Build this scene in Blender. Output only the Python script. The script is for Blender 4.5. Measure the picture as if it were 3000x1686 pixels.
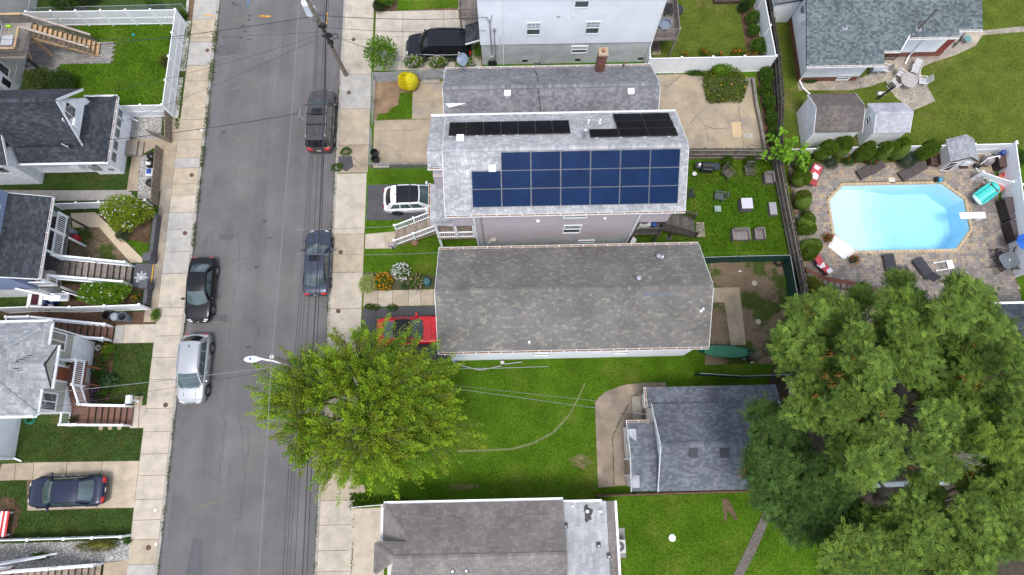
import bpy, math, random
import numpy as np
from mathutils import Vector, Matrix
for o in list(bpy.data.objects): bpy.data.objects.remove(o)
S = bpy.context.scene
C = S.collection
R = random.Random(7)
NR = np.random.default_rng(7)
rad = math.radians
# ---------------------------------------------------------------- camera, sky, sun, exposure
FPX, TILT, HCAM, YAW = 1920.0, rad(14.8), 43.5, rad(1.24)   # survey of the photograph; the road runs along +Y
cam = bpy.data.cameras.new('camera'); cam.lens = FPX/3000*36; cam.sensor_width = 36
cam.clip_start = 1; cam.clip_end = 3000
co = bpy.data.objects.new('camera', cam); C.objects.link(co)
co.location = (0, 0, HCAM); co.rotation_euler = (TILT, 0, -YAW); S.camera = co
S.render.resolution_x = 1024; S.render.resolution_y = 575
SUN_EL, SUN_AZ = rad(71), rad(186)       # high, soft, from the bottom of the picture
w = bpy.data.worlds.new('World'); S.world = w; w.use_nodes = True
nt = w.node_tree; nt.nodes.clear()
sky = nt.nodes.new('ShaderNodeTexSky'); sky.sky_type = 'NISHITA'; sky.sun_disc = False
sky.sun_elevation = SUN_EL; sky.sun_rotation = SUN_AZ; sky.dust_density = 1.6; sky.air_density = 1.0; sky.ozone_density = 1.0
hs = nt.nodes.new('ShaderNodeHueSaturation'); hs.inputs['Saturation'].default_value = 0.5
bg = nt.nodes.new('ShaderNodeBackground'); bg.inputs[1].default_value = 0.15
wo = nt.nodes.new('ShaderNodeOutputWorld')
nt.links.new(sky.outputs[0], hs.inputs['Color']); nt.links.new(hs.outputs[0], bg.inputs[0]); nt.links.new(bg.outputs[0], wo.inputs[0])
sl = bpy.data.lights.new('sun', 'SUN'); sl.energy = 1.2; sl.angle = rad(16); sl.color = (1, .975, .94)
so = bpy.data.objects.new('sun', sl); C.objects.link(so)
so.rotation_euler = (Vector((math.sin(SUN_AZ)*math.cos(SUN_EL), math.cos(SUN_AZ)*math.cos(SUN_EL), math.sin(SUN_EL)))).to_track_quat('Z', 'Y').to_euler()
so.location = (0, -20, 60)
S.view_settings.view_transform = 'Standard'; S.view_settings.look = 'None'
S.view_settings.exposure = 0.94; S.view_settings.gamma = 1; S.view_settings.use_curve_mapping = False
S.render.engine = 'CYCLES'
S.cycles.max_bounces = 6; S.cycles.transparent_max_bounces = 12
# ---------------------------------------------------------------- survey: point of the plan at height z seen in a detail sheet of the photograph
TL = {0:(0,0,1),1:(0,0,.3868),2:(0,540,.29),3:(0,900,.29),4:(0,1280,.2803),5:(500,0,.3868),6:(500,540,.3176),7:(1050,0,.3454),8:(1650,0,.3454),9:(2250,0,.3453),10:(1050,480,.4143),11:(1650,300,.3453),12:(2250,380,.3592),13:(700,900,.4143),14:(1650,700,.3453),15:(1650,1080,.4184),16:(2150,780,.626),17:(900,1380,.3688)}
def q(n, x, y, z=0.0):
    a, b, s = TL[n]; X = a+x*s-1500; Y = 843-(b+y*s)
    dy = Y*math.cos(TILT)+FPX*math.sin(TILT); dz = Y*math.sin(TILT)-FPX*math.cos(TILT)
    k = (z-HCAM)/dz; X *= k; Y = dy*k
    return (X*math.cos(YAW)+Y*math.sin(YAW), -X*math.sin(YAW)+Y*math.cos(YAW))
def q3(n, x, y, z=0.0): return (*q(n, x, y, z), z)
# ---------------------------------------------------------------- materials
MATS = {}
def mat(name, col=None, rough=.85, var=.18, scale=2.0, fine=.12, fscale=40, bump=0.0, bscale=50, tint=False, col2=None, c2scale=.35, c2lo=.45, c2hi=.6, metal=0.0, spec=.4, coat=0.0, rnd=0.0, trans=0.0, detail=6, streak=0.0):
    if name in MATS: return MATS[name]
    m = bpy.data.materials.new(name); m.use_nodes = True; n = m.node_tree.nodes; l = m.node_tree.links
    n.clear(); out = n.new('ShaderNodeOutputMaterial'); b = n.new('ShaderNodeBsdfPrincipled')
    b.inputs['Roughness'].default_value = rough; b.inputs['Metallic'].default_value = metal
    b.inputs['Specular IOR Level'].default_value = spec; b.inputs['Coat Weight'].default_value = coat; b.inputs['Coat Roughness'].default_value = .04
    geo = n.new('ShaderNodeNewGeometry'); pos = geo.outputs['Position']
    def noise(sc, d=detail):
        t = n.new('ShaderNodeTexNoise'); t.inputs['Scale'].default_value = sc; t.inputs['Detail'].default_value = d; t.inputs['Roughness'].default_value = .6
        l.new(pos, t.inputs['Vector']); return t.outputs['Fac']
    def mrange(x, lo, hi, a, c):
        r = n.new('ShaderNodeMapRange'); r.inputs[1].default_value = lo; r.inputs[2].default_value = hi; r.inputs[3].default_value = a; r.inputs[4].default_value = c
        l.new(x, r.inputs[0]); return r.outputs[0]
    def mul(a, c):
        x = n.new('ShaderNodeMix'); x.data_type = 'RGBA'; x.blend_type = 'MULTIPLY'; x.inputs[0].default_value = 1
        l.new(a, x.inputs[6])
        l.new(c, x.inputs[7]); return x.outputs[2]
    rgb = n.new('ShaderNodeRGB'); rgb.outputs[0].default_value = (*col, 1); cur = rgb.outputs[0]
    if col2:
        x = n.new('ShaderNodeMix'); x.data_type = 'RGBA'; l.new(mrange(noise(c2scale, 9), c2lo, c2hi, 0, 1), x.inputs[0]); l.new(cur, x.inputs[6]); x.inputs[7].default_value = (*col2, 1); cur = x.outputs[2]
    if tint:
        a = n.new('ShaderNodeAttribute'); a.attribute_name = 'tint'; cur = mul(cur, a.outputs['Color'])
    if var: cur = mul(cur, mrange(noise(scale), .3, .7, 1-var, 1+var))
    if fine: cur = mul(cur, mrange(noise(fscale, 3), .3, .7, 1-fine, 1+fine))
    if streak:
        mp = n.new('ShaderNodeMapping'); mp.inputs['Scale'].default_value = (1.1,.045,1); l.new(pos, mp.inputs['Vector']); t = n.new('ShaderNodeTexNoise'); t.inputs['Scale'].default_value = 1.0; t.inputs['Detail'].default_value = 5; l.new(mp.outputs[0], t.inputs['Vector']); cur = mul(cur, mrange(t.outputs['Fac'], .3, .7, 1-streak, 1+streak))
    if rnd:
        oi = n.new('ShaderNodeObjectInfo'); cur = mul(cur, mrange(oi.outputs['Random'], 0, 1, 1-rnd, 1+rnd))
    l.new(cur, b.inputs['Base Color'])
    if bump:
        bp = n.new('ShaderNodeBump'); bp.inputs['Strength'].default_value = bump; bp.inputs['Distance'].default_value = .02
        l.new(noise(bscale, 4), bp.inputs['Height']); l.new(bp.outputs[0], b.inputs['Normal'])
    sh = b.outputs[0]
    if trans:
        t = n.new('ShaderNodeBsdfTranslucent'); l.new(cur, t.inputs[0]); mx = n.new('ShaderNodeMixShader'); mx.inputs[0].default_value = trans
        l.new(sh, mx.inputs[1]); l.new(t.outputs[0], mx.inputs[2]); sh = mx.outputs[0]
    l.new(sh, out.inputs[0]); MATS[name] = m; return m
def glassmat(name, col, rough=.04, spec=.9):
    return mat(name, col, rough=rough, var=.25, scale=1.2, fine=0, spec=spec, coat=.6)
# ---------------------------------------------------------------- mesh collector
def nrm(v):
    v = Vector(v); return v.normalized()
class MB:
    def __init__(s): s.v = []; s.f = []; s.c = []; s.t = None
    def add(s, vs, fs):
        o = len(s.v); s.v += [tuple(p) for p in vs]; s.f += [tuple(o+i for i in f) for f in fs]; s.c += [s.t]*len(fs); return s
    def poly(s, *p): return s.add(p, [tuple(range(len(p)))])
    def box(s, x0, y0, z0, x1, y1, z1):
        return s.add([(x0,y0,z0),(x1,y0,z0),(x1,y1,z0),(x0,y1,z0),(x0,y0,z1),(x1,y0,z1),(x1,y1,z1),(x0,y1,z1)], [(3,2,1,0),(4,5,6,7),(0,1,5,4),(1,2,6,5),(2,3,7,6),(3,0,4,7)])
    def cbox(s, c, d): return s.box(c[0]-d[0]/2, c[1]-d[1]/2, c[2]-d[2]/2, c[0]+d[0]/2, c[1]+d[1]/2, c[2]+d[2]/2)
    def beam(s, p, r, wd, h, up=(0,0,1)):
        p, r = Vector(p), Vector(r); d = (r-p).normalized(); u = Vector(up)
        if abs(d.dot(u)) > .98: u = Vector((0,1,0))
        a = d.cross(u).normalized(); b = a.cross(d); a *= wd/2; b *= h/2
        return s.add([p-a-b,p+a-b,p+a+b,p-a+b,r-a-b,r+a-b,r+a+b,r-a+b], [(0,1,2,3),(7,6,5,4),(0,4,5,1),(1,5,6,2),(2,6,7,3),(3,7,4,0)])
    def cyl(s, p, r, r0, r1=None, n=10, caps=True):
        r1 = r0 if r1 is None else r1; p, r = Vector(p), Vector(r); d = (r-p).normalized(); u = Vector((0,0,1)) if abs(d.z) < .9 else Vector((1,0,0))
        a = d.cross(u).normalized(); b = d.cross(a); vs = []
        for i in range(n):
            t = 2*math.pi*i/n; vs.append(p+(a*math.cos(t)+b*math.sin(t))*r0)
        for i in range(n):
            t = 2*math.pi*i/n; vs.append(r+(a*math.cos(t)+b*math.sin(t))*r1)
        fs = [(i, (i+1) % n, n+(i+1) % n, n+i) for i in range(n)]
        if caps: fs += [tuple(range(n))[::-1], tuple(range(n, 2*n))]
        return s.add(vs, fs)
    def tube(s, pts, r, n=6, r1=None):
        for i in range(len(pts)-1):
            k0, k1 = i/(len(pts)-1), (i+1)/(len(pts)-1); e = r if r1 is None else r1
            s.cyl(pts[i], pts[i+1], r+(e-r)*k0, r+(e-r)*k1, n, caps=True)
        return s
    def ell(s, c, r, nu=14, nv=8, v0=0.0):
        vs = []
        for j in range(nv+1):
            ph = math.pi*(v0+(1-v0)*j/nv)-math.pi/2
            for i in range(nu):
                t = 2*math.pi*i/nu; vs.append((c[0]+r[0]*math.cos(ph)*math.cos(t), c[1]+r[1]*math.cos(ph)*math.sin(t), c[2]+r[2]*math.sin(ph)))
        return s.add(vs, [(j*nu+i, j*nu+(i+1) % nu, (j+1)*nu+(i+1) % nu, (j+1)*nu+i) for j in range(nv) for i in range(nu)])
    def prism(s, pts, z0, z1):
        n = len(pts); a = sum(pts[i][0]*pts[(i+1) % n][1]-pts[(i+1) % n][0]*pts[i][1] for i in range(n))
        if a < 0: pts = pts[::-1]
        return s.add([(x,y,z0) for x,y in pts]+[(x,y,z1) for x,y in pts], [tuple(range(n))[::-1], tuple(range(n,2*n))]+[(i,(i+1) % n,n+(i+1) % n,n+i) for i in range(n)])
    def torus(s, c, R0, r, n=16, m=6, ax='z'):
        vs = []
        for i in range(n):
            t = 2*math.pi*i/n
            for j in range(m):
                p = 2*math.pi*j/m; rr = R0+r*math.cos(p); x, y, z = rr*math.cos(t), rr*math.sin(t), r*math.sin(p)
                if ax == 'y': x, y, z = x, z, y
                if ax == 'x': x, y, z = z, x, y
                vs.append((c[0]+x, c[1]+y, c[2]+z))
        return s.add(vs, [(i*m+j, ((i+1) % n)*m+j, ((i+1) % n)*m+(j+1) % m, i*m+(j+1) % m) for i in range(n) for j in range(m)])
    def mesh(s, name, m, smooth=False, org=(0,0,0)):
        me = bpy.data.meshes.new(name)
        me.from_pydata([(x-org[0], y-org[1], z-org[2]) for x,y,z in s.v], [], s.f)
        if any(c is not None for c in s.c):
            at = me.attributes.new('tint', 'FLOAT_COLOR', 'FACE')
            at.data.foreach_set('color', np.array([(*(c or (1,1,1)), 1) for c in s.c], dtype=np.float32).ravel())
        if m: me.materials.append(m)
        if smooth: me.polygons.foreach_set('use_smooth', [True]*len(me.polygons))
        return me
ORG = {}
def tag(o, label=None, cat=None, group=None, kind=None):
    if label: o['label'] = label
    if cat: o['category'] = cat
    if group: o['group'] = group
    if kind: o['kind'] = kind
    return o
def thing(name, label, cat, loc=(0,0,0), rz=0.0, group=None):
    o = bpy.data.objects.new(name, None); C.objects.link(o); o.location = (loc[0], loc[1], loc[2] if len(loc) > 2 else 0); o.rotation_euler = (0,0,rz)
    o.empty_display_size = .2; ORG[o.name] = tuple(o.location); return tag(o, label, cat, group)
def B(mb, name, m, parent=None, smooth=False, local=False, label=None, cat=None, group=None, kind=None):
    """link a collected mesh as ONE object; world coordinates unless local"""
    org = (0,0,0) if (local or parent is None) else ORG[parent.name]
    o = bpy.data.objects.new(name, mb.mesh(name, m, smooth, org)); C.objects.link(o)
    if parent is not None: o.parent = parent
    ORG[o.name] = org
    return tag(o, label, cat, group, kind)
def piece(me, name, parent, loc, rz=0.0, rot=None, sc=None):
    o = bpy.data.objects.new(name, me); C.objects.link(o); g = ORG[parent.name]; o.parent = parent
    o.location = (loc[0]-g[0], loc[1]-g[1], loc[2]-g[2]); o.rotation_euler = rot or (0,0,rz)
    if sc: o.scale = sc
    return o
def dup(root, loc, rz, label=None, group=None):
    def cp(o, par):
        c = o.copy(); C.objects.link(c); c.parent = par
        for ch in o.children: cp(ch, c)
        return c
    r = cp(root, None); r.location = loc; r.rotation_euler = (0,0,rz)
    return tag(r, label, None, group)
def struct(mb, name, m, parent=None, kind='structure'):
    return B(mb, name, m, parent, kind=None if parent else kind)
def npmesh(name, V, F, cols, m, parent=None, org=(0,0,0)):
    """fast mesh from arrays; F is (n,4) or (n,3); cols per face"""
    me = bpy.data.meshes.new(name); V = np.asarray(V, np.float32)-np.asarray(org, np.float32); nF, k = F.shape
    me.vertices.add(len(V)); me.vertices.foreach_set('co', V.ravel()); me.loops.add(nF*k); me.loops.foreach_set('vertex_index', F.ravel().astype(np.int32))
    me.polygons.add(nF); me.polygons.foreach_set('loop_start', np.arange(0, nF*k, k, dtype=np.int32)); 
    me.update(calc_edges=True)
    if cols is not None:
        at = me.attributes.new('tint', 'FLOAT_COLOR', 'FACE'); at.data.foreach_set('color', np.concatenate([cols, np.ones((nF,1))], 1).astype(np.float32).ravel())
    me.materials.append(m)
    o = bpy.data.objects.new(name, me); C.objects.link(o)
    if parent is not None: o.parent = parent
    ORG[o.name] = tuple(org); return o
# ---------------------------------------------------------------- courses of shingles, siding or bricks on a flat polygon (first edge level, at the bottom)
def frame_of(poly):
    P = [Vector(p) for p in poly]; e = (P[1]-P[0]).normalized(); n = Vector((0,0,0))
    for i in range(1, len(P)-1): n += (P[i]-P[0]).cross(P[i+1]-P[0])
    n.normalize()
    s = n.cross(e); return P[0], e, s, n
def span(pts, b):
    xs = []
    for i in range(len(pts)):
        (a0,b0),(a1,b1) = pts[i], pts[(i+1) % len(pts)]
        if (b0-b)*(b1-b) <= 0 and abs(b1-b0) > 1e-6: xs.append(a0+(a1-a0)*(b-b0)/(b1-b0))
    return (min(xs), max(xs)) if len(xs) >= 2 else None
def courses(mb, poly, exp=.145, tab=.235, lift=.014, cols=None, gap=.008, off=.5, jit=.3, head=.003, holes=()):
    o, e, s, n = frame_of(poly); pts = [((Vector(p)-o).dot(e), (Vector(p)-o).dot(s)) for p in poly]
    bmax = max(p[1] for p in pts); k = 0; b = 0.0
    while b < bmax-.01:
        t = min(b+exp, bmax); i0, i1 = span(pts, b+1e-4), span(pts, t-1e-4)
        if i0 and i1:
            lo, hi = min(i0[0], i1[0]), max(i0[1], i1[1])
            if tab is None: cuts = [lo, hi]
            else:
                a = lo-tab*(off*(k % 2)+jit*R.random()); cuts = [lo]
                while a < hi:
                    a += tab*(R.uniform(.75,1.25) if jit else 1)
                    if lo+.05 < a < hi-.05: cuts.append(a)
                cuts.append(hi)
            for a, c in zip(cuts, cuts[1:]):
                c -= gap if tab else 0
                a0, c0, a1, c1 = max(a, i0[0]), min(c, i0[1]), max(a, i1[0]), min(c, i1[1])
                if c0-a0 < .004 and c1-a1 < .004: continue
                if c0 < a0: a0 = c0 = (a0+c0)/2
                if c1 < a1: a1 = c1 = (a1+c1)/2
                L = lift*(1 if tab is None else R.uniform(.7,1.3))
                p = [o+e*a0+s*b+n*L, o+e*c0+s*b+n*L, o+e*c1+s*t+n*head, o+e*a1+s*t+n*head, o+e*a0+s*b, o+e*c0+s*b]
                mb.t = R.choice(cols) if cols else None
                mb.add(p, [(0,1,2,3),(4,5,1,0)])
        b += exp; k += 1
    mb.t = None; return mb
def slab(mb, poly, th=.12):
    o, e, s, n = frame_of(poly); P = [Vector(p) for p in poly]; k = len(P)
    return mb.add([p-n*.002 for p in P]+[p-n*th for p in P], [tuple(range(k)), tuple(range(k,2*k))[::-1]]+[(i,k+i,k+(i+1) % k,(i+1) % k) for i in range(k)])
def roof(parent, polys, base, shm, cols, label=None, th=.12, **kw):
    m = MB()
    for p in polys: slab(m, p, th)
    r = B(m, 'roof', base, parent, label=label); g = MB()
    for p in polys: courses(g, p, cols=cols, **kw)
    B(g, 'shingles', shm, r, kind='stuff'); return r
def cap_row(mb, p, r, wd=.3, exp=.2, cols=None, lift=.02, drop=.05):
    """ridge or hip caps from p to r"""
    p, r = Vector(p), Vector(r); d = r-p; L = d.length; d.normalize(); a = d.cross(Vector((0,0,1))).normalized(); k = max(1, int(L/exp))
    for i in range(k):
        x, y = p+d*(L*i/k), p+d*(L*(i+1)/k+.01); z0, z1 = lift+.014, lift; dn = Vector((0,0,-drop)); U = Vector((0,0,1))
        mb.t = R.choice(cols) if cols else None
        mb.add([x-a*wd/2+dn+U*z0, x+U*(z0+.01), x+a*wd/2+dn+U*z0, y-a*wd/2+dn+U*z1, y+U*(z1+.01), y+a*wd/2+dn+U*z1, x-a*wd/2+dn, x, x+a*wd/2+dn], [(0,1,4,3),(1,2,5,4),(6,7,1,0),(7,8,2,1)])
    mb.t = None; return mb
def wallpoly(p, r, z0, z1):    # wall from p to r seen with the outside on the right of the walk p->r
    return [(p[0],p[1],z0),(r[0],r[1],z0),(r[0],r[1],z1),(p[0],p[1],z1)]
# ---------------------------------------------------------------- palette
WHITE = mat('white_vinyl', (.86,.87,.89), rough=.45, var=.06, fine=.03)
WPAINT = mat('white_paint', (.84,.85,.87), rough=.6, var=.12, fine=.06)
SIDW = mat('white_siding', (.80,.825,.87), rough=.6, var=.07, scale=.6, fine=.04)
SIDM = mat('mauve_siding', (.46,.41,.43), rough=.6, var=.07, scale=.6, fine=.04)
SIDB = mat('blue_siding', (.22,.27,.42), rough=.6, var=.07, fine=.04)
SIDG = mat('sage_siding', (.40,.41,.36), rough=.6, var=.07, fine=.04)
SIDC = mat('cream_siding', (.66,.62,.58), rough=.65, var=.08, fine=.04)
BLOCK = mat('painted_block', (.52,.53,.53), rough=.85, var=.2, scale=1.1, fine=.1, bump=.3)
BRICK = mat('red_brick', (.19,.095,.075), rough=.9, var=.2, fine=.2, fscale=20, tint=True)
UNDER = mat('roof_underlay', (.05,.05,.055), rough=.95)
SHING = mat('asphalt_shingle', (1,1,1), spec=.12, rough=.92, var=.2, scale=.6, fine=.22, streak=.07, fscale=70, tint=True, bump=.25, bscale=120)
CONC = mat('concrete', (.43,.39,.335), spec=.2, rough=.9, var=.16, scale=1.6, fine=.1, fscale=60, tint=True, bump=.15, bscale=90, col2=(.31,.29,.265), c2scale=.7, c2lo=.5, c2hi=.75)
CONCT = mat('tan_concrete', (.36,.29,.205), spec=.2, rough=.9, var=.2, scale=.9, fine=.12, fscale=50, bump=.2, col2=(.22,.20,.175), c2scale=.35, c2lo=.48, c2hi=.68)
CONCD = mat('stained_concrete', (.24,.19,.145), rough=.9, var=.3, scale=.8, fine=.12, fscale=50, bump=.2, col2=(.38,.30,.22), c2scale=.3, c2lo=.55, c2hi=.7)
ASPH = mat('asphalt', (.126,.120,.1205), spec=.2, streak=.11, rough=.88, var=.16, scale=.35, fine=.25, fscale=26, bump=.35, bscale=110, col2=(.15,.142,.138), c2scale=.14, c2lo=.45, c2hi=.7)
ASPHD = mat('dark_asphalt', (.07,.07,.075), rough=.85, var=.2, scale=1, fine=.3, fscale=30, bump=.3)
LAWN = mat('lawn', spec=.05, col=(.062,.128,.008), rough=.95, var=.28, scale=.55, fine=.4, fscale=9, bump=.9, bscale=22, col2=(.095,.112,.018), c2scale=.28, c2lo=.52, c2hi=.72)
LAWND = mat('dark_lawn', spec=.05, col=(.040,.070,.016), rough=.95, var=.25, scale=1.1, fine=.4, fscale=9, bump=.9, bscale=22, col2=(.06,.065,.02), c2scale=.5, c2lo=.52, c2hi=.7)
LAWNY = mat('dry_lawn', spec=.05, col=(.088,.118,.018), rough=.95, var=.25, scale=.8, fine=.35, fscale=9, bump=.9, bscale=22, col2=(.21,.165,.07), c2scale=.22, c2lo=.57, c2hi=.74)
LAWNP = mat('patchy_yard', spec=.05, col=(.19,.14,.095), rough=.95, var=.2, scale=1, fine=.3, fscale=12, bump=.6, bscale=30, col2=(.06,.085,.02), c2scale=.55, c2lo=.49, c2hi=.56)
DIRT = mat('bare_soil', spec=.05, col=(.15,.10,.065), rough=.95, var=.25, scale=1.5, fine=.35, fscale=14, bump=.6, bscale=30)
MULCH = mat('mulch', spec=.05, col=(.10,.062,.042), rough=.95, var=.3, scale=2, fine=.5, fscale=18, bump=.9, bscale=30)
GRASS = mat('grass_blades', (1,1,1), spec=.04, rough=.9, var=.2, scale=.7, fine=0, tint=True, trans=.3)
LEAF = mat('leaf', (1,1,1), rough=.7, var=0, fine=0, tint=True, trans=.38, spec=.12)
BARK = mat('bark', (.13,.10,.075), rough=.95, var=.3, scale=5, fine=.3, bump=.6)
WOODG = mat('weathered_wood', (.20,.17,.15), rough=.9, var=.3, scale=4, fine=.2, rnd=.22)
WOODD = mat('dark_weathered_wood', (.095,.083,.075), rough=.9, var=.3, scale=4, fine=.2, rnd=.25)
WOODT = mat('tan_wood', (.46,.30,.17), rough=.85, var=.25, scale=4, fine=.15, rnd=.15)
WOODB = mat('brown_deck', (.155,.080,.060), rough=.75, var=.15, scale=3, fine=.1, rnd=.1)
WOODGB = mat('greybrown_wood', (.24,.19,.15), rough=.9, var=.3, scale=4, fine=.2, rnd=.18)
METAL = mat('galvanised_metal', (.42,.43,.45), rough=.45, metal=.7, var=.15)
GMET = mat('grey_metal', (.36,.37,.38), rough=.5, metal=.3, var=.15)
BLACK = mat('black_plastic', (.022,.022,.025), rough=.5, var=.15)
DARK = mat('dark_gap', (.02,.018,.017), rough=.9)
GLASS = glassmat('window_glass', (.09,.11,.11)); GLASSD = glassmat('dark_glass', (.03,.035,.04))
BLIND = glassmat('blind_behind_glass', (.40,.46,.47), rough=.12, spec=.6)
RED = mat('red_paint', (.55,.03,.025), rough=.4, var=.08); BLUE = mat('blue_plastic', (.03,.07,.28), rough=.45)
DEBRIS = mat('gutter_debris', (.22,.12,.06), rough=.95, var=.4, scale=6, fine=.4)
GREYSH = [(.145,.138,.135),(.165,.155,.15),(.125,.12,.12),(.185,.172,.155),(.15,.145,.14),(.235,.225,.19)]
# ---------------------------------------------------------------- building parts
DIRS = {'S':((1,0,0),(0,-1,0)),'N':((-1,0,0),(0,1,0)),'E':((0,1,0),(1,0,0)),'W':((0,-1,0),(-1,0,0))}
def fbox(mb, c, d, a0, z0, a1, z1, n0, n1):
    r, n = DIRS[d]; xs = [c[0]+r[0]*a+n[0]*k for a in (a0,a1) for k in (n0,n1)]; ys = [c[1]+r[1]*a+n[1]*k for a in (a0,a1) for k in (n0,n1)]
    return mb.box(min(xs), min(ys), c[2]+z0, max(xs), max(ys), c[2]+z1)
def window(parent, c, d, w=.9, h=1.35, muntins=True, glass=None, m=None, name='window', lower=None):
    g = glass or GLASS; f = MB(); t = .085
    fbox(f,c,d,-w/2-t,-h/2-t,w/2+t,-h/2,.0,.055); fbox(f,c,d,-w/2-t,h/2,w/2+t,h/2+t,.0,.055)
    fbox(f,c,d,-w/2-t,-h/2,-w/2,h/2,.0,.05); fbox(f,c,d,w/2,-h/2,w/2+t,h/2,.0,.05); fbox(f,c,d,-w/2,-.025,w/2,.025,.0,.045)
    if muntins:
        for i in (1,2): fbox(f,c,d,-w/2+w*i/3-.012,.025,-w/2+w*i/3+.012,h/2,.0,.034)
        fbox(f,c,d,-w/2,h/4-.012,w/2,h/4+.012,.0,.032)
    o = B(f, name, m or WHITE, parent)
    p = MB(); fbox(p,c,d,-w/2,.025,w/2,h/2,.004,.02); B(p,'pane',BLIND if lower is None else g,o)
    p = MB(); fbox(p,c,d,-w/2,-h/2,w/2,-.025,.004,.016); B(p,'pane',g,o)
    return o
def slider(parent, c, d, w=1.6, h=1.2, n=2, glass=None):
    f = MB(); t = .08; g = glass or GLASS
    fbox(f,c,d,-w/2-t,-h/2-t,w/2+t,-h/2,.0,.055); fbox(f,c,d,-w/2-t,h/2,w/2+t,h/2+t,.0,.055)
    fbox(f,c,d,-w/2-t,-h/2,-w/2,h/2,.0,.05); fbox(f,c,d,w/2,-h/2,w/2+t,h/2,.0,.05)
    for i in range(1,n): fbox(f,c,d,-w/2+w*i/n-.03,-h/2,-w/2+w*i/n+.03,h/2,.0,.045)
    o = B(f,'window',WHITE,parent)
    for i in range(n):
        p = MB(); fbox(p,c,d,-w/2+w*i/n+.03*(i>0),-h/2,-w/2+w*(i+1)/n-.03*(i<n-1),h/2,.004,.018); B(p,'pane',g,o)
    return o
def gutter(parent, p, r, z, side, m=None, debris=True):
    """open trough from p to r at height z; side = unit 2D outward"""
    m = m or WHITE; p3, r3 = Vector((*p,z)), Vector((*r,z)); n = Vector((*side,0)); g = MB()
    g.beam(p3+n*.02-Vector((0,0,.05)), r3+n*.02-Vector((0,0,.05)), .012, .11); g.beam(p3+n*.14-Vector((0,0,.04)), r3+n*.14-Vector((0,0,.04)), .016, .11)
    g.beam(p3+n*.08-Vector((0,0,.10)), r3+n*.08-Vector((0,0,.10)), .12, .012); L = (r3-p3).length; d = (r3-p3).normalized()
    for i in range(int(L/.75)+1):
        a = p3+d*min(L-.02, .02+i*.75); g.beam(a+n*.01+Vector((0,0,.012)), a+n*.15+Vector((0,0,.012)), .03, .012)
    o = B(g,'gutter',m,parent)
    if debris:
        b = MB(); b.beam(p3+n*.08-Vector((0,0,.075)), r3+n*.08-Vector((0,0,.075)), .10, .03); B(b,'gutter_debris',DEBRIS,o)
    return o
def downspout(parent, pts, r=.045, m=None):
    g = MB()
    for a, b in zip(pts, pts[1:]): g.beam(a, b, r*2, r*1.6)
    return B(g,'downspout',m or WHITE,parent)
BAL = {}
def balmesh(h, w, m):
    k = (round(h,2), w, m.name)
    if k not in BAL: BAL[k] = MB().box(-w/2,-w/2,0,w/2,w/2,h).mesh('baluster', m)
    return BAL[k]
def railing(parent, p, r, h=.92, m=None, pitch=.125, posts=(True,True), bw=.035, rw=.07, post=.11, solid_top=True):
    m = m or WHITE; p, r = Vector(p), Vector(r); U = Vector((0,0,1)); g = MB()
    g.beam(p+U*h, r+U*h, rw, .06); o = B(g,'handrail',m,parent); B(MB().beam(p+U*.1, r+U*.1, rw*.8, .05),'bottom_rail',m,o)
    hd = (r-p); L = math.hypot(hd.x, hd.y); n = max(1, int(L/pitch)); bm = balmesh(h-.13, bw, m)
    for i in range(n):
        a = p+hd*((i+.5)/n); piece(bm,'baluster',o,(a.x,a.y,a.z+.11), math.atan2(hd.y,hd.x))
    for f, a in zip(posts,(p,r)):
        if f:
            k = MB(); k.box(a.x-post/2,a.y-post/2,a.z-.15,a.x+post/2,a.y+post/2,a.z+h+.08); k.box(a.x-post*.65,a.y-post*.65,a.z+h+.08,a.x+post*.65,a.y+post*.65,a.z+h+.12); B(k,'post',m,parent)
    return o
def stairs(parent, top, bot, width, n, m, riser=None, th=.05, string=True):
    """straight flight from top edge centre to bottom edge centre"""
    t, b = Vector(top), Vector(bot); d = Vector((b.x-t.x, b.y-t.y, 0)); L = d.length; d.normalize(); s = d.cross(Vector((0,0,1))); ang = math.atan2(d.y,d.x)
    run = L/n; rise = (t.z-b.z)/(n+1); me = MB().box(0,-width/2,-th,run+.03,width/2,0).box(.0,-width/2,-rise,.02,width/2,-th).mesh('step', m)
    for i in range(n):
        a = t+d*(run*i); piece(me,'step',parent,(a.x,a.y,t.z-rise*(i+1)),ang)
    if string:
        for k in (-1,1):
            g = MB(); e = s*(k*(width/2+.02)); g.beam(t+e-Vector((0,0,.22+rise)), b+e-Vector((0,0,.12))+Vector((0,0,.05)), .04, .26); B(g,'stringer',m,parent)
def deck(parent, x0, y0, x1, y1, z, m, along='x', bw=.14, under=.2):
    fr = MB(); 
    for a in ((x0,y0,x1,y0+.05),(x0,y1-.05,x1,y1),(x0,y0+.05,x0+.05,y1-.05),(x1-.05,y0+.05,x1,y1-.05)): fr.box(a[0],a[1],z-under,a[2],a[3],z-.032)
    o = B(fr,'deck_frame',m,parent); n = max(1, int(((y1-y0) if along=='x' else (x1-x0))/bw))
    for i in range(n):
        if along=='x':
            if i == 0: me = MB().box(0,0,0,x1-x0,(y1-y0)/n-.008,.03).mesh('deck_board', m)
            piece(me,'deck_board',o,(x0,y0+(y1-y0)*i/n,z-.03))
        else:
            if i == 0: me = MB().box(0,0,0,(x1-x0)/n-.008,y1-y0,.03).mesh('deck_board', m)
            piece(me,'deck_board',o,(x0+(x1-x0)*i/n,y0,z-.03))
    return o
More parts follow.
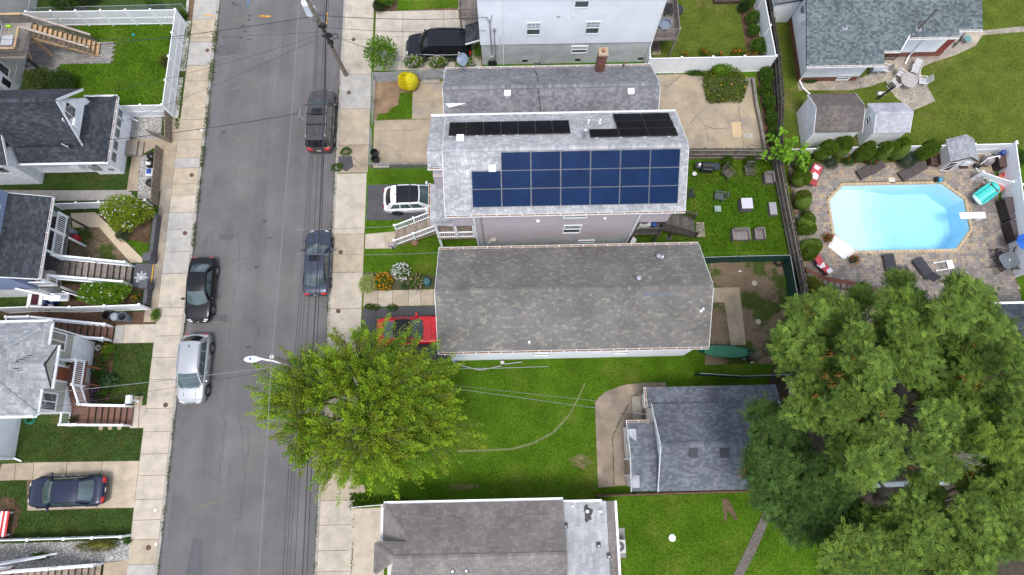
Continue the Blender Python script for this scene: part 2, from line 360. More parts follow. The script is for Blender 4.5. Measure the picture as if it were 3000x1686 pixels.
def fence(name, label, pts, h, style, closed=False, group=None, z=0.0, pitch=None, postgap=2.2, cat='fence', mats=None, h2=None):
    P = [Vector((p[0],p[1],z)) for p in pts]; o = thing(name, label, cat, P[0], group=group); U = Vector((0,0,1))
    m = mats or {'picket':WHITE,'solid':WHITE,'wood':WOODD,'chain':METAL,'screen':GMET}[style]; first = True
    for a, b in zip(P, P[1:]):
        d = b-a; L = d.length; dn = d.normalized(); s = Vector((dn.y,-dn.x,0)); ang = math.atan2(d.y,d.x); k = max(1, round(L/postgap))
        for i in range(0 if first else 1, k+1):
            c = a+d*(i/k); g = MB()
            if style in ('picket','solid'):
                g.box(c.x-.06,c.y-.06,z,c.x+.06,c.y+.06,z+h+.06); g.box(c.x-.08,c.y-.08,z+h+.06,c.x+.08,c.y+.08,z+h+.10)
            elif style == 'wood': g.box(c.x-.05,c.y-.05,z,c.x+.05,c.y+.05,z+h-.05)
            else: g.cyl((c.x,c.y,z),(c.x,c.y,z+h+.05),.03,n=8)
            B(g,'post',m,o)
        first = False
        if style == 'picket':
            for zz in (.12,h*.5,h-.02):
                B(MB().beam(a+U*zz,b+U*zz,.05,.09 if zz < h-.1 else .07),'rail',m,o)
            pt = pitch or .16; n = int(L/pt); me = MB().box(-.011,-.038,0,.011,.038,h-.1).mesh('picket', m) if 0 else MB().box(-.36*pt,-.012,0,.36*pt,.012,h-.1).mesh('picket', m)
            for i in range(n): c = a+d*((i+.5)/n); piece(me,'picket',o,(c.x,c.y,z+.06),ang)
        elif style == 'solid':
            for i in range(k):
                c0, c1 = a+d*(i/k)+dn*.06, a+d*((i+1)/k)-dn*.06; g = MB(); g.beam(c0+U*(h*.5+.03),c1+U*(h*.5+.03),.03,h-.18)
                for q_ in range(1, 8): e = c0+(c1-c0)*(q_/8); g.beam(e+U*.12, e+U*(h-.08), .036, .012, up=dn)
                B(g,'panel',m,o); B(MB().beam(c0+U*(h-.03),c1+U*(h-.03),.06,.09),'rail',m,o); B(MB().beam(c0+U*.07,c1+U*.07,.06,.09),'rail',m,o)
        elif style == 'wood':
            for zz in (h*.18,h*.5,h*.85): B(MB().beam(a+s*.05+U*zz,b+s*.05+U*zz,.05,.09),'rail',m,o)
            pt = pitch or .15; n = int(L/pt)
            mes = [MB().prism([(-.065,0),(.065,0),(.065,hh-.05),(.03,hh),(-.03,hh),(-.065,hh-.05)],-.011,.011).mesh('board', m) for hh in (h,h*.985,h*1.01)]
            for i in range(n): c = a+d*((i+.5)/n)-s*.02; piece(R.choice(mes),'board',o,(c.x,c.y,z+.02),rot=(math.pi/2+R.uniform(-.02,.02),R.uniform(-.02,.02),ang))
        elif style == 'chain':
            B(MB().cyl(a+U*h,b+U*h,.022,n=6),'rail',m,o); g = MB(); n = int(L/.22)
            for i in range(n+1):
                for sg in (1,-1):
                    c = a+d*(i/max(1,n)); e = c+dn*(sg*h)
                    t = (e-a).dot(dn); zz = h
                    if t > L: zz = h*(1-(t-L)/h); e = b.copy()
                    if t < 0: zz = h*(1+t/h); e = a.copy()
                    if zz > .05: g.beam(c+U*.03, Vector((e.x,e.y,z+zz)), .012, .012)
            B(g,'wire_mesh',m,o,kind='stuff')
        elif style == 'screen':
            for i in range(k):
                c0, c1 = a+d*(i/k)+dn*.03, a+d*((i+1)/k)-dn*.03; g = MB(); N = 8; vs = []
                for j in range(N+1):
                    for zz, sg in ((.03,1),(h*.5,1.6),(h,.3)): c = c0+(c1-c0)*(j/N)+s*(.03*sg*math.sin(j*1.7+i)); vs.append((c.x,c.y,z+zz))
                g.add(vs,[(j*3+q_,(j+1)*3+q_,(j+1)*3+q_+1,j*3+q_+1) for j in range(N) for q_ in range(2)]); B(g,'screen',m,o,smooth=True)
            B(MB().cyl(a+U*h,b+U*h,.025,n=6),'rail',METAL,o)
    return o
def inpoly(p, poly):
    c = False; n = len(poly)
    for i in range(n):
        (x0,y0),(x1,y1) = poly[i], poly[(i+1) % n]
        if (y0 > p[1]) != (y1 > p[1]) and p[0] < (x1-x0)*(p[1]-y0)/(y1-y0)+x0: c = not c
    return c
def inpoly_np(X, Y, poly):
    c = np.zeros(len(X), bool); n = len(poly)
    for i in range(n):
        (x0,y0),(x1,y1) = poly[i], poly[(i+1) % n]
        if abs(y1-y0) < 1e-9: continue
        c ^= ((y0 > Y) != (y1 > Y)) & (X < (x1-x0)*(Y-y0)/(y1-y0)+x0)
    return c
def leaves(P, D, ln, wd, cols, spread=.9, up=.35):
    """diamond leaves: bases P, directions D; returns verts, quads, colours"""
    n = len(P); D = D+NR.normal(0,spread,(n,3)); D[:,2] += up; D /= np.linalg.norm(D,axis=1,keepdims=True)+1e-9
    A = np.cross(D, NR.normal(0,1,(n,3))*.55+np.array([0,0,1.0])); A /= np.linalg.norm(A,axis=1,keepdims=True)+1e-9
    l = ln*NR.uniform(.65,1.25,(n,1)); wv = wd*NR.uniform(.7,1.2,(n,1))
    dn = np.array([0,0,-1.0])*l*.12
    V = np.stack([P, P+D*l*.45+A*wv*.5, P+D*l+dn, P+D*l*.45-A*wv*.5], 1).reshape(-1,3)
    F = np.arange(n*4).reshape(n,4); c = np.asarray(cols)
    cc = c[NR.integers(0,len(c),n)]*NR.uniform(.75,1.25,(n,1))
    return V, F, cc
def grass(label, poly, dens=110, h=.09, cols=((.070,.145,.008),(.095,.175,.012),(.05,.105,.008)), z=.01, group=None, holes=()):
    xs = [p[0] for p in poly]; ys = [p[1] for p in poly]; n = int((max(xs)-min(xs))*(max(ys)-min(ys))*dens)
    X = NR.uniform(min(xs),max(xs),n); Y = NR.uniform(min(ys),max(ys),n); k = inpoly_np(X,Y,poly)
    for hp in holes: k &= ~inpoly_np(X,Y,hp)
    P = np.stack([X[k],Y[k],np.full(k.sum(),z)],1); D = np.tile([0,0,1.0],(len(P),1))
    def wav(lo, hi, m):
        f = np.zeros(len(P))
        for _ in range(m): a = NR.uniform(0,6.28); k = 6.283/NR.uniform(lo,hi); f += np.sin(k*(np.cos(a)*P[:,0]+np.sin(a)*P[:,1])+NR.uniform(0,6.28))
        return f/math.sqrt(m)
    V,F,c = leaves(P,D,h,h*.42,cols,spread=.55,up=.2); f1, f2 = wav(.5,2.2,7), wav(2,7,5)
    dry = np.clip((f2+.5*f1-.9)*.9,0,.75)[:,None]; lum = c.mean(1,keepdims=True); c = (c*(1-dry)+np.array([[1.9,1.6,.5]])*lum*dry)*(1+.20*f1+.12*f2)[:,None]; c = np.clip(c,.01,1)
    o = npmesh('grass',V,F,c,GRASS); return tag(o,label,'grass',group,'stuff')
def sheet(name, pts, m, z=.004, kind='structure', parent=None, th=None):
    mb = MB().prism(list(pts), z-(th or .02), z); return B(mb, name, m, parent, kind=None if parent else kind)
# ================================================================ THE SETTING
XL, XR, XLS, XRS = -21.95, -12.3, -23.88, -9.95
struct(MB().box(-700,-600,-.5,700,800,-.2),'ground',mat('far_ground',(.06,.085,.03),col2=(.12,.11,.08),c2scale=.05))
struct(MB().box(XL-.1,-120,-.19,XR+.1,160,-.12),'road',ASPH)
struct(MB().box(-160,-120,-.19,XL,160,0),'terrain',LAWND); struct(MB().box(XR,-120,-.19,160,160,0),'terrain',LAWN)
# curbs
for x0, x1 in ((XL-.15, XL+.005), (XR-.005, XR+.15)):
    k = struct(MB().box(x0,-60,-.18,x1,90,.012),'curb',mat('curb_concrete',(.34,.31,.28),var=.2,fine=.15))
# patches, cracks and paint on the road
def blob(cx, cy, rx, ry, n=14, j=.25):
    return [(cx+rx*math.cos(2*math.pi*i/n)*R.uniform(1-j,1+j), cy+ry*math.sin(2*math.pi*i/n)*R.uniform(1-j,1+j)) for i in range(n)]
road = bpy.data.objects['road']; WPZ = [-.1185]
TAR = mat('old_patch', (.095,.092,.10), rough=.9, var=.12, fine=.25, fscale=26); PALE = mat('worn_patch', (.148,.141,.138), rough=.95, var=.2, fine=.2, fscale=26, col2=(.115,.11,.115), c2scale=2, c2lo=.45, c2hi=.55)
def rp(n, x, y): return q(n, x, y, -.12)
for pts in ([(5,1075,95),(5,1195,80),(5,1190,160),(5,1070,170)], [(6,400,460),(6,585,465),(6,570,515),(6,395,520)], [(6,400,1205),(6,530,1205),(6,520,1275),(6,395,1270)], [(5,360,345),(5,470,340),(5,490,425),(5,355,425)], [(4,2020,1060),(4,2110,1060),(4,2110,1448),(4,1930,1448)]):
    sheet('road_patch',[rp(*p) for p in pts],TAR,-.116,parent=road)
sheet('worn_patch',[rp(*p) for p in [(6,300,320),(6,400,310),(6,450,370),(6,485,440),(6,440,450),(6,470,550),(6,430,560),(6,370,480),(6,365,580),(6,345,585),(6,350,440),(6,280,560),(6,260,580),(6,300,420)]],PALE,-.114,parent=road)
for (n,x,y,rx,ry) in ((5,345,520,.5,3.5),(5,350,800,.45,3),(5,310,1200,.4,3),(4,1760,400,.35,5),(4,1790,150,.4,3),(4,1720,1000,.3,4),(5,1240,350,.4,2.5),(5,760,430,.6,.35)):
    c = rp(n,x,y); WPZ[0] += .0004; sheet('worn_patch',blob(c[0],c[1],rx,ry,18,.35),PALE,WPZ[0],parent=road)
CRACK = mat('crack_filler',(.07,.066,.068),rough=.95); CRACKY = mat('weedy_crack',(.17,.155,.10),rough=.95,var=.3)
def crack(pts, m=CRACK, wd=.02, z=-.1135, parent=road, zz=-.12, jig=.10):
    P = [q(*p, zz) if len(p) == 3 else p for p in pts]; fine = []
    for a, b in zip(P, P[1:]):
        L = math.hypot(b[0]-a[0], b[1]-a[1]); k = max(2, int(L/.22))
        for i in range(k): fine.append((a[0]+(b[0]-a[0])*i/k+R.gauss(0,jig*.45), a[1]+(b[1]-a[1])*i/k+R.gauss(0,jig*.45)))
    fine.append(P[-1]); g = MB()
    for a, b in zip(fine, fine[1:]):
        d = Vector((b[0]-a[0], b[1]-a[1])); 
        if d.length < 1e-4: continue
        s = Vector((-d.y, d.x)).normalized()*wd*.5*R.uniform(.4,1.3); g.poly((a[0]-s.x,a[1]-s.y,z),(b[0]-s.x,b[1]-s.y,z),(b[0]+s.x,b[1]+s.y,z),(a[0]+s.x,a[1]+s.y,z))
    B(g,'crack',m,parent)
for c in ([(5,855,150),(5,845,400),(5,805,700),(5,775,1000)], [(6,660,360),(6,620,480),(6,640,690),(6,600,950),(6,560,1200),(6,540,1448)], [(6,740,1270),(6,800,1290),(6,800,1420)], [(6,560,720),(6,640,690),(6,850,715)], [(13,90,100),(13,135,150),(13,110,300),(13,100,620)], [(13,0,850),(13,70,850),(13,60,1100)], [(6,870,0),(6,860,300),(6,880,600)], [(4,2395,300),(4,2380,560)], [(0,700,1200),(0,720,1400),(0,690,1600)], [(0,620,1120),(0,660,1240),(0,640,1420)]): crack(c)
for c in ([(5,470,160),(5,540,150),(5,640,125)], [(5,455,675),(5,560,665),(5,680,650)], [(5,430,1065),(5,560,1068),(5,650,1078)], [(5,360,430),(5,480,425),(5,690,435)], [(6,440,740),(6,520,720),(6,570,715)], [(6,380,1275),(6,480,1272),(6,620,1290)], [(5,480,1320),(5,600,1300),(5,740,1310)], [(6,660,180),(6,690,110),(6,720,30)], [(4,2040,720),(4,2180,700),(4,2330,660)], [(6,390,1170),(6,460,1165)]): crack(c, CRACKY, .06)
ORANGE = mat('orange_marking_paint',(.62,.30,.03),rough=.8,var=.3,scale=6); BPAINT = mat('blue_marking_paint',(.08,.22,.55),rough=.8)
def stroke(n, pts, m, wd=.08, name='paint_mark', z=-.112, parent=road, zz=-.12):
    g = MB(); P = [q(n,x,y,zz) for x,y in pts]
    for a, b in zip(P, P[1:]): g.beam((*a,z),(*b,z),wd,.003)
    B(g,name,m,parent)
stroke(5,[(660,125),(690,118),(715,130),(760,124)],ORANGE,.10); stroke(5,[(675,118),(700,130),(735,118)],ORANGE,.08)
stroke(5,[(1185,95),(1190,150),(1180,185)],ORANGE,.07); stroke(5,[(588,0),(585,45)],BPAINT,.07)
for (n,x,y) in ((5,600,120),(5,590,150),(5,545,200),(5,560,240),(5,500,40),(5,475,30),(5,400,1005),(6,790,765),(6,912,495),(6,865,345),(5,530,290),(5,595,300),(13,65,285)):
    c = rp(n,x,y); sheet('oil_stain',blob(c[0],c[1],R.uniform(.08,.2),R.uniform(.06,.14),12,.3),CRACK,-.1125,parent=road)
def lid(n,x,y,r=.16,z=.03,parent=None,m=None,name='utility_cover'):
    c = q(n,x,y,z); g = MB().cyl((c[0],c[1],z-.03),(c[0],c[1],z),r,n=18); g.torus((c[0],c[1],z),r*.9,.012,18,4); g.torus((c[0],c[1],z),r*.45,.01,14,4)
    return B(g,name,m or RUST,parent)
RUST = mat('rusty_iron',(.12,.07,.055),rough=.85,var=.3,scale=8)
MANH = mat('worn_iron',(.10,.096,.10),rough=.7,var=.2,fine=.2)
c = rp(0,697,1513); B(MB().cyl((*c,-.13),(*c,-.112),.33,n=24),'manhole_cover',MANH,road)
# ---------------- sidewalks, slab by slab
def slabs(name, x0, x1, ys, tints, z=.018, m=None, along='y', lip=.014):
    """row of concrete slabs between the listed joints; a child for each slab"""
    o = struct(MB().box(min(x0,x1),min(ys),-.02,max(x0,x1),max(ys),.004) if along=='y' else MB().box(min(ys),min(x0,x1),-.02,max(ys),max(x0,x1),.004), name, DIRT)
    for i, (a, b) in enumerate(zip(ys, ys[1:])):
        lo, hi = min(a,b)+lip, max(a,b)-lip; g = MB(); g.t = tints[i % len(tints)]; dz = R.uniform(-.004,.006)
        if along == 'y': g.box(x0,lo,.002,x1,hi,z+dz)
        else: g.box(lo,x0,.002,hi,x1,z+dz)
        B(g,'slab',m or CONC,o)
    return o
tan, gry, lgt, brn = (.95,.87,.76), (.88,.92,.98), (1.06,1.02,.96), (.80,.71,.61)
yl = [q(n,x,y)[1] for n,x,y in ((1,1500,-420),(1,1500,-180),(1,1500,0),(1,1510,148),(1,1450,322),(1,1430,500),(1,1430,617),(1,1400,910),(1,1380,1062),(1,1370,1200),(1,1360,1275),(2,1850,0),(2,1840,112),(2,1820,285),(2,1810,455),(2,1760,685),(2,1740,905),(2,1700,1250),(2,1720,1335),(3,1700,292),(3,1650,510),(3,1620,732),(3,1610,1025),(3,1580,1260),(4,1620,180),(4,1580,405),(4,1560,655),(4,1540,870),(4,1520,1075),(4,1480,1335),(4,1450,1600),(4,1440,1850),(4,1440,2100))]
sw = slabs('sidewalk', XLS, XL-.16, yl, [gry,gry,gry,tan,gry,tan,tan,tan,tan,gry,tan,tan,lgt,gry,gry,gry,lgt,lgt,lgt,lgt,lgt,lgt,lgt,lgt,lgt,lgt,lgt,lgt,tan])
for p in ((5,278,382),(5,158,1327),(2,1868,495),(3,1672,990),(4,1552,1160)): lid(*p,parent=sw)
for p in ((4,1622,770),(4,1628,1125),(5,232,988)): lid(*p,r=.08,parent=sw,m=WPAINT)
stroke(5,[(245,122),(285,116),(340,126)],ORANGE,.08,z=.026,parent=sw,zz=.02)
yr = [q(n,x,y)[1] for n,x,y in ((5,1400,-500),(5,1400,-250),(5,1400,0),(5,1400,300),(5,1400,566),(5,1390,828),(5,1380,1100),(5,1360,1312))]
sw2 = slabs('sidewalk', XR+.16, XRS, yr, [lgt,lgt,lgt,lgt,gry,tan,brn])
yr2 = [q(n,x,y)[1] for n,x,y in ((5,1360,1316),(6,1650,462),(6,1640,815),(6,1620,1150),(0,1060,1050),(0,1050,1180),(0,1040,1300),(0,1035,1400),(17,220,235),(17,220,430),(17,210,633),(17,200,800),(17,200,1000),(17,200,1200),(17,200,1400))]
sw3 = slabs('sidewalk', XR+.16, -10.02, yr2, [lgt,tan,lgt,lgt,tan,tan,tan,tan,lgt,lgt,lgt])
for p in ((5,1385,300),(5,1350,703),(6,1568,628),(6,1546,1172)): lid(*p,parent=sw3 if p[0] == 6 else sw2)
sheet('asphalt_patch',[q(*p,.03) for p in [(5,1270,1185),(5,1370,1185),(5,1385,1260),(5,1330,1300),(5,1270,1270)]],ASPHD,.032,parent=sw2)
for c_ in ([(5,1270,1095),(5,1330,1110),(5,1400,1105),(5,1470,1110)], [(5,1300,1130),(5,1350,1180),(5,1400,1230),(5,1470,1260)], [(5,1340,1290),(5,1400,1250),(5,1440,1300)]): crack([(*p,) for p in c_], CRACK, .025, .03, sw2, .02)
sheet('sidewalk_edge',[(-24.75,9.6),(-23.9,9.6),(-23.9,24.9),(-24.62,24.9)],CONCT,.010)
# west strip of old concrete beside the white fence
ST = mat('lichen_concrete',(.40,.39,.35),rough=.95,var=.35,scale=2,fine=.2,col2=(.16,.17,.10),c2scale=1.2,c2lo=.5,c2hi=.6)
sheet('old_kerb',[q(*p) for p in [(1,1410,165),(1,1450,160),(1,1405,540),(1,1365,540)]],ST,.03); sheet('old_kerb',[q(*p) for p in [(1,1355,590),(1,1390,590),(1,1350,905),(1,1315,905)]],ST,.03); sheet('old_kerb',[q(*p) for p in [(1,1415,0),(1,1435,0),(1,1425,110),(1,1408,120)]],ST,.03)
sheet('verge_soil',[q(*p) for p in [(1,1440,0),(1,1480,0),(1,1470,150),(1,1420,160)]],DIRT,.006)
# ---------------- front gardens and yards, east side
def Q(*ps): return [q(*p) for p in ps]
driveA = Q((7,145,105),(7,850,65),(7,1000,65),(7,1060,560),(7,740,572),(7,370,592),(7,128,606))
dv = sheet('driveway',driveA,DIRT,.006)
yA, yB, yC = q(7,400,95)[1], q(7,400,312)[1], q(7,400,600)[1]; xs_ = [q(7,142,300)[0], q(7,372,300)[0], q(7,724,200)[0], q(7,1040,300)[0]]
for i in range(3):
    for (a,b) in ((yA,yB),(yB,yC)):
        g = MB(); g.t = (1.04,1.02,1.0); g.box(xs_[i]+.012,min(a,b)+.012,.0,xs_[i+1]-.012,max(a,b)-.012,.02+.002*i); B(g,'slab',CONC,dv)
sheet('lawn',Q((7,330,95),(7,850,62),(7,860,-200),(7,330,-200)),LAWN,.008); sheet('flower_bed',Q((7,125,100),(7,330,95),(7,330,-120),(7,125,-120)),MULCH,.012)
sheet('front_yard',Q((7,120,680),(7,300,675),(7,470,690),(7,455,1015),(7,120,1030)),mat('dry_soil',(.20,.13,.08),rough=.95,var=.3,scale=1.2,fine=.4,fscale=14,col2=(.30,.22,.12),c2scale=.9,c2lo=.5,c2hi=.7),.006)
pg = Q((7,350,790),(7,460,785),(7,455,1010),(7,150,1025),(7,170,970),(7,250,960),(7,270,930),(7,340,890)); sheet('lawn',pg,LAWN,.010)
grass('green grass patch beside the tan concrete, below the yellow bush',pg,260)
st = sheet('paved_yard',Q((7,462,690),(7,740,690),(7,740,1010),(7,455,1010)),CONCT,.014); 
sheet('paved_yard',Q((7,135,1025),(7,740,1010),(7,740,1400),(7,120,1395)),CONCT,.010)
for c_ in ([(7,225,1225),(7,300,1255)],[(7,290,1270),(7,350,1330),(7,355,1370)],[(7,135,1110),(7,420,1105),(7,605,1080)],[(7,460,865),(7,640,865),(7,635,960)]): crack(c_,CRACK,.02,.02,st,.01)
# rows between solar house and grey house
l1 = Q((10,72,55),(10,530,45),(10,530,140),(10,70,152)); sheet('lawn',l1,LAWN,.006); grass('narrow grass strip between block wall and white car driveway',l1,200)
sheet('driveway',Q((10,66,152),(10,700,135),(10,700,395),(10,56,402)),ASPHD,.012)
l2 = Q((10,55,404),(10,330,398),(10,250,480),(10,50,497)); sheet('lawn',l2,LAWN,.006); grass('small grass triangle beside the white front stairs',l2,200)
wk = sheet('walkway',Q((10,50,498),(10,250,480),(10,255,600),(10,45,604)),CONCT,.006)
g = MB(); g.t = lgt; g.prism(Q((10,52,500),(10,185,488),(10,188,596),(10,48,602)),.0,.02); B(g,'slab',CONC,wk); g = MB(); g.t = tan; g.prism(Q((10,190,488),(10,262,480),(10,262,592),(10,192,596)),.0,.022); B(g,'slab',CONC,wk)
l3 = Q((10,44,606),(10,255,602),(10,330,560),(10,700,540),(10,580,870),(10,555,880),(10,270,770),(10,40,765)); sheet('lawn',l3,LAWN,.006); grass('front lawn between the white stairs and the flower beds',l3,200)
sheet('flower_bed',Q((10,38,770),(10,270,770),(10,556,790),(10,545,880),(10,35,925)),mat('leafy_bed',(.07,.07,.03),var=.3),.010)
xw = [q(10,x,950)[0] for x in (36,138,242,354,442,530,640)]; slabs('walkway',q(10,300,1007)[1],q(10,300,895)[1],xw,[tan,lgt,tan,lgt],z=.022,along='x')
sheet('driveway',Q((10,32,1022),(10,700,1000),(10,700,1400),(10,20,1410)),ASPHD,.012)
# big lawn in front of the small house, and lawns to its south
big = [(-10.0,q(13,100,1380)[1]+.0),(-10.0,q(10,20,1412)[1]),q(10,700,1402),(12.4,6.2),(12.4,-3.2),(-2,-3.2),(-9.6,-3.2)]
big = [(-10.02,-2.55),(-10.02,6.0),(-4.6,5.9),(3.5,6.1),(12.6,6.1),(12.6,-2.45),(3,-2.45)]
grass('wide green lawn between the shade tree and the small dark-roofed house',big,150,cols=((.068,.14,.006),(.098,.175,.009),(.052,.108,.006)),holes=[Q((15,245,835),(15,235,600),(15,220,240),(15,300,160),(15,450,110),(15,1200,95),(15,1200,850))])
lw2 = [(5.9,-9.5),(5.9,-2.6),(13.5,-2.5),(21,-3),(26,-9.5)]; grass('mown back lawn below the small dark-roofed house',lw2,150,cols=((.068,.14,.006),(.098,.175,.009),(.055,.11,.006)))
bf = Q((17,345,180),(17,800,215),(17,800,255),(17,605,268),(17,350,290)); grass('tall weeds along the low grey pipe rail',bf,300,h=.25,cols=((.05,.11,.01),(.08,.15,.015)))
bare = Q((17,350,120),(17,450,110),(17,465,170),(17,400,180),(17,355,165)); sheet('bare_ground',bare,CONCT,.012)
for (n,x,y,rx,ry) in ((15,120,650,.7,.4),(17,1230,120,1.0,.2)): c = q(n,x,y); sheet('worn_lawn',blob(*c,rx,ry,16,.3),mat('worn_grass',(.095,.115,.022),var=.3,fine=.4,fscale=9,col2=(.17,.13,.06),c2scale=1.3),.006)
scr = Q((15,1110,920),(15,1150,910),(15,1180,960),(15,1225,1055),(15,1200,1065),(15,1150,990),(15,1145,1075),(15,1130,1070)); sheet('bare_patch',scr,DIRT,.014)
fp = [(13,1540,1020,0),(13,1700,1005,0),(13,1900,990,0)]
path = [q(0,1340,1322),q(0,1420,1320),q(0,1500,1316),q(0,1560,1300),q(0,1620,1268),q(0,1665,1220),q(0,1695,1165),q(0,1713,1125)]
g = MB()
for i in range(len(path)-1):
    a, b = path[i], path[i+1]; wd = .07 if i < 5 else .05; d = Vector((b[0]-a[0],b[1]-a[1])); s_ = Vector((-d.y,d.x)).normalized()*wd; z_ = .030
    g.poly((a[0]-s_.x,a[1]-s_.y,z_),(b[0]-s_.x,b[1]-s_.y,z_),(b[0]+s_.x,b[1]+s_.y,z_),(a[0]+s_.x,a[1]+s_.y,z_))
o_ = struct(g,'footpath',mat('trodden_soil',(.15,.17,.06),var=.25,scale=3,fine=.3))
ap = struct(MB().prism(Q((15,245,835),(15,235,600),(15,222,240),(15,250,200),(15,300,162),(15,380,130),(15,450,112),(15,600,98),(15,720,98),(15,720,850),(15,480,815)),-.02,.03),'concrete_apron',CONCD)
crack([(15,355,815),(15,345,480),(15,385,390),(15,440,280),(15,520,170),(15,560,150)],mat('weeds_in_joint',(.06,.075,.025)),.07,.034,ap,.03,.03); crack([(15,235,345),(15,300,350),(15,365,365)],CRACK,.02,.034,ap,.03)
gd = sheet('driveway',Q((17,352,300),(17,610,292),(17,610,1200),(17,320,1200)),CONC,.012); 
for o in [gd]:
    at = o.data.attributes.new('tint','FLOAT_COLOR','FACE'); at.data.foreach_set('color', np.tile([1.06,1.0,.93,1],(len(o.data.polygons),1)).astype(np.float32).ravel())
# boardwalk path on the right
pp = [q(15,1190,1448),q(15,1262,1448),q(15,1345,1290),q(15,1428,1095),q(15,1475,1000),q(15,1405,1000),q(15,1372,1070),q(15,1290,1240)]
sheet('garden_path',pp,mat('path_slab',(.135,.115,.105),var=.15,scale=2,fine=.12),.03)
# grey house back yard
by = Q((14,1240,190),(14,1860,185),(14,1890,560),(14,1900,1060),(14,1200,1070),(14,1240,700)); sheet('back_yard',by,LAWNP,.008)
grass('thin patchy grass in the fenced dirt back yard',by,40,cols=((.06,.09,.02),(.08,.11,.03)))
bp_ = sheet('back_path',Q((14,1255,418),(14,1495,413),(14,1550,900),(14,1420,905),(14,1370,540),(14,1250,542)),CONCT,.016)
# solar house back yard, and tan yard behind the second house
sb = Q((11,1050,500),(11,1830,480),(11,1850,600),(11,1915,1265),(11,1180,1275),(11,600,1240),(11,600,1120),(11,1040,1000)); grass('bright green back lawn behind the solar roof house',sb,330,h=.12,cols=((.075,.17,.010),(.10,.21,.014),(.05,.12,.010)))
sheet('concrete_pad',Q((11,1125,1018),(11,1195,1018),(11,1203,1145),(11,1130,1145)),CONCT,.03)
hy = sheet('paved_yard',Q((8,740,640),(8,990,630),(8,1170,650),(8,1540,660),(8,1610,660),(8,1640,900),(8,1700,1250),(8,1620,1262),(8,1000,1262),(8,750,1262)),CONCT,.012)
for c_ in ([(8,810,728),(8,885,735),(8,1000,640)],[(8,1130,990),(8,1230,1085),(8,1400,1095)],[(8,1130,990),(8,1190,930)],[(8,1130,990),(8,1050,1060)],[(8,1490,900),(8,1530,1250)],[(8,1220,1085),(8,1225,1250)],[(8,1540,1255),(8,1600,1235),(8,1670,1235)]): crack(c_,CRACK,.035,.018,hy,.01)
sheet('patched_concrete',Q((8,1425,1040),(8,1508,1036),(8,1515,1150),(8,1500,1165),(8,1440,1165)),mat('fresh_patch',(.52,.38,.22),var=.12,scale=3),.02,parent=hy)
CHALK = mat('blue_chalk',(.42,.50,.60),rough=.95)
def writing(txt, n, x, y, size, m, parent, z, rz=0.0, name='chalk_writing'):
    cu = bpy.data.curves.new(name,'FONT'); cu.body = txt; cu.size = size; cu.extrude = .001; cu.align_x = 'CENTER'
    o = bpy.data.objects.new(name,cu); C.objects.link(o); dg = bpy.context.evaluated_depsgraph_get(); dg.update(); me = bpy.data.meshes.new_from_object(o.evaluated_get(dg)); bpy.data.objects.remove(o)
    me.materials.clear(); me.materials.append(m); c = q(n,x,y,z); return piece(me,name,parent,(c[0],c[1],z),rz)
writing('CIB',8,1575,1165,.42,CHALK,hy,.021)
# white house back lawn and bed, teal house lawn and walks
gl = Q((8,760,500),(8,820,340),(8,990,330),(8,1000,-250),(8,1480,-250),(8,1495,40),(8,1560,470),(8,1200,490)); sheet('lawn',gl,LAWNY,.006); grass('striped back lawn inside the white privacy fence',gl,110,cols=((.085,.125,.016),(.11,.135,.022),(.065,.105,.012)))
sheet('flower_bed',Q((8,1490,30),(8,1600,-60),(8,1680,300),(8,1780,470),(8,1560,475)),MULCH,.010); sheet('flower_bed',Q((8,740,500),(8,1560,475),(8,1790,470),(8,1790,500),(8,740,515)),MULCH,.012)
sheet('concrete_pad',Q((8,745,340),(8,815,340),(8,828,465),(8,745,470)),CONC and CONCT,.02)
ml = [(19.6,20.1),(19.9,34),(19.9,60),(60,60),(60,20.1)]; sheet('lawn',ml,LAWNY,.004); grass('worn lawn around the teal-roofed house and sheds',[(19.9,20.2),(19.9,45),(44,45),(44,20.2)],70,cols=((.095,.122,.018),(.125,.135,.028),(.072,.102,.014)),holes=[[(21.8,26.9),(21.8,50),(37,50),(37,29.5),(27,26.9)]])
mp = sheet('garden_walk',Q((9,250,690),(9,800,660),(9,985,560),(9,985,420),(9,1590,380),(9,1600,270),(9,1780,265),(9,2172,225),(9,2400,215),(9,2400,260),(9,2172,272),(9,1820,300),(9,1760,390),(9,1590,470),(9,1400,530),(9,1290,580),(9,1300,640),(9,1420,860),(9,1230,940),(9,1075,820),(9,1000,690),(9,850,740),(9,700,768),(9,260,768)),mat('grey_walk',(.30,.26,.22),rough=.9,var=.25,scale=1.2,fine=.12,col2=(.42,.36,.27),c2scale=.5),.014)
for c_ in ([(9,785,690),(9,780,760)],[(9,1090,440),(9,1300,445)],[(9,1150,800),(9,1280,740)],[(9,1500,470),(9,1590,440)],[(9,2150,228),(9,2150,270)],[(9,1260,560),(9,1200,480)]): crack(c_,CRACK,.02,.02,mp,.01,.02)
gp = sheet('garden_strip',Q((8,1640,620),(8,1790,560),(8,1850,900),(8,1870,1290),(8,1720,1290)),MULCH,.006)
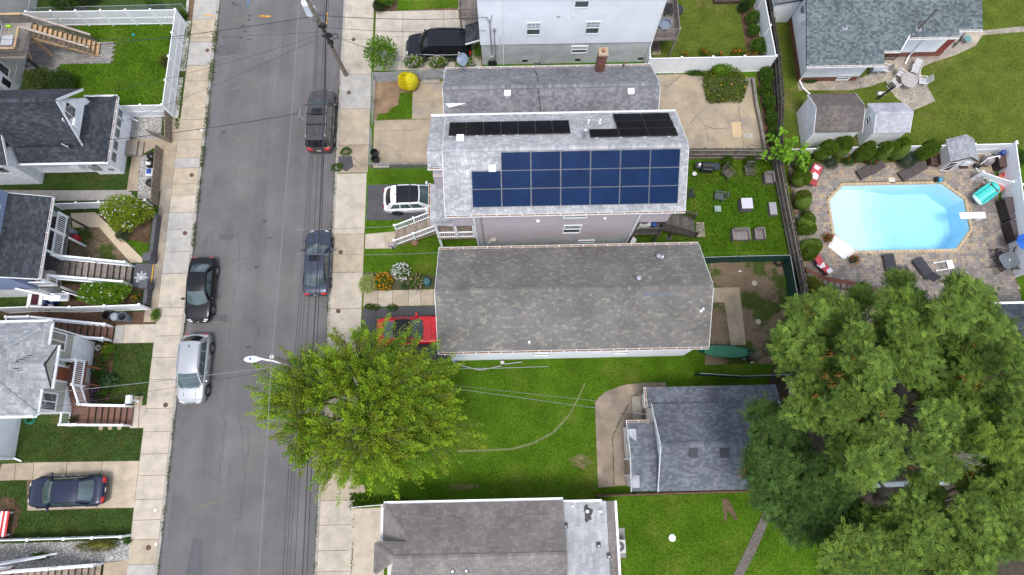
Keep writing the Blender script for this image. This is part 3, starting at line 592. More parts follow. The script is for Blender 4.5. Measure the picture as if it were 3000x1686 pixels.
# ---------------- west side
wl = Q((1,450,480),(1,850,480),(1,860,320),(1,780,320),(1,500,165),(1,1300,150),(1,1235,800),(1,600,800),(1,440,700)); sheet('lawn',wl,LAWN,.006); grass('fenced side lawn next to the wooden deck stairs',wl,260,cols=((.05,.12,.010),(.075,.155,.014),(.04,.085,.01)))
PAV = mat('grey_pavers',(.22,.21,.20),rough=.9,var=.2,scale=2,fine=.15,rnd=.18)
pp1 = Q((1,210,300),(1,500,300),(1,780,330),(1,862,318),(1,852,475),(1,450,485),(1,440,540),(1,205,560)); pv = sheet('patio',pp1,DIRT,.008)
me_ = MB().box(-.19,-.095,0,.19,.095,.02).mesh('paver',PAV)
x0,x1 = min(p[0] for p in pp1), max(p[0] for p in pp1); y0,y1 = min(p[1] for p in pp1), max(p[1] for p in pp1); j = 0; y = y0; cnt = 0
while y < y1:
    x = x0+(.2 if j % 2 else 0)
    while x < x1:
        if inpoly((x,y),pp1) and cnt < 300: piece(me_,'paver',pv,(x,y,.004+R.random()*.006)); cnt += 1
        x += .40
    y += .21; j += 1
GRAV = mat('gravel_stones',(.42,.41,.40),rough=.9,var=.3,fine=0,tint=True); GRAVB = mat('gravel_bed',(.24,.23,.22),var=.4,scale=9,fine=.4,fscale=20,bump=.8,bscale=24)
def gravel(label, poly, dens=260, s=.05):
    sheet('gravel_bed',poly,GRAVB,.006); xs=[p[0] for p in poly]; ys=[p[1] for p in poly]; n=int((max(xs)-min(xs))*(max(ys)-min(ys))*dens); X=NR.uniform(min(xs),max(xs),n); Y=NR.uniform(min(ys),max(ys),n); k=inpoly_np(X,Y,poly); X,Y=X[k],Y[k]; n=len(X)
    r=NR.uniform(.5,1.2,(n,1))*s; a=NR.uniform(0,6.28,n); c,sn=np.cos(a)[:,None],np.sin(a)[:,None]; P=np.stack([X,Y,np.full(n,.008)],1)
    off=[(1,0,0),(0,.8,0),(-1,0,0),(0,-.8,0)]; V=[]
    for ox,oy,oz in off: V.append(P+np.concatenate([r*(ox*c-oy*sn),r*(ox*sn+oy*c),0*r],1))
    V.append(P+np.concatenate([0*r,0*r,r*.8],1)); V=np.stack(V,1).reshape(-1,3); b=np.arange(n)[:,None]*5
    F=np.concatenate([b+np.array([[0,1,4]]),b+np.array([[1,2,4]]),b+np.array([[2,3,4]]),b+np.array([[3,0,4]])],0)
    cc=np.tile(NR.uniform(.45,1.4,(n,1))*np.array([[1,.98,.95]]),(4,1)); o=npmesh('gravel',V,F,cc,GRAV); return tag(o,label,'gravel',None,'stuff')
gravel('pale gravel between white fence and slatted gate',Q((1,990,880),(1,1230,870),(1,1215,1060),(1,1040,1055),(1,985,1040)))
gravel('pale gravel strip behind the leaning picket fence',Q((1,1060,1180),(1,1170,1180),(1,1150,1448),(1,1145,1510),(1,1040,1510)))
gravel('grey gravel below the white stair railing at the lower left',Q((4,-40,1120),(4,1370,1080),(4,1370,1290),(4,1080,1310),(4,400,1440),(4,-40,1448)),140,.06)
cw = sheet('concrete_walk',Q((1,1030,1050),(1,1290,1050),(1,1290,1000),(1,1330,1000),(1,1300,1448),(1,1200,1448),(1,1190,1110),(1,1060,1180),(1,1040,1448),(1,960,1448),(1,1000,1180),(1,960,1175),(1,960,1055)),CONCT,.012)
sheet('concrete_walk',Q((2,-40,60),(2,735,65),(2,1290,60),(2,1380,160),(2,520,170),(2,-40,160)),mat('grey_path',(.30,.28,.26),var=.2,fine=.12),.014)
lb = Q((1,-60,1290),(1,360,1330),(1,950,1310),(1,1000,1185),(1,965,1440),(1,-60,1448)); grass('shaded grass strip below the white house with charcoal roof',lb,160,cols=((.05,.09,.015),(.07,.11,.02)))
# blue house garden
sheet('bare_ground',Q((2,700,430),(2,1000,430),(2,1320,800),(2,700,720)),LAWNP,.006)
gb = Q((2,740,440),(2,1000,432),(2,1320,810),(2,1000,770),(2,820,650)); grass('patchy triangle of grass beside the cream curved walk',gb,130,cols=((.055,.10,.015),(.08,.12,.025)))
sheet('garden_walk',Q((2,715,295),(2,960,285),(2,1030,350),(2,1440,750),(2,1440,790),(2,1320,795),(2,1000,435),(2,735,440)),mat('cream_walk',(.52,.42,.30),rough=.9,var=.1,scale=1.2,fine=.08),.016)
sheet('flower_bed',Q((2,1000,300),(2,1560,200),(2,1500,600),(2,1290,560),(2,1060,370)),MULCH,.010); gt = Q((2,1290,565),(2,1500,560),(2,1475,770),(2,1440,740)); sheet('lawn',gt,LAWN,.008); grass('small bright grass wedge beside the dark garden wall',gt,260)
sheet('flower_bed',Q((2,640,1010),(2,1440,1010),(2,1430,1240),(2,640,1240)),MULCH,.010)
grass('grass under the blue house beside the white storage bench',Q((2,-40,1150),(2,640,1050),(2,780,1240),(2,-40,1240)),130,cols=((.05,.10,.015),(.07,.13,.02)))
sheet('bare_ground',Q((2,-40,1300),(2,1540,1290),(2,1610,1250),(2,1605,1420),(2,1160,1420),(2,-40,1330)),MULCH,.008)
# sage house garden
s1 = sheet('entry_slab',Q((3,1170,182),(3,1580,172),(3,1558,362),(3,1140,370)),DIRT,.006)
g = MB(); g.t = lgt; g.prism(Q((3,1262,180),(3,1578,174),(3,1556,360),(3,1243,366)),0,.03); B(g,'slab',CONC,s1); g = MB(); g.t = gry; g.prism(Q((3,1172,186),(3,1258,182),(3,1239,364),(3,1145,364)),0,.024); B(g,'slab',CONC,s1)
dl = ((.035,.075,.014),(.05,.09,.018),(.065,.085,.02))
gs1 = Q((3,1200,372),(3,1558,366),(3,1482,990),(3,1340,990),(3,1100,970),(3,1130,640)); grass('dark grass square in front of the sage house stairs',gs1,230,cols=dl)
sheet('flower_bed',Q((3,970,360),(3,1160,385),(3,1130,650),(3,1100,950),(3,880,970),(3,940,560)),MULCH,.012)
s2 = sheet('entry_slab',Q((3,1350,995),(3,1478,992),(3,1455,1226),(3,1310,1226)),DIRT,.006); g = MB(); g.t = lgt; g.prism(Q((3,1355,998),(3,1410,996),(3,1395,1222),(3,1315,1222)),0,.03); B(g,'slab',CONC,s2); g = MB(); g.t = lgt; g.prism(Q((3,1415,996),(3,1476,994),(3,1453,1222),(3,1400,1222)),0,.02); B(g,'slab',CONC,s2)
gs2 = Q((3,250,1130),(3,700,1215),(3,1455,1230),(3,1430,1448),(4,1460,248),(4,160,260),(4,195,0)); grass('dark mown lawn between brown stairs and the navy car driveway',gs2,230,cols=dl)
dvb = sheet('driveway',Q((4,-80,300),(4,350,268),(4,1460,252),(4,1403,745),(4,285,775),(4,280,455),(4,-80,460)),DIRT,.006)
for pts,tn in (([(4,25,285),(4,165,278),(4,150,455),(4,-20,460)],brn),([(4,170,278),(4,355,270),(4,340,450),(4,155,455)],brn),([(4,360,270),(4,705,265),(4,680,420),(4,285,770),(4,345,450)],tan),([(4,710,265),(4,1070,260),(4,1050,420),(4,1010,745),(4,290,772),(4,690,425)],tan),([(4,1076,260),(4,1457,254),(4,1400,742),(4,1016,745)],(1.02,.93,.80))):
    g = MB(); g.t = tn; g.prism(Q(*pts),0,.02+R.random()*.003); B(g,'slab',CONC,dvb)
gs3 = Q((4,-60,460),(4,275,458),(4,285,778),(4,1398,750),(4,1375,1070),(4,-60,1100)); grass('dark mown lawn below the navy car driveway',gs3,230,cols=dl)
c = q(4,60,850); sheet('mulch_ring',blob(*c,.9,1.35,20,.12),MULCH,.014)
sheet('entry_slab',Q((4,1090,1320),(4,1340,1290),(4,1325,1460),(4,1075,1460)),CONCT,.02)
# ================================================================ HOUSES, EAST SIDE
def zat(n, x, y, Yw):
    lo, hi = -2, 30
    for i in range(50):
        m_ = (lo+hi)/2
        if q(n,x,y,m_)[1] > Yw: lo = m_
        else: hi = m_
    return lo
def walls(parent, x0, y0, x1, y1, z0, z1, m, ridge=None, exp=.13, name='wall', faces='SENW'):
    g = MB().box(x0+.004,y0+.004,z0,x1-.004,y1-.004,z1); P = {'S':((x0,y0),(x1,y0)),'E':((x1,y0),(x1,y1)),'N':((x1,y1),(x0,y1)),'W':((x0,y1),(x0,y0))}
    for d in faces:
        w_ = wallpoly(*P[d],z0,z1)
        if ridge and ridge[0]=='x' and d in 'EW': w_.insert(3,((x1 if d=='E' else x0),ridge[1],ridge[2])); slab(g,w_,.06)
        if ridge and ridge[0]=='y' and d in 'SN': w_.insert(3,(ridge[1],(y0 if d=='S' else y1),ridge[2])); slab(g,w_,.06)
        courses(g,w_,exp=exp,tab=None,lift=.016,head=.002)
    return B(g,name,m,parent)
def solid(parent, name, x0,y0,z0,x1,y1,z1,m): return B(MB().box(x0,y0,z0,x1,y1,z1),name,m,parent)
def groof(parent, x0,x1,y0,y1,ze,yr,zr,cols,ze1=None,fascia=True,caps=True,**kw):
    ze1 = ze if ze1 is None else ze1
    r = roof(parent,[[(x0,y0,ze),(x1,y0,ze),(x1,yr,zr),(x0,yr,zr)],[(x1,y1,ze1),(x0,y1,ze1),(x0,yr,zr),(x1,yr,zr)]],UNDER,SHING,cols,**kw)
    if caps: B(cap_row(MB(),(x0,yr,zr),(x1,yr,zr),cols=cols),'ridge_cap',SHING,r,kind='stuff')
    if fascia:
        for x in (x0-.012,x1+.012):
            g = MB(); g.beam((x,y0,ze-.09),(x,yr,zr-.09),.022,.17); g.beam((x,yr,zr-.09),(x,y1,ze1-.09),.022,.17); B(g,'rake_board',WPAINT,r)
    return r
def vent(parent, c, kind='pipe', h=.45, r=.06, m=None):
    g = MB()
    if kind == 'pipe': g.cyl((c[0],c[1],c[2]-.3),(c[0],c[1],c[2]+h),r,n=10); g.cyl((c[0],c[1],c[2]-.12),(c[0],c[1],c[2]+.06),r*2.4,r*1.3,n=12); return B(g,'vent_pipe',m or WPAINT,parent)
    if kind == 'flue': g.cyl((c[0],c[1],c[2]-.3),(c[0],c[1],c[2]+h),r,n=12); g.cyl((c[0],c[1],c[2]+h),(c[0],c[1],c[2]+h+.05),r*1.7,n=14); g.cyl((c[0],c[1],c[2]+h+.05),(c[0],c[1],c[2]+h+.13),r*1.7,r*.4,n=14); g.cyl((c[0],c[1],c[2]-.15),(c[0],c[1],c[2]+.05),r*2.2,r*1.2,n=12); return B(g,'flue_pipe',m or METAL,parent)
    g.box(c[0]-.17,c[1]-.17,c[2]-.15,c[0]+.17,c[1]+.17,c[2]+.1); g.box(c[0]-.21,c[1]-.21,c[2]+.1,c[0]+.21,c[1]+.21,c[2]+.15); return B(g,'roof_vent',m or WPAINT,parent)
# ---------- J: long grey house
J = thing('house','long low house under a mottled grey-brown roof, red car at its front','house',(4,9.6,0))
solid(J,'foundation',-3.66,6.52,0,11.4,12.62,.55,BLOCK); walls(J,-3.7,6.48,11.45,12.66,.55,4.55,SIDW,ridge=('x',9.6,6.45))
JC = [(.150,.142,.136),(.162,.152,.143),(.140,.132,.128),(.175,.164,.150),(.155,.150,.140),(.205,.195,.165),(.145,.135,.130),(.152,.144,.137)]
rj = groof(J,-4.28,11.95,6.36,12.82,4.6,9.6,6.6,JC,tab=.24)
gutter(J,(-4.28,6.36),(11.95,6.36),4.6,(0,-1)); gutter(J,(-4.28,12.82),(11.95,12.82),4.6,(0,1))
B(MB().add([(a[0],a[1],a[2]) for a in [(7.9,9.15,6.36),(9.6,9.15,6.36),(9.6,9.32,6.465),(7.9,9.32,6.465)]],[(0,1,2,3)]),'patched_shingles',mat('slate_patch',(.13,.14,.17)),rj)
def on(y, yr, zr, ye, ze): return ze+(zr-ze)*(1-abs(y-yr)/abs(ye-yr))
for n,x,y,k,h,r_ in ((14,795,168,'flue',.55,.09),(14,838,162,'pipe',.3,.05),(14,620,365,'flue',.9,.09),(14,1172,608,'pipe',.45,.06),(10,1208,1262,'pipe',.25,.05)):
    z_ = 5.8; 
    for _ in range(5): c = q(n,x,y,z_); z_ = on(c[1],9.6,6.6,12.82 if c[1]>9.6 else 6.36,4.6)
    vent(J,(*c,z_),k,h,r_)
downspout(J,[(-3.9,6.2,4.5),(-3.72,6.42,4.2),(-3.72,6.42,.25)]); downspout(J,[(-3.72,6.4,.2),(-3.1,6.15,.08),(-2.0,5.85,.06),(-.6,6.1,.05)],.025,GMET)
B(MB().tube([(-.6,6.2,.3),(-.2,6.2,.3),(.8,6.3,.3)],.03).cbox((-.5,6.25,.5),(.25,.2,.35)),'gas_meter',METAL,J); B(MB().tube([(-3.7,6.0,.1),(-1,5.95,.1),(2.6,6.0,.08)],.02),'pipe',GMET,J)
fd = MB(); fbox(fd,(-3.7,7.9,1.2),'W',-1.25,-1.15,1.25,1.05,.0,.05); 
for k in range(1,4): fbox(fd,(-3.7,7.9,1.2),'W',-1.2,-1.15+.55*k-.01,1.2,-1.15+.55*k+.01,.05,.06)
B(fd,'garage_door',WPAINT,J); window(J,(-3.7,11.2,2.6),'W',1.2,1.3); window(J,(2,6.48,2.6),'S'); window(J,(7,6.48,2.6),'S')
solid(J,'rear_bay',11.45,10.6,2.2,12.0,11.7,3.2,WPAINT); solid(J,'rear_step',11.46,7.2,0,12.8,8.3,.9,GMET); railing(J,(11.5,7.2,.9),(12.8,7.2,.9),.9,GMET); railing(J,(12.8,8.25,.9),(12.8,7.3,.9),.9,GMET)
# ---------- I: solar house
I = thing('house','two-storey mauve house with rows of solar panels on its pale grey roof','house',(3,17.3,0))
solid(I,'foundation',-2.02,14.32,0,8.22,20.2,2.2,BLOCK); walls(I,-2.05,14.28,8.25,20.25,2.2,4.86,SIDM,faces='SENW'); walls(I,-3.35,14.28,10.0,20.25,4.86,7.33,SIDM,ridge=('x',17.27,9.12))
IC = [(.30,.305,.32),(.34,.345,.36),(.37,.37,.38),(.32,.32,.33),(.28,.285,.30),(.40,.40,.41)]
ri = groof(I,-3.62,10.5,14.02,20.52,7.36,17.27,9.3,IC)
roof(I,[[(-3.62,20.50,7.22),(-4.52,20.50,7.22),(-4.52,17.27,9.14),(-3.62,17.27,9.14)],[(-4.52,16.52,8.68),(-3.62,16.52,8.68),(-3.62,17.27,9.14),(-4.52,17.27,9.14)]],UNDER,SHING,IC)
solid(I,'wall',-4.4,16.6,4.9,-3.36,20.2,7.1,SIDM); gutter(I,(-4.52,16.5),(-3.62,16.5),8.62,(0,-1))
gutter(I,(-3.62,14.02),(10.5,14.02),7.36,(0,-1)); gutter(I,(-4.52,20.52),(10.5,20.52),7.3,(0,1),debris=False)
# entry porch
roof(I,[[(-4.78,17.1,5.0),(-4.78,14.3,5.0),(-3.36,14.9,5.75),(-3.36,16.5,5.75)],[(-4.78,14.3,5.0),(-3.36,14.2,5.0),(-3.36,14.9,5.75)]],UNDER,SHING,IC); gutter(I,(-4.78,17.1),(-4.78,14.3),5.0,(-1,0))
deck(I,-4.6,14.35,-2.06,17.1,2.3,WOODGB,'y'); B(MB().box(-4.6,14.4,4.72,-3.4,17.0,4.84),'porch_ceiling',WPAINT,I)
for x in (-4.52,-3.3,-2.15): B(MB().box(x-.08,14.36,0 if x < -4 else 2.3,x+.08,14.52,4.75),'post',WHITE,I)
B(MB().box(-4.6,16.95,0,-4.45,17.1,4.75),'post',WHITE,I)
railing(I,(-4.45,14.42,2.3),(-3.38,14.42,2.3),.95,posts=(0,0)); railing(I,(-3.22,14.42,2.3),(-2.23,14.42,2.3),.95,posts=(0,0)); railing(I,(-4.55,14.5,2.3),(-4.55,14.9,2.3),.95,posts=(0,0)); railing(I,(-4.55,16.15,2.3),(-4.55,16.95,2.3),.95,posts=(0,0))
stairs(I,(-4.62,15.5,2.3),(-7.75,15.25,.0),1.05,11,WOODGB)
for dy in (.55,-.55):
    a, m_, b = Vector((-4.65,15.5+dy,2.3)), Vector((-6.3,15.37+dy,1.12)), Vector((-7.75,15.25+dy,.12)); railing(I,a,m_,.9,posts=(1,1)); railing(I,m_,b,.9,posts=(0,1))
window(I,(4.15,14.28,3.85),'S',1.0,1.35,False); window(I,(4.15,14.28,6.22),'S',1.3,.62,False); window(I,(5.35,14.32,1.0),'S',.95,.8,False)
window(I,(-2.05,18.6,3.6),'W'); window(I,(-3.35,15.6,6.3),'W',.9,1.1)
B(MB().box(-2.10,15.0,2.3,-2.05,15.95,4.4),'door',WPAINT,I)
downspout(I,[(-2.0,14.05,7.25),(-2.0,14.2,6.9),(-1.98,14.2,.2)]); downspout(I,[(-1.6,14.2,7.0),(-1.55,14.2,.9)],.035,GMET); downspout(I,[(8.05,14.05,7.25),(8.05,14.2,6.9),(8.1,14.2,.3)])
B(MB().cbox((-.95,14.15,2.3),(.42,.2,.3)).cbox((-1.15,14.16,1.7),(.2,.15,.5)).tube([(-1.15,14.18,3.2),(-1.15,14.18,.6)],.025),'meter_box',mat('beige_metal',(.42,.38,.32)),I)
B(MB().cbox((1.9,14.22,5.55),(.2,.16,.2)),'wall_vent',WPAINT,I); B(MB().cbox((6.0,14.22,5.75),(.15,.12,.12)),'wall_vent',WPAINT,I)
# rear deck with stair
deck(I,8.27,14.38,10.2,16.4,2.25,WOODD,'x'); railing(I,(8.35,14.43,2.25),(10.1,14.43,2.25),.95,WOODD,.11,posts=(1,1))
for x in (8.4,10.08): B(MB().box(x-.06,14.4,0,x+.06,14.52,4.85),'post',WOODD,I)
B(MB().box(10.0,16.3,0,10.12,16.42,4.85),'post',WOODD,I)
stairs(I,(10.2,15.55,2.25),(13.1,15.5,.0),1.25,11,WOODD)
for dy in (.66,-.66): railing(I,(10.25,15.52+dy,2.25),(13.1,15.5+dy,.1),.92,WOODD,.12)
B(MB().cyl((11.3,14.85,0),(11.3,14.85,1.2),.06).cyl((11.3,14.85,0),(11.3,14.85,.06),.2),'post',WOODD,I)
# solar arrays
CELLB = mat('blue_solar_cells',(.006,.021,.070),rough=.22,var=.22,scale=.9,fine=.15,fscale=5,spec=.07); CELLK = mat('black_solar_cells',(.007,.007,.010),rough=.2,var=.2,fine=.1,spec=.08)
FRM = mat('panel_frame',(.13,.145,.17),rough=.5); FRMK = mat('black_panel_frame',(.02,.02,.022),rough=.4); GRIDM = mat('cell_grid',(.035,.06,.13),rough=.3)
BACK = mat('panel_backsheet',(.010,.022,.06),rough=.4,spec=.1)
def panel_proto(w_, h_, frm, cell, nx, ny):
    f = MB().box(0.006,.006,.0,w_-.006,h_-.006,.034); r_ = MB()
    for a in ((0,0,w_,.016),(0,h_-.016,w_,h_),(0,.016,.016,h_-.016),(w_-.016,.016,w_,h_-.016)): r_.box(a[0],a[1],.0,a[2],a[3],.044)
    c = MB(); u, v = (w_-.05)/nx, (h_-.05)/ny
    for i in range(nx):
        for j in range(ny): c.add([(.025+u*i+.004,.025+v*j+.004,.040),(.025+u*(i+1)-.004,.025+v*j+.004,.040),(.025+u*(i+1)-.004,.025+v*(j+1)-.004,.040),(.025+u*i+.004,.025+v*(j+1)-.004,.040)],[(0,1,2,3)])
    return f.mesh('solar_panel',BACK if frm is FRM else FRMK), c.mesh('cells',cell), r_.mesh('panel_frame',frm)
aS = math.atan2(9.3-7.36,17.27-14.02); aN = math.atan2(9.3-7.36,20.52-17.27)
def put_panel(pr, x, y, side):
    z = (7.36+(y-14.02)*math.tan(aS) if side=='S' else 7.36+(20.52-y)*math.tan(aN))+.11
    o = piece(pr[0],'solar_panel',I,(x,y,z),rot=((aS,0,0) if side=='S' else (-aN,0,0))); c = bpy.data.objects.new('cells',pr[1]); C.objects.link(c); c.parent = o; c = bpy.data.objects.new('panel_frame',pr[2]); C.objects.link(c); c.parent = o
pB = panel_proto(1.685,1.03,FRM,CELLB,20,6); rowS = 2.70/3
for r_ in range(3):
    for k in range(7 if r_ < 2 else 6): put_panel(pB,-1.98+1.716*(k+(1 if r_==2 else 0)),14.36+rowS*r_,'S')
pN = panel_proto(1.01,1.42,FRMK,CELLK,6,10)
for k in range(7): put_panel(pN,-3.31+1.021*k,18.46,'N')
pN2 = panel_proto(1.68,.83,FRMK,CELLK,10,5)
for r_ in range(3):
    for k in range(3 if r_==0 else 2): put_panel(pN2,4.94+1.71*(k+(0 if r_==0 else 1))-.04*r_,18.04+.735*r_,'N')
for i in range(7):
    y_, z_ = 17.12, 7.36+(17.12-14.02)*math.tan(aS)+.05; B(MB().cbox((-.1+i*1.55,y_,z_),(.32,.06,.06)),'panel_clamp',GMET,I)
for i in range(10):
    x_ = -3.2+i*.78 if i < 6 else 5.3+(i-6)*1.4; y_ = 18.38 if i < 6 else 17.97; B(MB().cbox((x_,y_,7.36+(20.52-y_)*math.tan(aN)+.05),(.22,.10,.07)),'panel_clamp',GMET,I)
for n,x,y,k,h,rr in ((8,213,1045,'pipe',.35,.05),(8,310,1045,'pipe',.4,.06),(8,175,1170,'flue',1.0,.09),(10,775,65,'pipe',.3,.06),(7,865,1180,'box',0,0),(10,948,40,'box',0,0)):
    z_ = 8
    for _ in range(5): c = q(n,x,y,z_); z_ = on(c[1],17.27,9.3,20.52 if c[1]>17.27 else 14.02,7.36)
    vent(I,(*c,z_),k,h,rr)
# ---------- H: low house with chimney and dish
Hh = thing('house','low house with streaked grey roof and brick chimney behind the solar house','house',(3,23.4,0))
walls(Hh,-3.6,21.0,9.85,25.75,0,3.75,SIDB,ridge=('x',23.4,5.7)); HC = [(.165,.165,.18),(.20,.20,.215),(.225,.225,.235),(.15,.15,.165),(.185,.185,.195)]
rh = groof(Hh,-3.98,10.1,20.72,26.08,3.8,23.4,5.85,HC)
gutter(Hh,(-3.98,26.08),(10.1,26.08),3.8,(0,1)); 
# small cross gable on the front
roof(Hh,[[(-3.98,22.55,4.55),(-3.98,21.0,4.2),(-2.1,22.3,5.05),(-2.1,22.5,5.05)]],UNDER,SHING,HC); B(MB().prism([(-3.85,22.58),(-2.5,22.58),(-3.6,22.3)],5.22,5.28),'gable_board',WPAINT,Hh)
gutter(Hh,(-3.98,26.0),(-3.98,20.8),3.75,(-1,0)); B(cap_row(MB(),(-3.95,26.0,3.86),(-2.2,24.1,5.33),cols=HC,wd=.22),'hip_cap',SHING,rh,kind='stuff')
solid(Hh,'awning',-4.75,20.85,2.7,-4.0,23.1,2.78,mat('blue_awning',(.20,.25,.33),rough=.5))
bx = []; zc = zat(8,303,432,25.55); ch = MB().box(*[v for v in (q(8,275,598,4.2)[0]-.02,25.25,3.8,q(8,275,598,4.2)[0]+.50,25.75,zc-.12)]); cx = q(8,275,598,4.2)[0]
chm = B(ch,'chimney',mat('mortar',(.30,.25,.21),var=.2),rh); g = MB(); bc = [(.9,.8,.75),(1.15,.9,.8),(.7,.55,.5),(1.3,1.0,.9)]
for w_ in (wallpoly((cx-.02,25.25),(cx+.50,25.25),3.9,zc-.12),wallpoly((cx-.02,25.75),(cx-.02,25.25),3.9,zc-.12),wallpoly((cx+.50,25.25),(cx+.50,25.75),3.9,zc-.12)): courses(g,w_,exp=.085,tab=.21,lift=.018,cols=bc,jit=0,head=.016,gap=.02)
B(g,'bricks',BRICK,chm,kind='stuff'); B(MB().box(cx-.08,25.19,zc-.12,cx+.56,25.81,zc).box(cx-.05,25.22,zc,cx+.53,25.78,zc+.03),'chimney_cap',CONCT,chm); B(MB().cyl((cx+.24,25.5,zc),(cx+.24,25.5,zc+.16),.14,.12,n=14),'flue_liner',mat('terracotta',(.30,.13,.07)),chm)
B(MB().cyl((q(8,508,595,4)[0],25.9,3.8),(q(8,512,575,4)[0],25.9,4.5),.06),'vent_pipe',mat('rust_pipe',(.2,.1,.07)),rh)
for n,x,y in ((7,1265,800),(8,572,783)):
    z_ = 5
    for _ in range(5): c = q(n,x,y,z_); z_ = on(c[1],23.4,5.85,20.72,3.8)
    vent(Hh,(*c,z_),'box')
cab = [(*q(7,1490,580,4.0),4.0)]
pts = []
for x,y in ((1490,585),(1515,640),(1525,700),(1522,760),(1535,850),(1550,955)):
    z_ = 5
    for _ in range(5): c = q(7,x,y,z_); z_ = on(c[1],23.4,5.85,26.08 if c[1]>23.4 else 20.72,3.8)
    pts.append((*c,z_+.05))
B(MB().tube(pts,.022,5),'cable',BLACK,rh)
dp = q(7,893,610,4.1); dish = thing('satellite_dish','slate blue satellite dish on the low house roof edge','satellite dish',(dp[0],25.7,4.05)); D0 = Vector((dp[0],25.7,4.05))
B(MB().tube([D0,D0+Vector((0,0,.7)),D0+Vector((0,.12,.95))],.03),'mast',GMET,dish); B(MB().tube([D0+Vector((-.6,-.1,-.05)),D0+Vector((0,0,.5))],.015).tube([D0+Vector((.6,-.1,-.05)),D0+Vector((0,0,.5))],.015),'brace',GMET,dish)
g = MB(); dc = D0+Vector((0,.2,1.15)); ax = Vector((-.25,-.35,.75)).normalized(); a_ = ax.cross(Vector((0,1,0))).normalized(); b_ = ax.cross(a_); vs = [dc-ax*.08]
for rr,zz in ((.16,-.065),(.30,-.03),(.42,.02)):
    for i in range(18): t = 2*math.pi*i/18; vs.append(dc+ax*zz+a_*(rr*math.cos(t)*.92)+b_*(rr*math.sin(t)))
fs = [(0,1+i,1+(i+1)%18) for i in range(18)]+[(1+18*k+i,19+18*k+i,19+18*k+(i+1)%18,1+18*k+(i+1)%18) for k in range(2) for i in range(18)]
B(g.add(vs,fs),'reflector',mat('dish_grey',(.16,.20,.27),rough=.45),dish,smooth=True); B(MB().beam(dc-b_*.4,dc-b_*.3+ax*.5,.03,.03).cbox(dc-b_*.3+ax*.52,(.12,.10,.16)),'feed_arm',GMET,dish)
deck(Hh,9.9,20.9,11.1,22.4,.55,WOODGB,'y'); B(MB().poly((9.9,22.45,1.2),(11.1,22.3,1.0),(10.9,22.9,1.0),(9.9,23.4,1.25)),'tarp',mat('grey_tarp',(.17,.165,.15)),Hh)
# ---------- G: tall white house
G = thing('house','tall two-storey white house on a grey block base at the top edge','house',(4.5,33,0))
solid(G,'foundation',-1.6,28.92,0,10.68,39.0,2.5,BLOCK); walls(G,-1.64,28.87,10.72,39.05,2.5,8.6,SIDW,ridge=('x',34,11),faces='SEW',exp=.12)
groof(G,-2.1,11.2,28.4,39.5,8.5,34,11.2,GREYSH)
for x,z,w_,h_ in ((2.11,4.21,.86,1.22),(6.2,4.22,.86,1.22),(5.2,7.0,.86,1.22)): window(G,(x,28.87,z),'S',w_,h_)
window(G,(5.55,28.92,1.68),'S',1.05,.72); 
for n,x,y in ((7,1413,525),(8,123,517),(8,657,509)): c = q(n,x,y,.4); B(MB().box(c[0]-.2,28.895,.3,c[0]+.2,28.925,.52),'crawl_vent',DARK,G)
downspout(G,[(-.02,28.83,8.4),(0.0,28.83,.1)]); downspout(G,[(10.68,28.83,8.4),(10.66,28.83,.1)])
B(MB().tube([(-.9,28.8,5.4),(-.85,28.8,1.0)],.05).tube([(-.62,28.8,4.3),(-.6,28.8,1.0)],.04).cbox((-.85,28.75,1.1),(.3,.22,.4)).cbox((-.6,28.78,4.3),(.18,.12,.3)),'electric_conduit',GMET,G); B(MB().tube([(-1.1,28.8,5.5),(-.95,28.75,5.15),(-.8,28.75,5.3),(-.75,28.8,5.8)],.025),'service_cable',GMET,G)
B(MB().tube([(-.3,28.82,3.6),(-.3,28.82,1.2)],.02).tube([(-.2,28.82,3.6),(-.2,28.82,1.4)],.02),'pipe',WPAINT,G)
hr = thing('hose_reel','black coiled garden hose on the block base of the tall white house','hose',(-.85,28.75,0)); B(MB().torus((-.85,28.75,.45),.27,.09,20,8,'y').torus((-.85,28.72,.45),.12,.05,14,6,'y'),'coil',BLACK,hr,smooth=True); B(MB().cbox((-.85,28.83,.45),(.2,.1,.2)),'bracket',GMET,hr)
B(MB().tube([(2.3,28.8,.5),(2.7,28.8,.5),(2.75,28.8,.15),(3.4,28.7,.3)],.03).cbox((2.45,28.75,.35),(.3,.2,.35)),'gas_meter',METAL,G)
B(MB().cbox((3.75,28.84,5.55),(.22,.08,.16)),'wall_vent',mat('vent_grey',(.45,.46,.48)),G); B(MB().cbox((4.75,28.83,5.5),(.06,.08,.28)),'wall_vent',WPAINT,G)
# front deck and awning, rear deck
deck(G,-3.15,31.0,-1.66,35,2.6,WOODG,'y'); railing(G,(-3.1,31.06,2.6),(-1.75,31.06,2.6),.95,WOODG); railing(G,(-3.1,31.1,2.6),(-3.1,35,2.6),.95,WOODG,posts=(0,1)); B(MB().box(-3.12,31.04,0,-3.0,31.16,2.5),'post',WOODG,G)
roof(G,[[(-2.75,30.9,2.0),(-2.75,29.35,2.0),(-1.66,29.35,2.45),(-1.66,30.9,2.45)]],UNDER,SHING,[(.04,.045,.055),(.055,.06,.07),(.03,.034,.04)]); B(MB().beam((-2.75,29.33,1.94),(-1.66,29.33,2.39),.03,.14),'rake_board',WHITE,G)
deck(G,10.75,29.0,12.5,34.5,2.6,WOODG,'x'); railing(G,(10.85,29.06,2.6),(12.44,29.06,2.6),1.0,WOODG); railing(G,(12.44,29.1,2.6),(12.44,34.4,2.6),1.0,WOODG,posts=(0,1))
for y in (29.08,34): B(MB().box(12.38,y,0,12.5,y+.12,2.5),'post',WOODG,G)
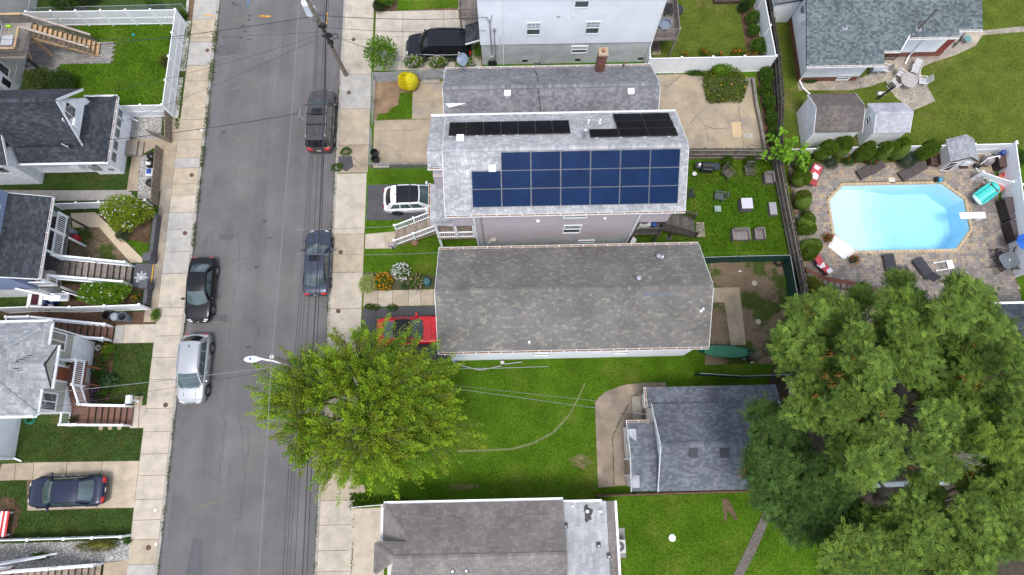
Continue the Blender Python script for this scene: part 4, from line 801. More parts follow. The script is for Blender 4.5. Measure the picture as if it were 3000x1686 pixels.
# ---------- K: small dark-roofed house
K = thing('house','small white house with slate grey roofs and front vestibule beside the big trees','house',(11,.6,0))
KC = [(.102,.112,.132),(.122,.133,.155),(.142,.153,.176),(.108,.116,.134),(.158,.168,.19)]
solid(K,'foundation',8.78,-1.72,0,16.0,3.05,.5,BLOCK); walls(K,8.74,-1.76,16.1,3.1,.5,3.35,SIDC,ridge=('x',.68,4.95)); rk = groof(K,8.52,16.2,-1.92,3.12,3.4,.68,5.1,KC,tab=.22)
roof(K,[[(16.4,4.2,2.75),(8.38,4.2,2.75),(8.38,2.95,3.25),(16.4,2.95,3.25)]],UNDER,SHING,KC,tab=.22); walls(K,8.55,3.1,16.1,4.0,.4,2.7,SIDC); gutter(K,(8.38,4.2),(8.38,2.98),2.75,(-1,0))
walls(K,7.25,-1.7,8.74,1.9,.2,2.7,SIDC,ridge=('x',.1,3.25)); groof(K,7.05,8.70,-1.92,2.08,2.78,.1,3.4,KC); gutter(K,(7.0,2.08),(8.45,2.08),2.78,(0,1))
B(MB().box(7.2,-1.0,.2,7.26,-.1,2.2),'door',GLASSD,K); B(MB().box(7.14,-1.1,.1,7.22,-1.0,2.3).box(7.14,-.1,.1,7.22,0,2.3).box(7.14,-1.1,2.3,7.22,0,2.4),'door_frame',WHITE,K)
window(K,(8.74,.95,3.4),'W',.75,.75,False); window(K,(8.74,.0,3.4),'W',.75,.75,False); B(MB().box(7.2,.9,1.2,7.26,1.2,1.5),'meter_box',GMET,K)
for y in (1.35,-1.35): roof(K,[[(7.0,y+.35,2.98),(7.0,y-.35,2.98),(7.5,y-.35,3.16),(7.5,y+.35,3.16)]],GMET,SHING,[(.30,.31,.33),(.35,.36,.38)])
for n,x in ((15,907),(15,1123)):
    z_ = 4.8
    for _ in range(5): c = q(n,x,590,z_); z_ = on(c[1],.68,5.1,-1.92,3.4)
    B(MB().box(c[0]-.19,c[1]-.24,z_-.1,c[0]+.19,c[1]+.24,z_+.14).box(c[0]-.24,c[1]-.29,z_+.14,c[0]+.24,c[1]+.29,z_+.18),'roof_vent',mat('slate_vent',(.055,.06,.072)),rk)
solid(K,'step',7.9,2.3,0,8.5,3.9,.25,mat('old_step',(.30,.27,.22),var=.2)); mt = q(15,505,243); B(MB().cbox((mt[0],mt[1],.045),(.48,.65,.02)),'doormat',BLACK,label='black rubber doormat on the stained concrete apron',cat='doormat')
# ---------- L: brown-roofed house at the bottom
L_ = thing('house','brown shingled hip-roof house with white rear roof at the bottom edge','house',(-1,-6,0)); LC = [(.178,.160,.152),(.195,.175,.165),(.165,.148,.143),(.215,.195,.18),(.185,.166,.156),(.168,.152,.148)]
walls(L_,-7.2,-10,2.85,-2.6,0,3.45,SIDC,faces='N'); rl = roof(L_,[[(2.92,-2.28,3.5),(-7.5,-2.28,3.5),(-5.75,-4.27,4.58),(-7.75,-4.28,4.585),(-6.6,-5.05,5.0),(2.92,-5.05,5.0)],[(-7.5,-2.28,3.5),(-7.5,-4.27,3.5),(-5.75,-4.27,4.58)],[(-7.75,-4.28,4.585),(-7.75,-5.82,4.585),(-6.6,-5.05,5.0)],[(-7.75,-9.5,2.6),(2.92,-9.5,2.6),(2.92,-5.05,5.0),(-6.6,-5.05,5.0)]],UNDER,SHING,LC)
B(cap_row(MB(),(-6.6,-5.05,5.0),(2.9,-5.05,5.0),cols=LC,exp=.25),'ridge_cap',SHING,rl,kind='stuff'); B(cap_row(cap_row(cap_row(MB(),(-7.48,-2.3,3.52),(-5.8,-4.22,4.56),cols=LC),(-7.7,-4.32,4.6),(-6.62,-5.03,5.0),cols=LC),(-7.7,-5.78,4.6),(-6.62,-5.07,5.0),cols=LC),'hip_cap',SHING,rl,kind='stuff')
B(MB().poly((-5.75,-4.275,4.57),(-7.75,-4.285,4.57),(-7.75,-4.285,3.5),(-7.5,-4.285,3.5)),'wall',SIDC,L_)
gutter(L_,(-7.5,-2.28),(2.92,-2.28),3.48,(0,1),debris=False); gutter(L_,(-7.5,-2.3),(-7.5,-4.25),3.48,(-1,0),debris=False)
WR = [(.35,.355,.37),(.40,.405,.42),(.32,.325,.34),(.37,.37,.38)]; walls(L_,2.95,-10,5.6,-2.5,0,2.85,SIDC,faces='NE')
roof(L_,[[(5.48,-9,3.05),(5.48,-2.4,3.05),(2.93,-2.4,3.28),(2.93,-9,3.28)]],UNDER,SHING,WR,tab=.5,exp=.2); roof(L_,[[(5.98,-9,2.9),(5.98,-2.42,2.9),(5.5,-2.42,3.03),(5.5,-9,3.03)]],UNDER,SHING,LC)
gutter(L_,(5.98,-9),(5.98,-2.42),2.9,(1,0),debris=False); B(MB().box(2.95,-2.42,3.1,5.2,-2.3,3.24),'parapet',WPAINT,L_)
def slope3(x): return 3.28-(x-2.93)*.09
for n,x,y,k in ((17,2105,280,'p'),(17,2225,322,'tar'),(17,2332,322,'p'),(17,2052,440,'b'),(17,2315,595,'b'),(17,2398,682,'b'),(17,1153,800,'q'),(17,1262,797,'q')):
    c = q(n,x,y,3.2 if k != 'q' else 4.8); z_ = slope3(c[0]) if k != 'q' else 5.0-(-5.05-c[1])*.54
    if k == 'tar': B(MB().prism(blob(c[0],c[1]-.12,.3,.42,16,.3),z_-.05,z_+.022),'tar_patch',BLACK,rl)
    vent(L_,(*c,z_),'pipe',.3,.07 if k=='tar' else .055,m=GMET if k in 'b' else None)
    if k in 'bq': B(MB().cbox((c[0],c[1]+.05,z_+.02),(.26,.3,.05)),'flashing',BLACK,rl)
ac = q(17,2480,600,.7); A_ = thing('air_conditioner','light grey outdoor air conditioning unit beside the white rear roof','air conditioner',(ac[0],ac[1],0))
def acunit(A_, x, y, s=.75, h=.7, z0=.05):
    b = MB(); b.box(x-s/2,y-s/2,z0,x+s/2,y+s/2,z0+h)
    for i in range(7):
        for d in 'SENW': fbox(b,(x+(s/2 if d=='E' else -s/2 if d=='W' else 0),y+(s/2 if d=='N' else -s/2 if d=='S' else 0),z0),d,-s*.42,.08+i*.085,s*.42,.12+i*.085,.0,.015)
    B(b,'casing',mat('ac_casing',(.50,.50,.48),rough=.5),A_); f = MB()
    for k in range(1,6): f.torus((x,y,z0+h+.015),s*.075*k,.006,18,4)
    for k in range(8): t = math.pi*k/4; f.beam((x,y,z0+h+.015),(x+s*.4*math.cos(t),y+s*.4*math.sin(t),z0+h+.015),.01,.01)
    B(f,'fan_grille',BLACK,A_); B(MB().cyl((x,y,z0+h),(x,y,z0+h+.006),s*.4,n=24),'fan_well',mat('fan_grey',(.16,.17,.18)),A_); B(MB().cyl((x,y,z0+h),(x,y,z0+h+.03),s*.12,n=14),'hub',GMET,A_)
acunit(A_,ac[0],ac[1]); B(MB().box(ac[0]-.45,ac[1]-.75,0,ac[0]+.48,ac[1]+1.0,.05),'base_slab',mat('grey_slab',(.26,.25,.23)),A_)
# ---------- M: teal-roofed house
Mh = thing('house','low white house with weathered teal shingle roof and red brick base','house',(27,31,0)); MC = [(.118,.145,.150),(.14,.168,.172),(.10,.122,.13),(.158,.185,.185),(.085,.10,.11)]
def pz(y, d=0): return 3.2+.31*(y-26.2)-d
roof(Mh,[[(21.15,26.2,3.2),(26.6,26.2,3.2),(26.6,38,pz(38)),(21.15,38,pz(38))],[(26.6,27.1,pz(27.1)),(27.75,27.1,pz(27.1)),(28.3,28.0,pz(28.0)),(28.3,38,pz(38)),(26.6,38,pz(38))],[(28.32,28.0,pz(28.0,.1)),(31.9,28.0,pz(28.0,.1)),(31.9,38,pz(38,.1)),(28.32,38,pz(38,.1))],[(31.9,28.45,pz(28.45,.1)),(33.55,28.45,pz(28.45,.1)),(33.2,38,pz(38,.1)),(31.9,38,pz(38,.1))]],UNDER,SHING,MC,tab=.2)
walls(Mh,21.98,26.95,26.3,38,.6,3.15,SIDW,faces='SEW',name='wall')
g = MB(); courses(g,[(21.98,38,3.15),(21.98,26.95,3.15),(21.98,26.95,pz(26.95)-.15),(21.98,38,pz(38)-.15)],exp=.13,tab=None,lift=.014); B(g,'wall',SIDW,Mh)
walls(Mh,26.3,28.9,33.0,38,.6,3.6,SIDW,faces='SE')
bb = [(1.2,.95,.9),(1.0,.8,.75),(1.4,1.1,1.05)]; g = MB(); g.box(22.0,26.97,0,26.28,37,.6).box(26.28,28.92,0,32.98,37,.6); g.t = (1,1,1); g.c = [(1,.9,.85)]*len(g.f)
for w_ in (wallpoly((21.99,26.96),(26.29,26.96),0,.6),wallpoly((21.99,36),(21.99,26.96),0,.6),wallpoly((26.29,28.91),(32.99,28.91),0,.6)): courses(g,w_,exp=.085,tab=.22,lift=.012,cols=bb,jit=0,head=.01,gap=.015)
B(g,'brick_base',BRICK,Mh)
gutter(Mh,(21.15,26.2),(26.6,26.2),3.2,(0,-1)); gutter(Mh,(26.6,27.1),(27.75,27.1),pz(27.1),(0,-1)); gutter(Mh,(28.32,28.0),(31.9,28.0),pz(28,.1),(0,-1)); gutter(Mh,(31.9,28.45),(33.55,28.45),pz(28.45,.1),(0,-1))
B(MB().box(21.3,26.3,3.02,26.4,27.0,3.06),'soffit',WHITE,Mh); B(MB().box(28.4,28.1,3.3,31.9,28.95,3.34),'soffit',WHITE,Mh); B(MB().beam((27.75,27.08,pz(27.1)+.02),(28.32,28.05,pz(28)+.1),.05,.12),'rake_board',WHITE,Mh)
downspout(Mh,[(21.3,26.1,3.1),(21.95,26.85,2.7),(21.95,26.85,.35),(22.2,26.3,.2),(22.8,25.7,.12)]); downspout(Mh,[(30.5,27.9,3.5),(30.5,28.8,3.1),(30.5,28.8,.3),(30.2,28.2,.1)])
wv = q(9,645,675,.5); window(Mh,(wv[0],26.95,.48),'S',.8,.5,False); window(Mh,(21.98,q(9,318,400,2.4)[1],2.5),'W',.9,1.1,False); window(Mh,(21.98,q(9,260,80,2.6)[1],2.6),'W',.9,1.2,False); acb = q(9,270,165,2.4); B(MB().box(21.6,acb[1]-.3,2.2,21.98,acb[1]+.3,2.65),'window_air_conditioner',WPAINT,Mh)
B(MB().box(32.3,28.86,.6,32.9,28.9,2.4),'door',mat('red_door',(.25,.05,.04)),Mh)
for n,x,y,h in ((9,650,240,.3),(9,1275,250,2.1)):
    z_ = 4
    for _ in range(5): c = q(n,x,y,z_); z_ = pz(c[1],.0 if x < 900 else .1)
    B(MB().box(c[0]-.2,c[1]-.2,z_-.05,c[0]+.2,c[1]+.2,z_+.04),'flashing',METAL,Mh); vent(Mh,(*c,z_),'pipe',h,.05,mat('rusty_pipe',(.13,.08,.06)) if h > 1 else METAL)
# lean-to at its corner
lt = thing('shed','small white lean-to shed against the teal-roofed house corner','shed',(21,33,0)); walls(lt,20.15,q(9,60,190,0)[1],21.9,38,.0,2.3,SIDW,faces='SWE'); yl_ = q(9,60,190,0)[1]
roof(lt,[[(20.0,38,2.3),(20.0,yl_-.15,2.3),(21.95,yl_-.15,2.7),(21.95,38,2.7)]],UNDER,SHING,HC); B(MB().box(20.6,yl_-.03,.05,21.5,yl_,2.1),'door',WPAINT,lt)
# ---------- O: roof seen among the trees at the right edge
O = thing('house','dark slate roof corner with white gutter behind the trees, right edge','house',(34,5,0)); walls(O,30.2,-4,42,8.3,0,3.8,SIDW,faces='NW'); roof(O,[[(42,8.72,3.95),(29.7,8.72,3.95),(29.7,2.2,6.6),(42,2.2,6.6)],[(29.7,-4.4,3.95),(42,-4.4,3.95),(42,2.2,6.6),(29.7,2.2,6.6)]],UNDER,SHING,[(.06,.07,.085),(.075,.085,.10),(.05,.058,.07)]); gutter(O,(42,8.72),(29.7,8.72),3.95,(0,1),debris=False)
# ---------- sheds
def gshed(label, x0,x1,y0,y1,h,zr,cols,m=WPAINT,win=False):
    s = thing('shed',label,'shed',((x0+x1)/2,(y0+y1)/2,0)); yr_ = (y0+y1)/2; walls(s,x0+.12,y0+.12,x1-.12,y1-.12,.05,h,m,ridge=('x',yr_,zr-.1),exp=.2); groof(s,x0,x1,y0,y1,h+.04,yr_,zr,cols)
    if win: window(s,(x0+.12,yr_+.1,1.75),'W',.45,.55,False)
    B(MB().box(x1-.12,yr_-.7,.1,x1-.07,yr_+.7,h-.2),'door',m,s); return s
gshed('larger white garden shed with brown roof behind the cedar hedge',21.4,24.75,21.5,24.5,2.3,3.2,[(.125,.105,.10),(.145,.125,.115),(.11,.095,.09)]); gshed('smaller white garden shed with pale grey roof and side window',25.6,28.1,21.45,23.75,2.2,3.0,[(.36,.36,.40),(.40,.40,.43),(.33,.33,.37)],win=True)
# ================================================================ HOUSES, WEST SIDE
CH = [(.042,.046,.056),(.055,.06,.072),(.068,.073,.085),(.048,.052,.06),(.036,.04,.048)]
A_h = thing('house','cream house corner with raised wooden deck at the upper left','house',(-38,31,0)); solid(A_h,'foundation',-46,26,0,-36.08,40,.7,BLOCK); B(MB().box(-46,25.95,.7,-36.12,40,6.2),'wall',mat('cream_stucco',(.58,.54,.50),rough=.9,var=.08,fine=.06),A_h)
wy = q(1,70,565,1.7)[1]; slider(A_h,(-36.12,wy,1.8),'E',1.3,1.0,2,GLASSD); dy_ = q(1,30,640,1.2)[1]; B(MB().box(-36.14,dy_-.5,.2,-36.05,dy_+.5,2.1),'door',WPAINT,A_h); B(MB().box(-36.06,dy_-.25,1.0,-36.02,dy_+.25,1.8),'door_glass',GLASSD,A_h)
deck(A_h,-36.05,28.45,-34.0,31.35,2.65,mat('grey_deck',(.30,.27,.24),var=.2,rnd=.15),'y'); slider(A_h,(-36.1,30.2,3.7),'E',1.7,2.0,2)
def wrail(par,p,r,cap=WOODT,h=.95): 
    o = railing(par,p,r,h,WOODG,.13,posts=(0,0),bw=.04,rw=.05); p,r = Vector(p),Vector(r); B(MB().beam(p+Vector((0,0,h+.05)),r+Vector((0,0,h+.05)),.15,.035),'cap_rail',cap,o)
CAPG = mat('pale_cap_rail',(.42,.35,.30),var=.2)
wrail(A_h,(-36.0,28.52,2.65),(-34.05,28.52,2.65)); wrail(A_h,(-34.06,28.52,2.65),(-34.06,30.25,2.65)); wrail(A_h,(-36.0,31.3,2.65),(-34.05,31.3,2.65))
STW = WOODT; stairs(A_h,(-34.0,30.78,2.65),(-30.6,30.82,.0),1.0,14,STW,string=True)
for y_ in (30.26,31.32): wrail(A_h,(-34.0,y_,2.65),(-30.75,y_+.03,.12),CAPG)
B(MB().box(-34.2,30.3,0,-34.04,30.46,2.5),'post',WOODT,A_h); B(MB().cyl((-34.12,30.38,0),(-34.12,30.38,.2),.17),'footing',CONCT,A_h); B(MB().box(-34.2,28.5,0,-34.04,28.66,2.5),'post',BLACK,A_h); B(MB().beam((-34.1,30.3,1.9),(-34.1,29.7,2.5),.09,.09).beam((-34.1,28.7,1.9),(-34.1,29.3,2.5),.09,.09),'knee_brace',WOODT,A_h)
bxn = q(1,75,325,3.0); B(MB().box(bxn[0]-.4,bxn[1]-.35,2.66,bxn[0]+.35,bxn[1]+.4,3.2).box(bxn[0]-.42,bxn[1]-.37,3.2,bxn[0]+.37,bxn[1]+.42,3.26),'deck_box',mat('grey_resin',(.42,.42,.45)),label='light grey storage box on the raised wooden deck',cat='storage box')
# ---------- B: white house, charcoal roofs
Bh = thing('house','white house with charcoal hip porch roof and attic gable window','house',(-30,22.5,0)); y0_, y1_ = q(1,805,1225,2.7)[1], q(1,880,732,2.7)[1]; ex = -27.05
walls(Bh,-40,21.2,-28.45,24.45,.3,3.75,WPAINT,ridge=('x',22.55,6.5),exp=.15); groof(Bh,-40,-28.22,20.95,24.68,3.72,22.55,6.72,CH,ze1=4.5); walls(Bh,-29.2,y0_+.35,-27.45,y1_-.35,.0,2.65,WPAINT,exp=.15)
roof(Bh,[[(ex,y0_,2.7),(ex,y1_,2.7),(-28.46,23.75,3.75),(-28.46,21.4,3.75)],[(ex,y1_,2.7),(-29.35,y1_,2.7),(-29.35,23.75,3.75),(-28.46,23.75,3.75)],[(-33.0,y0_,2.7),(ex,y0_,2.7),(-28.46,21.4,3.75),(-33.0,21.4,3.75)]],UNDER,SHING,CH)
B(cap_row(cap_row(MB(),(ex,y0_,2.73),(-28.46,21.4,3.77),cols=CH,wd=.26),(ex,y1_,2.73),(-28.46,23.75,3.77),cols=CH,wd=.26),'hip_cap',SHING,Bh,kind='stuff')
gutter(Bh,(ex,y0_),(ex,y1_),2.68,(1,0)); gutter(Bh,(-33,y0_),(ex,y0_),2.68,(0,-1),debris=False); gutter(Bh,(-29.35,y1_),(ex,y1_),2.68,(0,1),debris=False)
slider(Bh,(-28.45,22.5,5.0),'E',1.3,.95,2,GLASSD); B(MB().box(-28.4,21.75,4.55,-28.05,22.25,4.95),'window_air_conditioner',WPAINT,Bh)
for y in (21.15,22.05,23.0,23.85,24.5): window(Bh,(-27.45,y if y < 24.3 else 24.55,1.75),'E',.68,1.1,y == 23.0)
slider(Bh,(-28.3,y0_+.35,1.85),'S',1.1,.7,2); walls(Bh,-33.2,20.62,-29.2,21.6,.3,2.65,WPAINT,exp=.15,faces='SW'); window(Bh,(-32.0,20.62,1.9),'S',1.1,.8,False); window(Bh,(-30.4,20.62,2.0),'S',.8,.6,False)
B(MB().box(-30.1,20.25,1.6,-29.5,20.62,2.0),'window_air_conditioner',WPAINT,Bh); B(MB().box(-29.1,20.4,.9,-28.5,20.62,1.5).cyl((-27.9,20.45,.9),(-27.9,20.62,.9),.18),'meter_box',GMET,Bh)
B(MB().cyl((-29.2,20.9,2.8),(-29.25,20.85,4.1),.05).beam((-29.3,20.85,4.1),(-28.9,20.7,3.95),.05,.05),'service_mast',METAL,Bh)
solid(Bh,'step',-27.42,21.9,0,-26.6,23.0,.35,CONCT); solid(Bh,'step',-26.58,21.9,0,-26.25,23.0,.18,CONCT); downspout(Bh,[(-27.1,y1_-.1,2.6),(-27.4,y1_-.3,2.3),(-27.4,y1_-.3,.3),(-26.9,y1_-.5,.1)])
walls(Bh,-37,19.9,-33.2,21.2,0,3.6,WPAINT,exp=.15,faces='SE'); roof(Bh,[[(-37,19.7,3.55),(-33.05,19.7,3.55),(-33.05,21.4,4.5),(-37,21.4,4.5)]],UNDER,SHING,CH); slider(Bh,(-34.6,19.9,2.4),'S',1.3,.9,2); B(MB().beam((-33.02,19.68,3.5),(-33.02,21.4,4.45),.03,.2),'rake_board',WHITE,Bh)
mtb = q(1,1055,1132,.02); B(MB().cbox((mtb[0],mtb[1],.03),(.45,.62,.03)),'doormat',mat('brown_mat',(.06,.055,.05)),label='dark doormat on the tan walk before the white house step',cat='doormat')
# ---------- C: blue house
Ch = thing('house','blue house with charcoal porch roof, grey deck and long wooden front stairs','house',(-32,14,0)); solid(Ch,'foundation',-40,11.55,0,-30.72,16.75,2.15,WPAINT); walls(Ch,-40,11.5,-30.68,16.8,2.15,5.0,SIDB,exp=.14,faces='SEN'); walls(Ch,-40,11.45,-31.2,16.85,5.0,8.2,SIDB,exp=.14,faces='SEN')
roof(Ch,[[(-28.97,11.47,4.6),(-28.97,16.88,4.6),(-31.25,16.88,5.35),(-31.25,11.47,5.35)]],UNDER,SHING,CH); gutter(Ch,(-28.97,11.47),(-28.97,16.88),4.58,(1,0)); window(Ch,(-31.2,15.3,6.5),'E',1.0,1.3); B(MB().beam((-28.97,11.45,4.5),(-31.25,11.45,5.25),.03,.16).beam((-28.97,16.9,4.5),(-31.25,16.9,5.25),.03,.16),'rake_board',WHITE,Ch)
deck(Ch,-30.66,11.6,-29.35,16.55,2.2,WOODD,'y'); 
for y in (11.7,13.62,15.1,16.45): B(MB().box(-29.5,y-.06,0,-29.38,y+.06,4.5),'post',WHITE if y < 16 else WOODD,Ch)
railing(Ch,(-29.43,13.68,2.2),(-29.43,15.04,2.2),.95,posts=(0,0),rw=.1); railing(Ch,(-29.43,15.16,2.2),(-29.43,16.4,2.2),.95,posts=(1,1),rw=.1); railing(Ch,(-29.5,16.5,2.2),(-30.6,16.5,2.2),.95,posts=(0,0)); railing(Ch,(-29.43,11.68,2.2),(-29.43,12.05,2.2),.95,posts=(0,0)); railing(Ch,(-29.5,11.66,2.2),(-30.6,11.66,2.2),.95,posts=(0,0))
stairs(Ch,(-29.35,12.8,2.2),(-25.85,12.85,.15),1.25,11,WOODG)
for dy in (.68,-.68): railing(Ch,(-29.4,12.8+dy,2.2),(-27.6,12.82+dy,1.2),.92,rw=.13); railing(Ch,(-27.6,12.82+dy,1.2),(-25.85,12.85+dy,.2),.92,posts=(0,1),rw=.13)
for x,y in ((-29.9,11.9),(-29.85,12.4)): B(MB().box(x-.25,y-.22,2.21,x+.25,y+.22,2.6).box(x-.28,y-.22,2.6,x-.2,y+.22,3.1),'porch_chair',mat('grey_wicker',(.33,.31,.28)),label='grey porch chair under the charcoal porch roof edge, '+('lower' if y < 12 else 'upper'),cat='chair',group='chairs on the blue house porch')
solid(Ch,'ramp',-30.66,10.95,.9,-29.4,11.5,1.0,WPAINT); B(MB().beam((-31.6,11.35,2.9),(-29.6,10.95,1.9),.1,.1).beam((-30.4,11.0,1.9),(-29.3,10.9,1.9),.35,.05).beam((-29.3,11.4,1.9),(-27.6,10.9,.15),.05,.08),'side_rail',WHITE,Ch)
GP = mat('dark_grey_paint',(.085,.085,.095),rough=.7,var=.12,fine=.1); ld = struct(MB().box(-25.83,12.05,-.02,-24.45,13.75,.06),'landing',GP)
em = q(2,1425,945,.06); g = MB()
for k in range(8):
    t = math.pi*k/4; g.beam((em[0],em[1],.064),(em[0]+.34*math.cos(t),em[1]+.34*math.sin(t),.064),.022,.004); g.prism([(em[0]+.40*math.cos(t)+.05*math.cos(u*1.5708),em[1]+.40*math.sin(t)+.05*math.sin(u*1.5708)) for u in range(4)],.061,.066)
    for rr in (.15,.24,.33):
        a_, b_ = t, t+math.pi/4; g.beam((em[0]+rr*math.cos(a_),em[1]+rr*math.sin(a_),.064),(em[0]+rr*math.cos(b_),em[1]+rr*math.sin(b_),.064),.018,.004)
B(g,'snowflake_emblem',WPAINT,ld); B(MB().box(-24.56,12.15,.06,-24.48,13.65,.065),'yellow_line',mat('yellow_paint',(.60,.33,.03)),ld)
wl_ = thing('garden_wall','low dark grey block wall with two square piers by the sidewalk','wall',(-24.4,13,0))
def blockwall(y0, y1, h, x=-24.5):
    n = max(1,round(abs(y1-y0)/.4))
    for k in range(3):
        for i in range(n):
            a, b = y0+(y1-y0)*i/n, y0+(y1-y0)*(i+1)/n; B(MB().box(x-.12,min(a,b)+.006,h*k/3+.004,x+.12,max(a,b)-.006,h*(k+1)/3),'block',GP,wl_)
blockwall(17.2,14.2,.62); blockwall(11.9,10.7,.62)
for y in (13.95,12.02): B(MB().box(-24.78,y-.24,0,-24.3,y+.24,.9).box(-24.82,y-.28,.9,-24.26,y+.28,.98),'pier',GP,wl_)
# ---------- D: sage house
Dh = thing('house','sage green house with grey hip roof, brown decks and white foundation','house',(-31,6,0)); DC = [(.27,.28,.29),(.31,.32,.33),(.35,.355,.365),(.29,.295,.30),(.24,.25,.265)]; ez = 4.85
solid(Dh,'foundation',-40,3.58,0,-27.82,8.3,2.2,WPAINT); walls(Dh,-40,3.55,-27.85,8.34,2.2,4.8,SIDG,exp=.12,faces='SEN')
rd = roof(Dh,[[(-27.55,3.15,ez),(-27.55,8.67,ez),(-30.3,5.9,6.6)],[(-27.55,8.67,ez),(-40,8.67,ez),(-40,5.9,6.6),(-30.3,5.9,6.6)],[(-40,3.15,ez),(-27.55,3.15,ez),(-30.3,5.9,6.6),(-40,5.9,6.6)],[(-28.0,4.68,ez+.04),(-26.93,4.68,ez+.04),(-26.93,5.97,5.72),(-29.2,5.97,5.75)],[(-26.93,7.25,ez+.04),(-28.0,7.25,ez+.04),(-29.2,5.97,5.75),(-26.93,5.97,5.72)]],UNDER,SHING,DC,exp=.17,tab=.36)
B(cap_row(cap_row(cap_row(MB(),(-27.55,3.15,ez+.02),(-30.3,5.9,6.62),cols=DC),(-27.55,8.67,ez+.02),(-30.3,5.9,6.62),cols=DC),(-26.95,5.97,5.74),(-29.2,5.97,5.77),cols=DC),'hip_cap',SHING,rd,kind='stuff')
B(MB().poly((-26.96,4.75,ez),(-26.96,7.2,ez),(-26.96,5.97,5.66)),'pediment',SIDG,Dh); gutter(Dh,(-26.93,4.68),(-26.93,7.25),ez,(1,0),debris=False); gutter(Dh,(-27.55,7.3),(-27.55,8.67),ez-.01,(1,0),debris=False); gutter(Dh,(-27.55,3.15),(-27.55,4.65),ez-.01,(1,0),debris=False); gutter(Dh,(-40,3.15),(-27.55,3.15),ez-.01,(0,-1),debris=False); gutter(Dh,(-27.55,8.67),(-32,8.67),ez-.01,(0,1),debris=False)
slider(Dh,(-27.85,7.75,3.6),'E',.95,1.3,2); slider(Dh,(-27.85,4.05,3.6),'E',.95,1.3,2); B(MB().box(-27.86,5.3,2.25,-27.82,6.35,4.4),'door_frame',WHITE,Dh); B(MB().box(-27.82,5.42,2.25,-27.79,6.22,4.25),'door',mat('brown_door',(.20,.06,.03)),Dh)
downspout(Dh,[(-27.5,8.6,4.7),(-27.75,8.42,4.3),(-27.75,8.42,2.0),(-27.6,8.45,.4),(-27.2,8.3,.15)])
stairs(Dh,(-30.2,8.95,2.25),(-26.62,8.85,.05),.95,11,WOODB); 
for y in (9.42,): railing(Dh,(-31.6,y,2.25),(-30.2,y,2.25),.92,rw=.12); railing(Dh,(-30.2,y,2.25),(-26.7,y-.12,.08),.92,posts=(0,1),rw=.12); railing(Dh,(-31.6,8.5,2.25),(-31.6,9.4,2.25),.92,posts=(1,0),rw=.1)
deck(Dh,-33,8.4,-30.2,9.45,2.25,WOODB,'y'); railing(Dh,(-28.1,8.36,1.0),(-26.7,8.36,.08),.92,rw=.1)
deck(Dh,-27.82,5.1,-26.8,6.68,2.2,WOODB,'y'); railing(Dh,(-27.75,6.65,2.2),(-26.9,6.65,2.2),.92,rw=.09); railing(Dh,(-26.85,6.6,2.2),(-26.85,5.1,2.2),.92,posts=(0,1),rw=.1)
stairs(Dh,(-27.3,5.1,2.2),(-27.3,3.95,1.4),.95,4,WOODB); railing(Dh,(-26.83,5.05,2.2),(-26.83,4.0,1.4),.92,posts=(0,1),rw=.1)
deck(Dh,-27.82,2.72,-26.75,3.95,1.4,WOODB,'x'); stairs(Dh,(-26.75,3.33,1.4),(-24.65,3.33,.05),1.15,7,WOODB)
for y in (3.95,2.72): railing(Dh,(-26.75,y,1.4),(-24.7,y,.08),.92,rw=.12); 
railing(Dh,(-27.78,2.74,1.4),(-26.75,2.74,1.4),.92,posts=(1,0),rw=.12); railing(Dh,(-27.8,2.8,1.4),(-27.8,3.5,1.4),.92,posts=(0,0),rw=.1)
for y in (6.4,5.3): B(MB().box(-26.95,y-.06,0,-26.83,y+.06,2.05),'post',mat('redwood_post',(.22,.08,.04)),Dh)
for x in (-26.6,-26.0,-25.4): B(MB().cyl((x,2.62,0),(x,2.62,.12),.14),'footing',CONCT,Dh)
solid(Dh,'wing',-42,.75,0,-31.92,3.5,5.0,SIDW); downspout(Dh,[(-31.86,.85,4.9),(-31.86,.85,.2),(-31.4,.65,.1)])
# ---------- F: stairs of the house beyond the lower left corner
Fh = thing('house','brown front stairs with white railings at the lower left corner','house',(-29,-6.3,0)); stairs(Fh,(-29.35,-6.2,2.2),(-25.4,-6.2,.05),1.2,13,WOODGB); railing(Fh,(-29.4,-5.58,2.2),(-27.4,-5.58,1.15),.92,rw=.12); railing(Fh,(-27.4,-5.58,1.15),(-25.4,-5.58,.1),.92,posts=(0,1),rw=.12); railing(Fh,(-29.4,-6.82,2.2),(-25.4,-6.82,.1),.92,rw=.12)
deck(Fh,-33,-6.9,-29.4,-5.4,2.2,WOODB,'x'); railing(Fh,(-33,-5.4,2.2),(-29.5,-5.4,2.2),.92,rw=.1); B(MB().beam((-30.5,-5.2,1.7),(-28.0,-4.9,.5),.09,.08).beam((-30.5,-5.3,2.3),(-28.3,-5.0,1.0),.09,.06),'side_rail',WHITE,Fh); B(MB().box(-40,-14,0,-33.1,-5.2,5),'wall',SIDC,Fh)
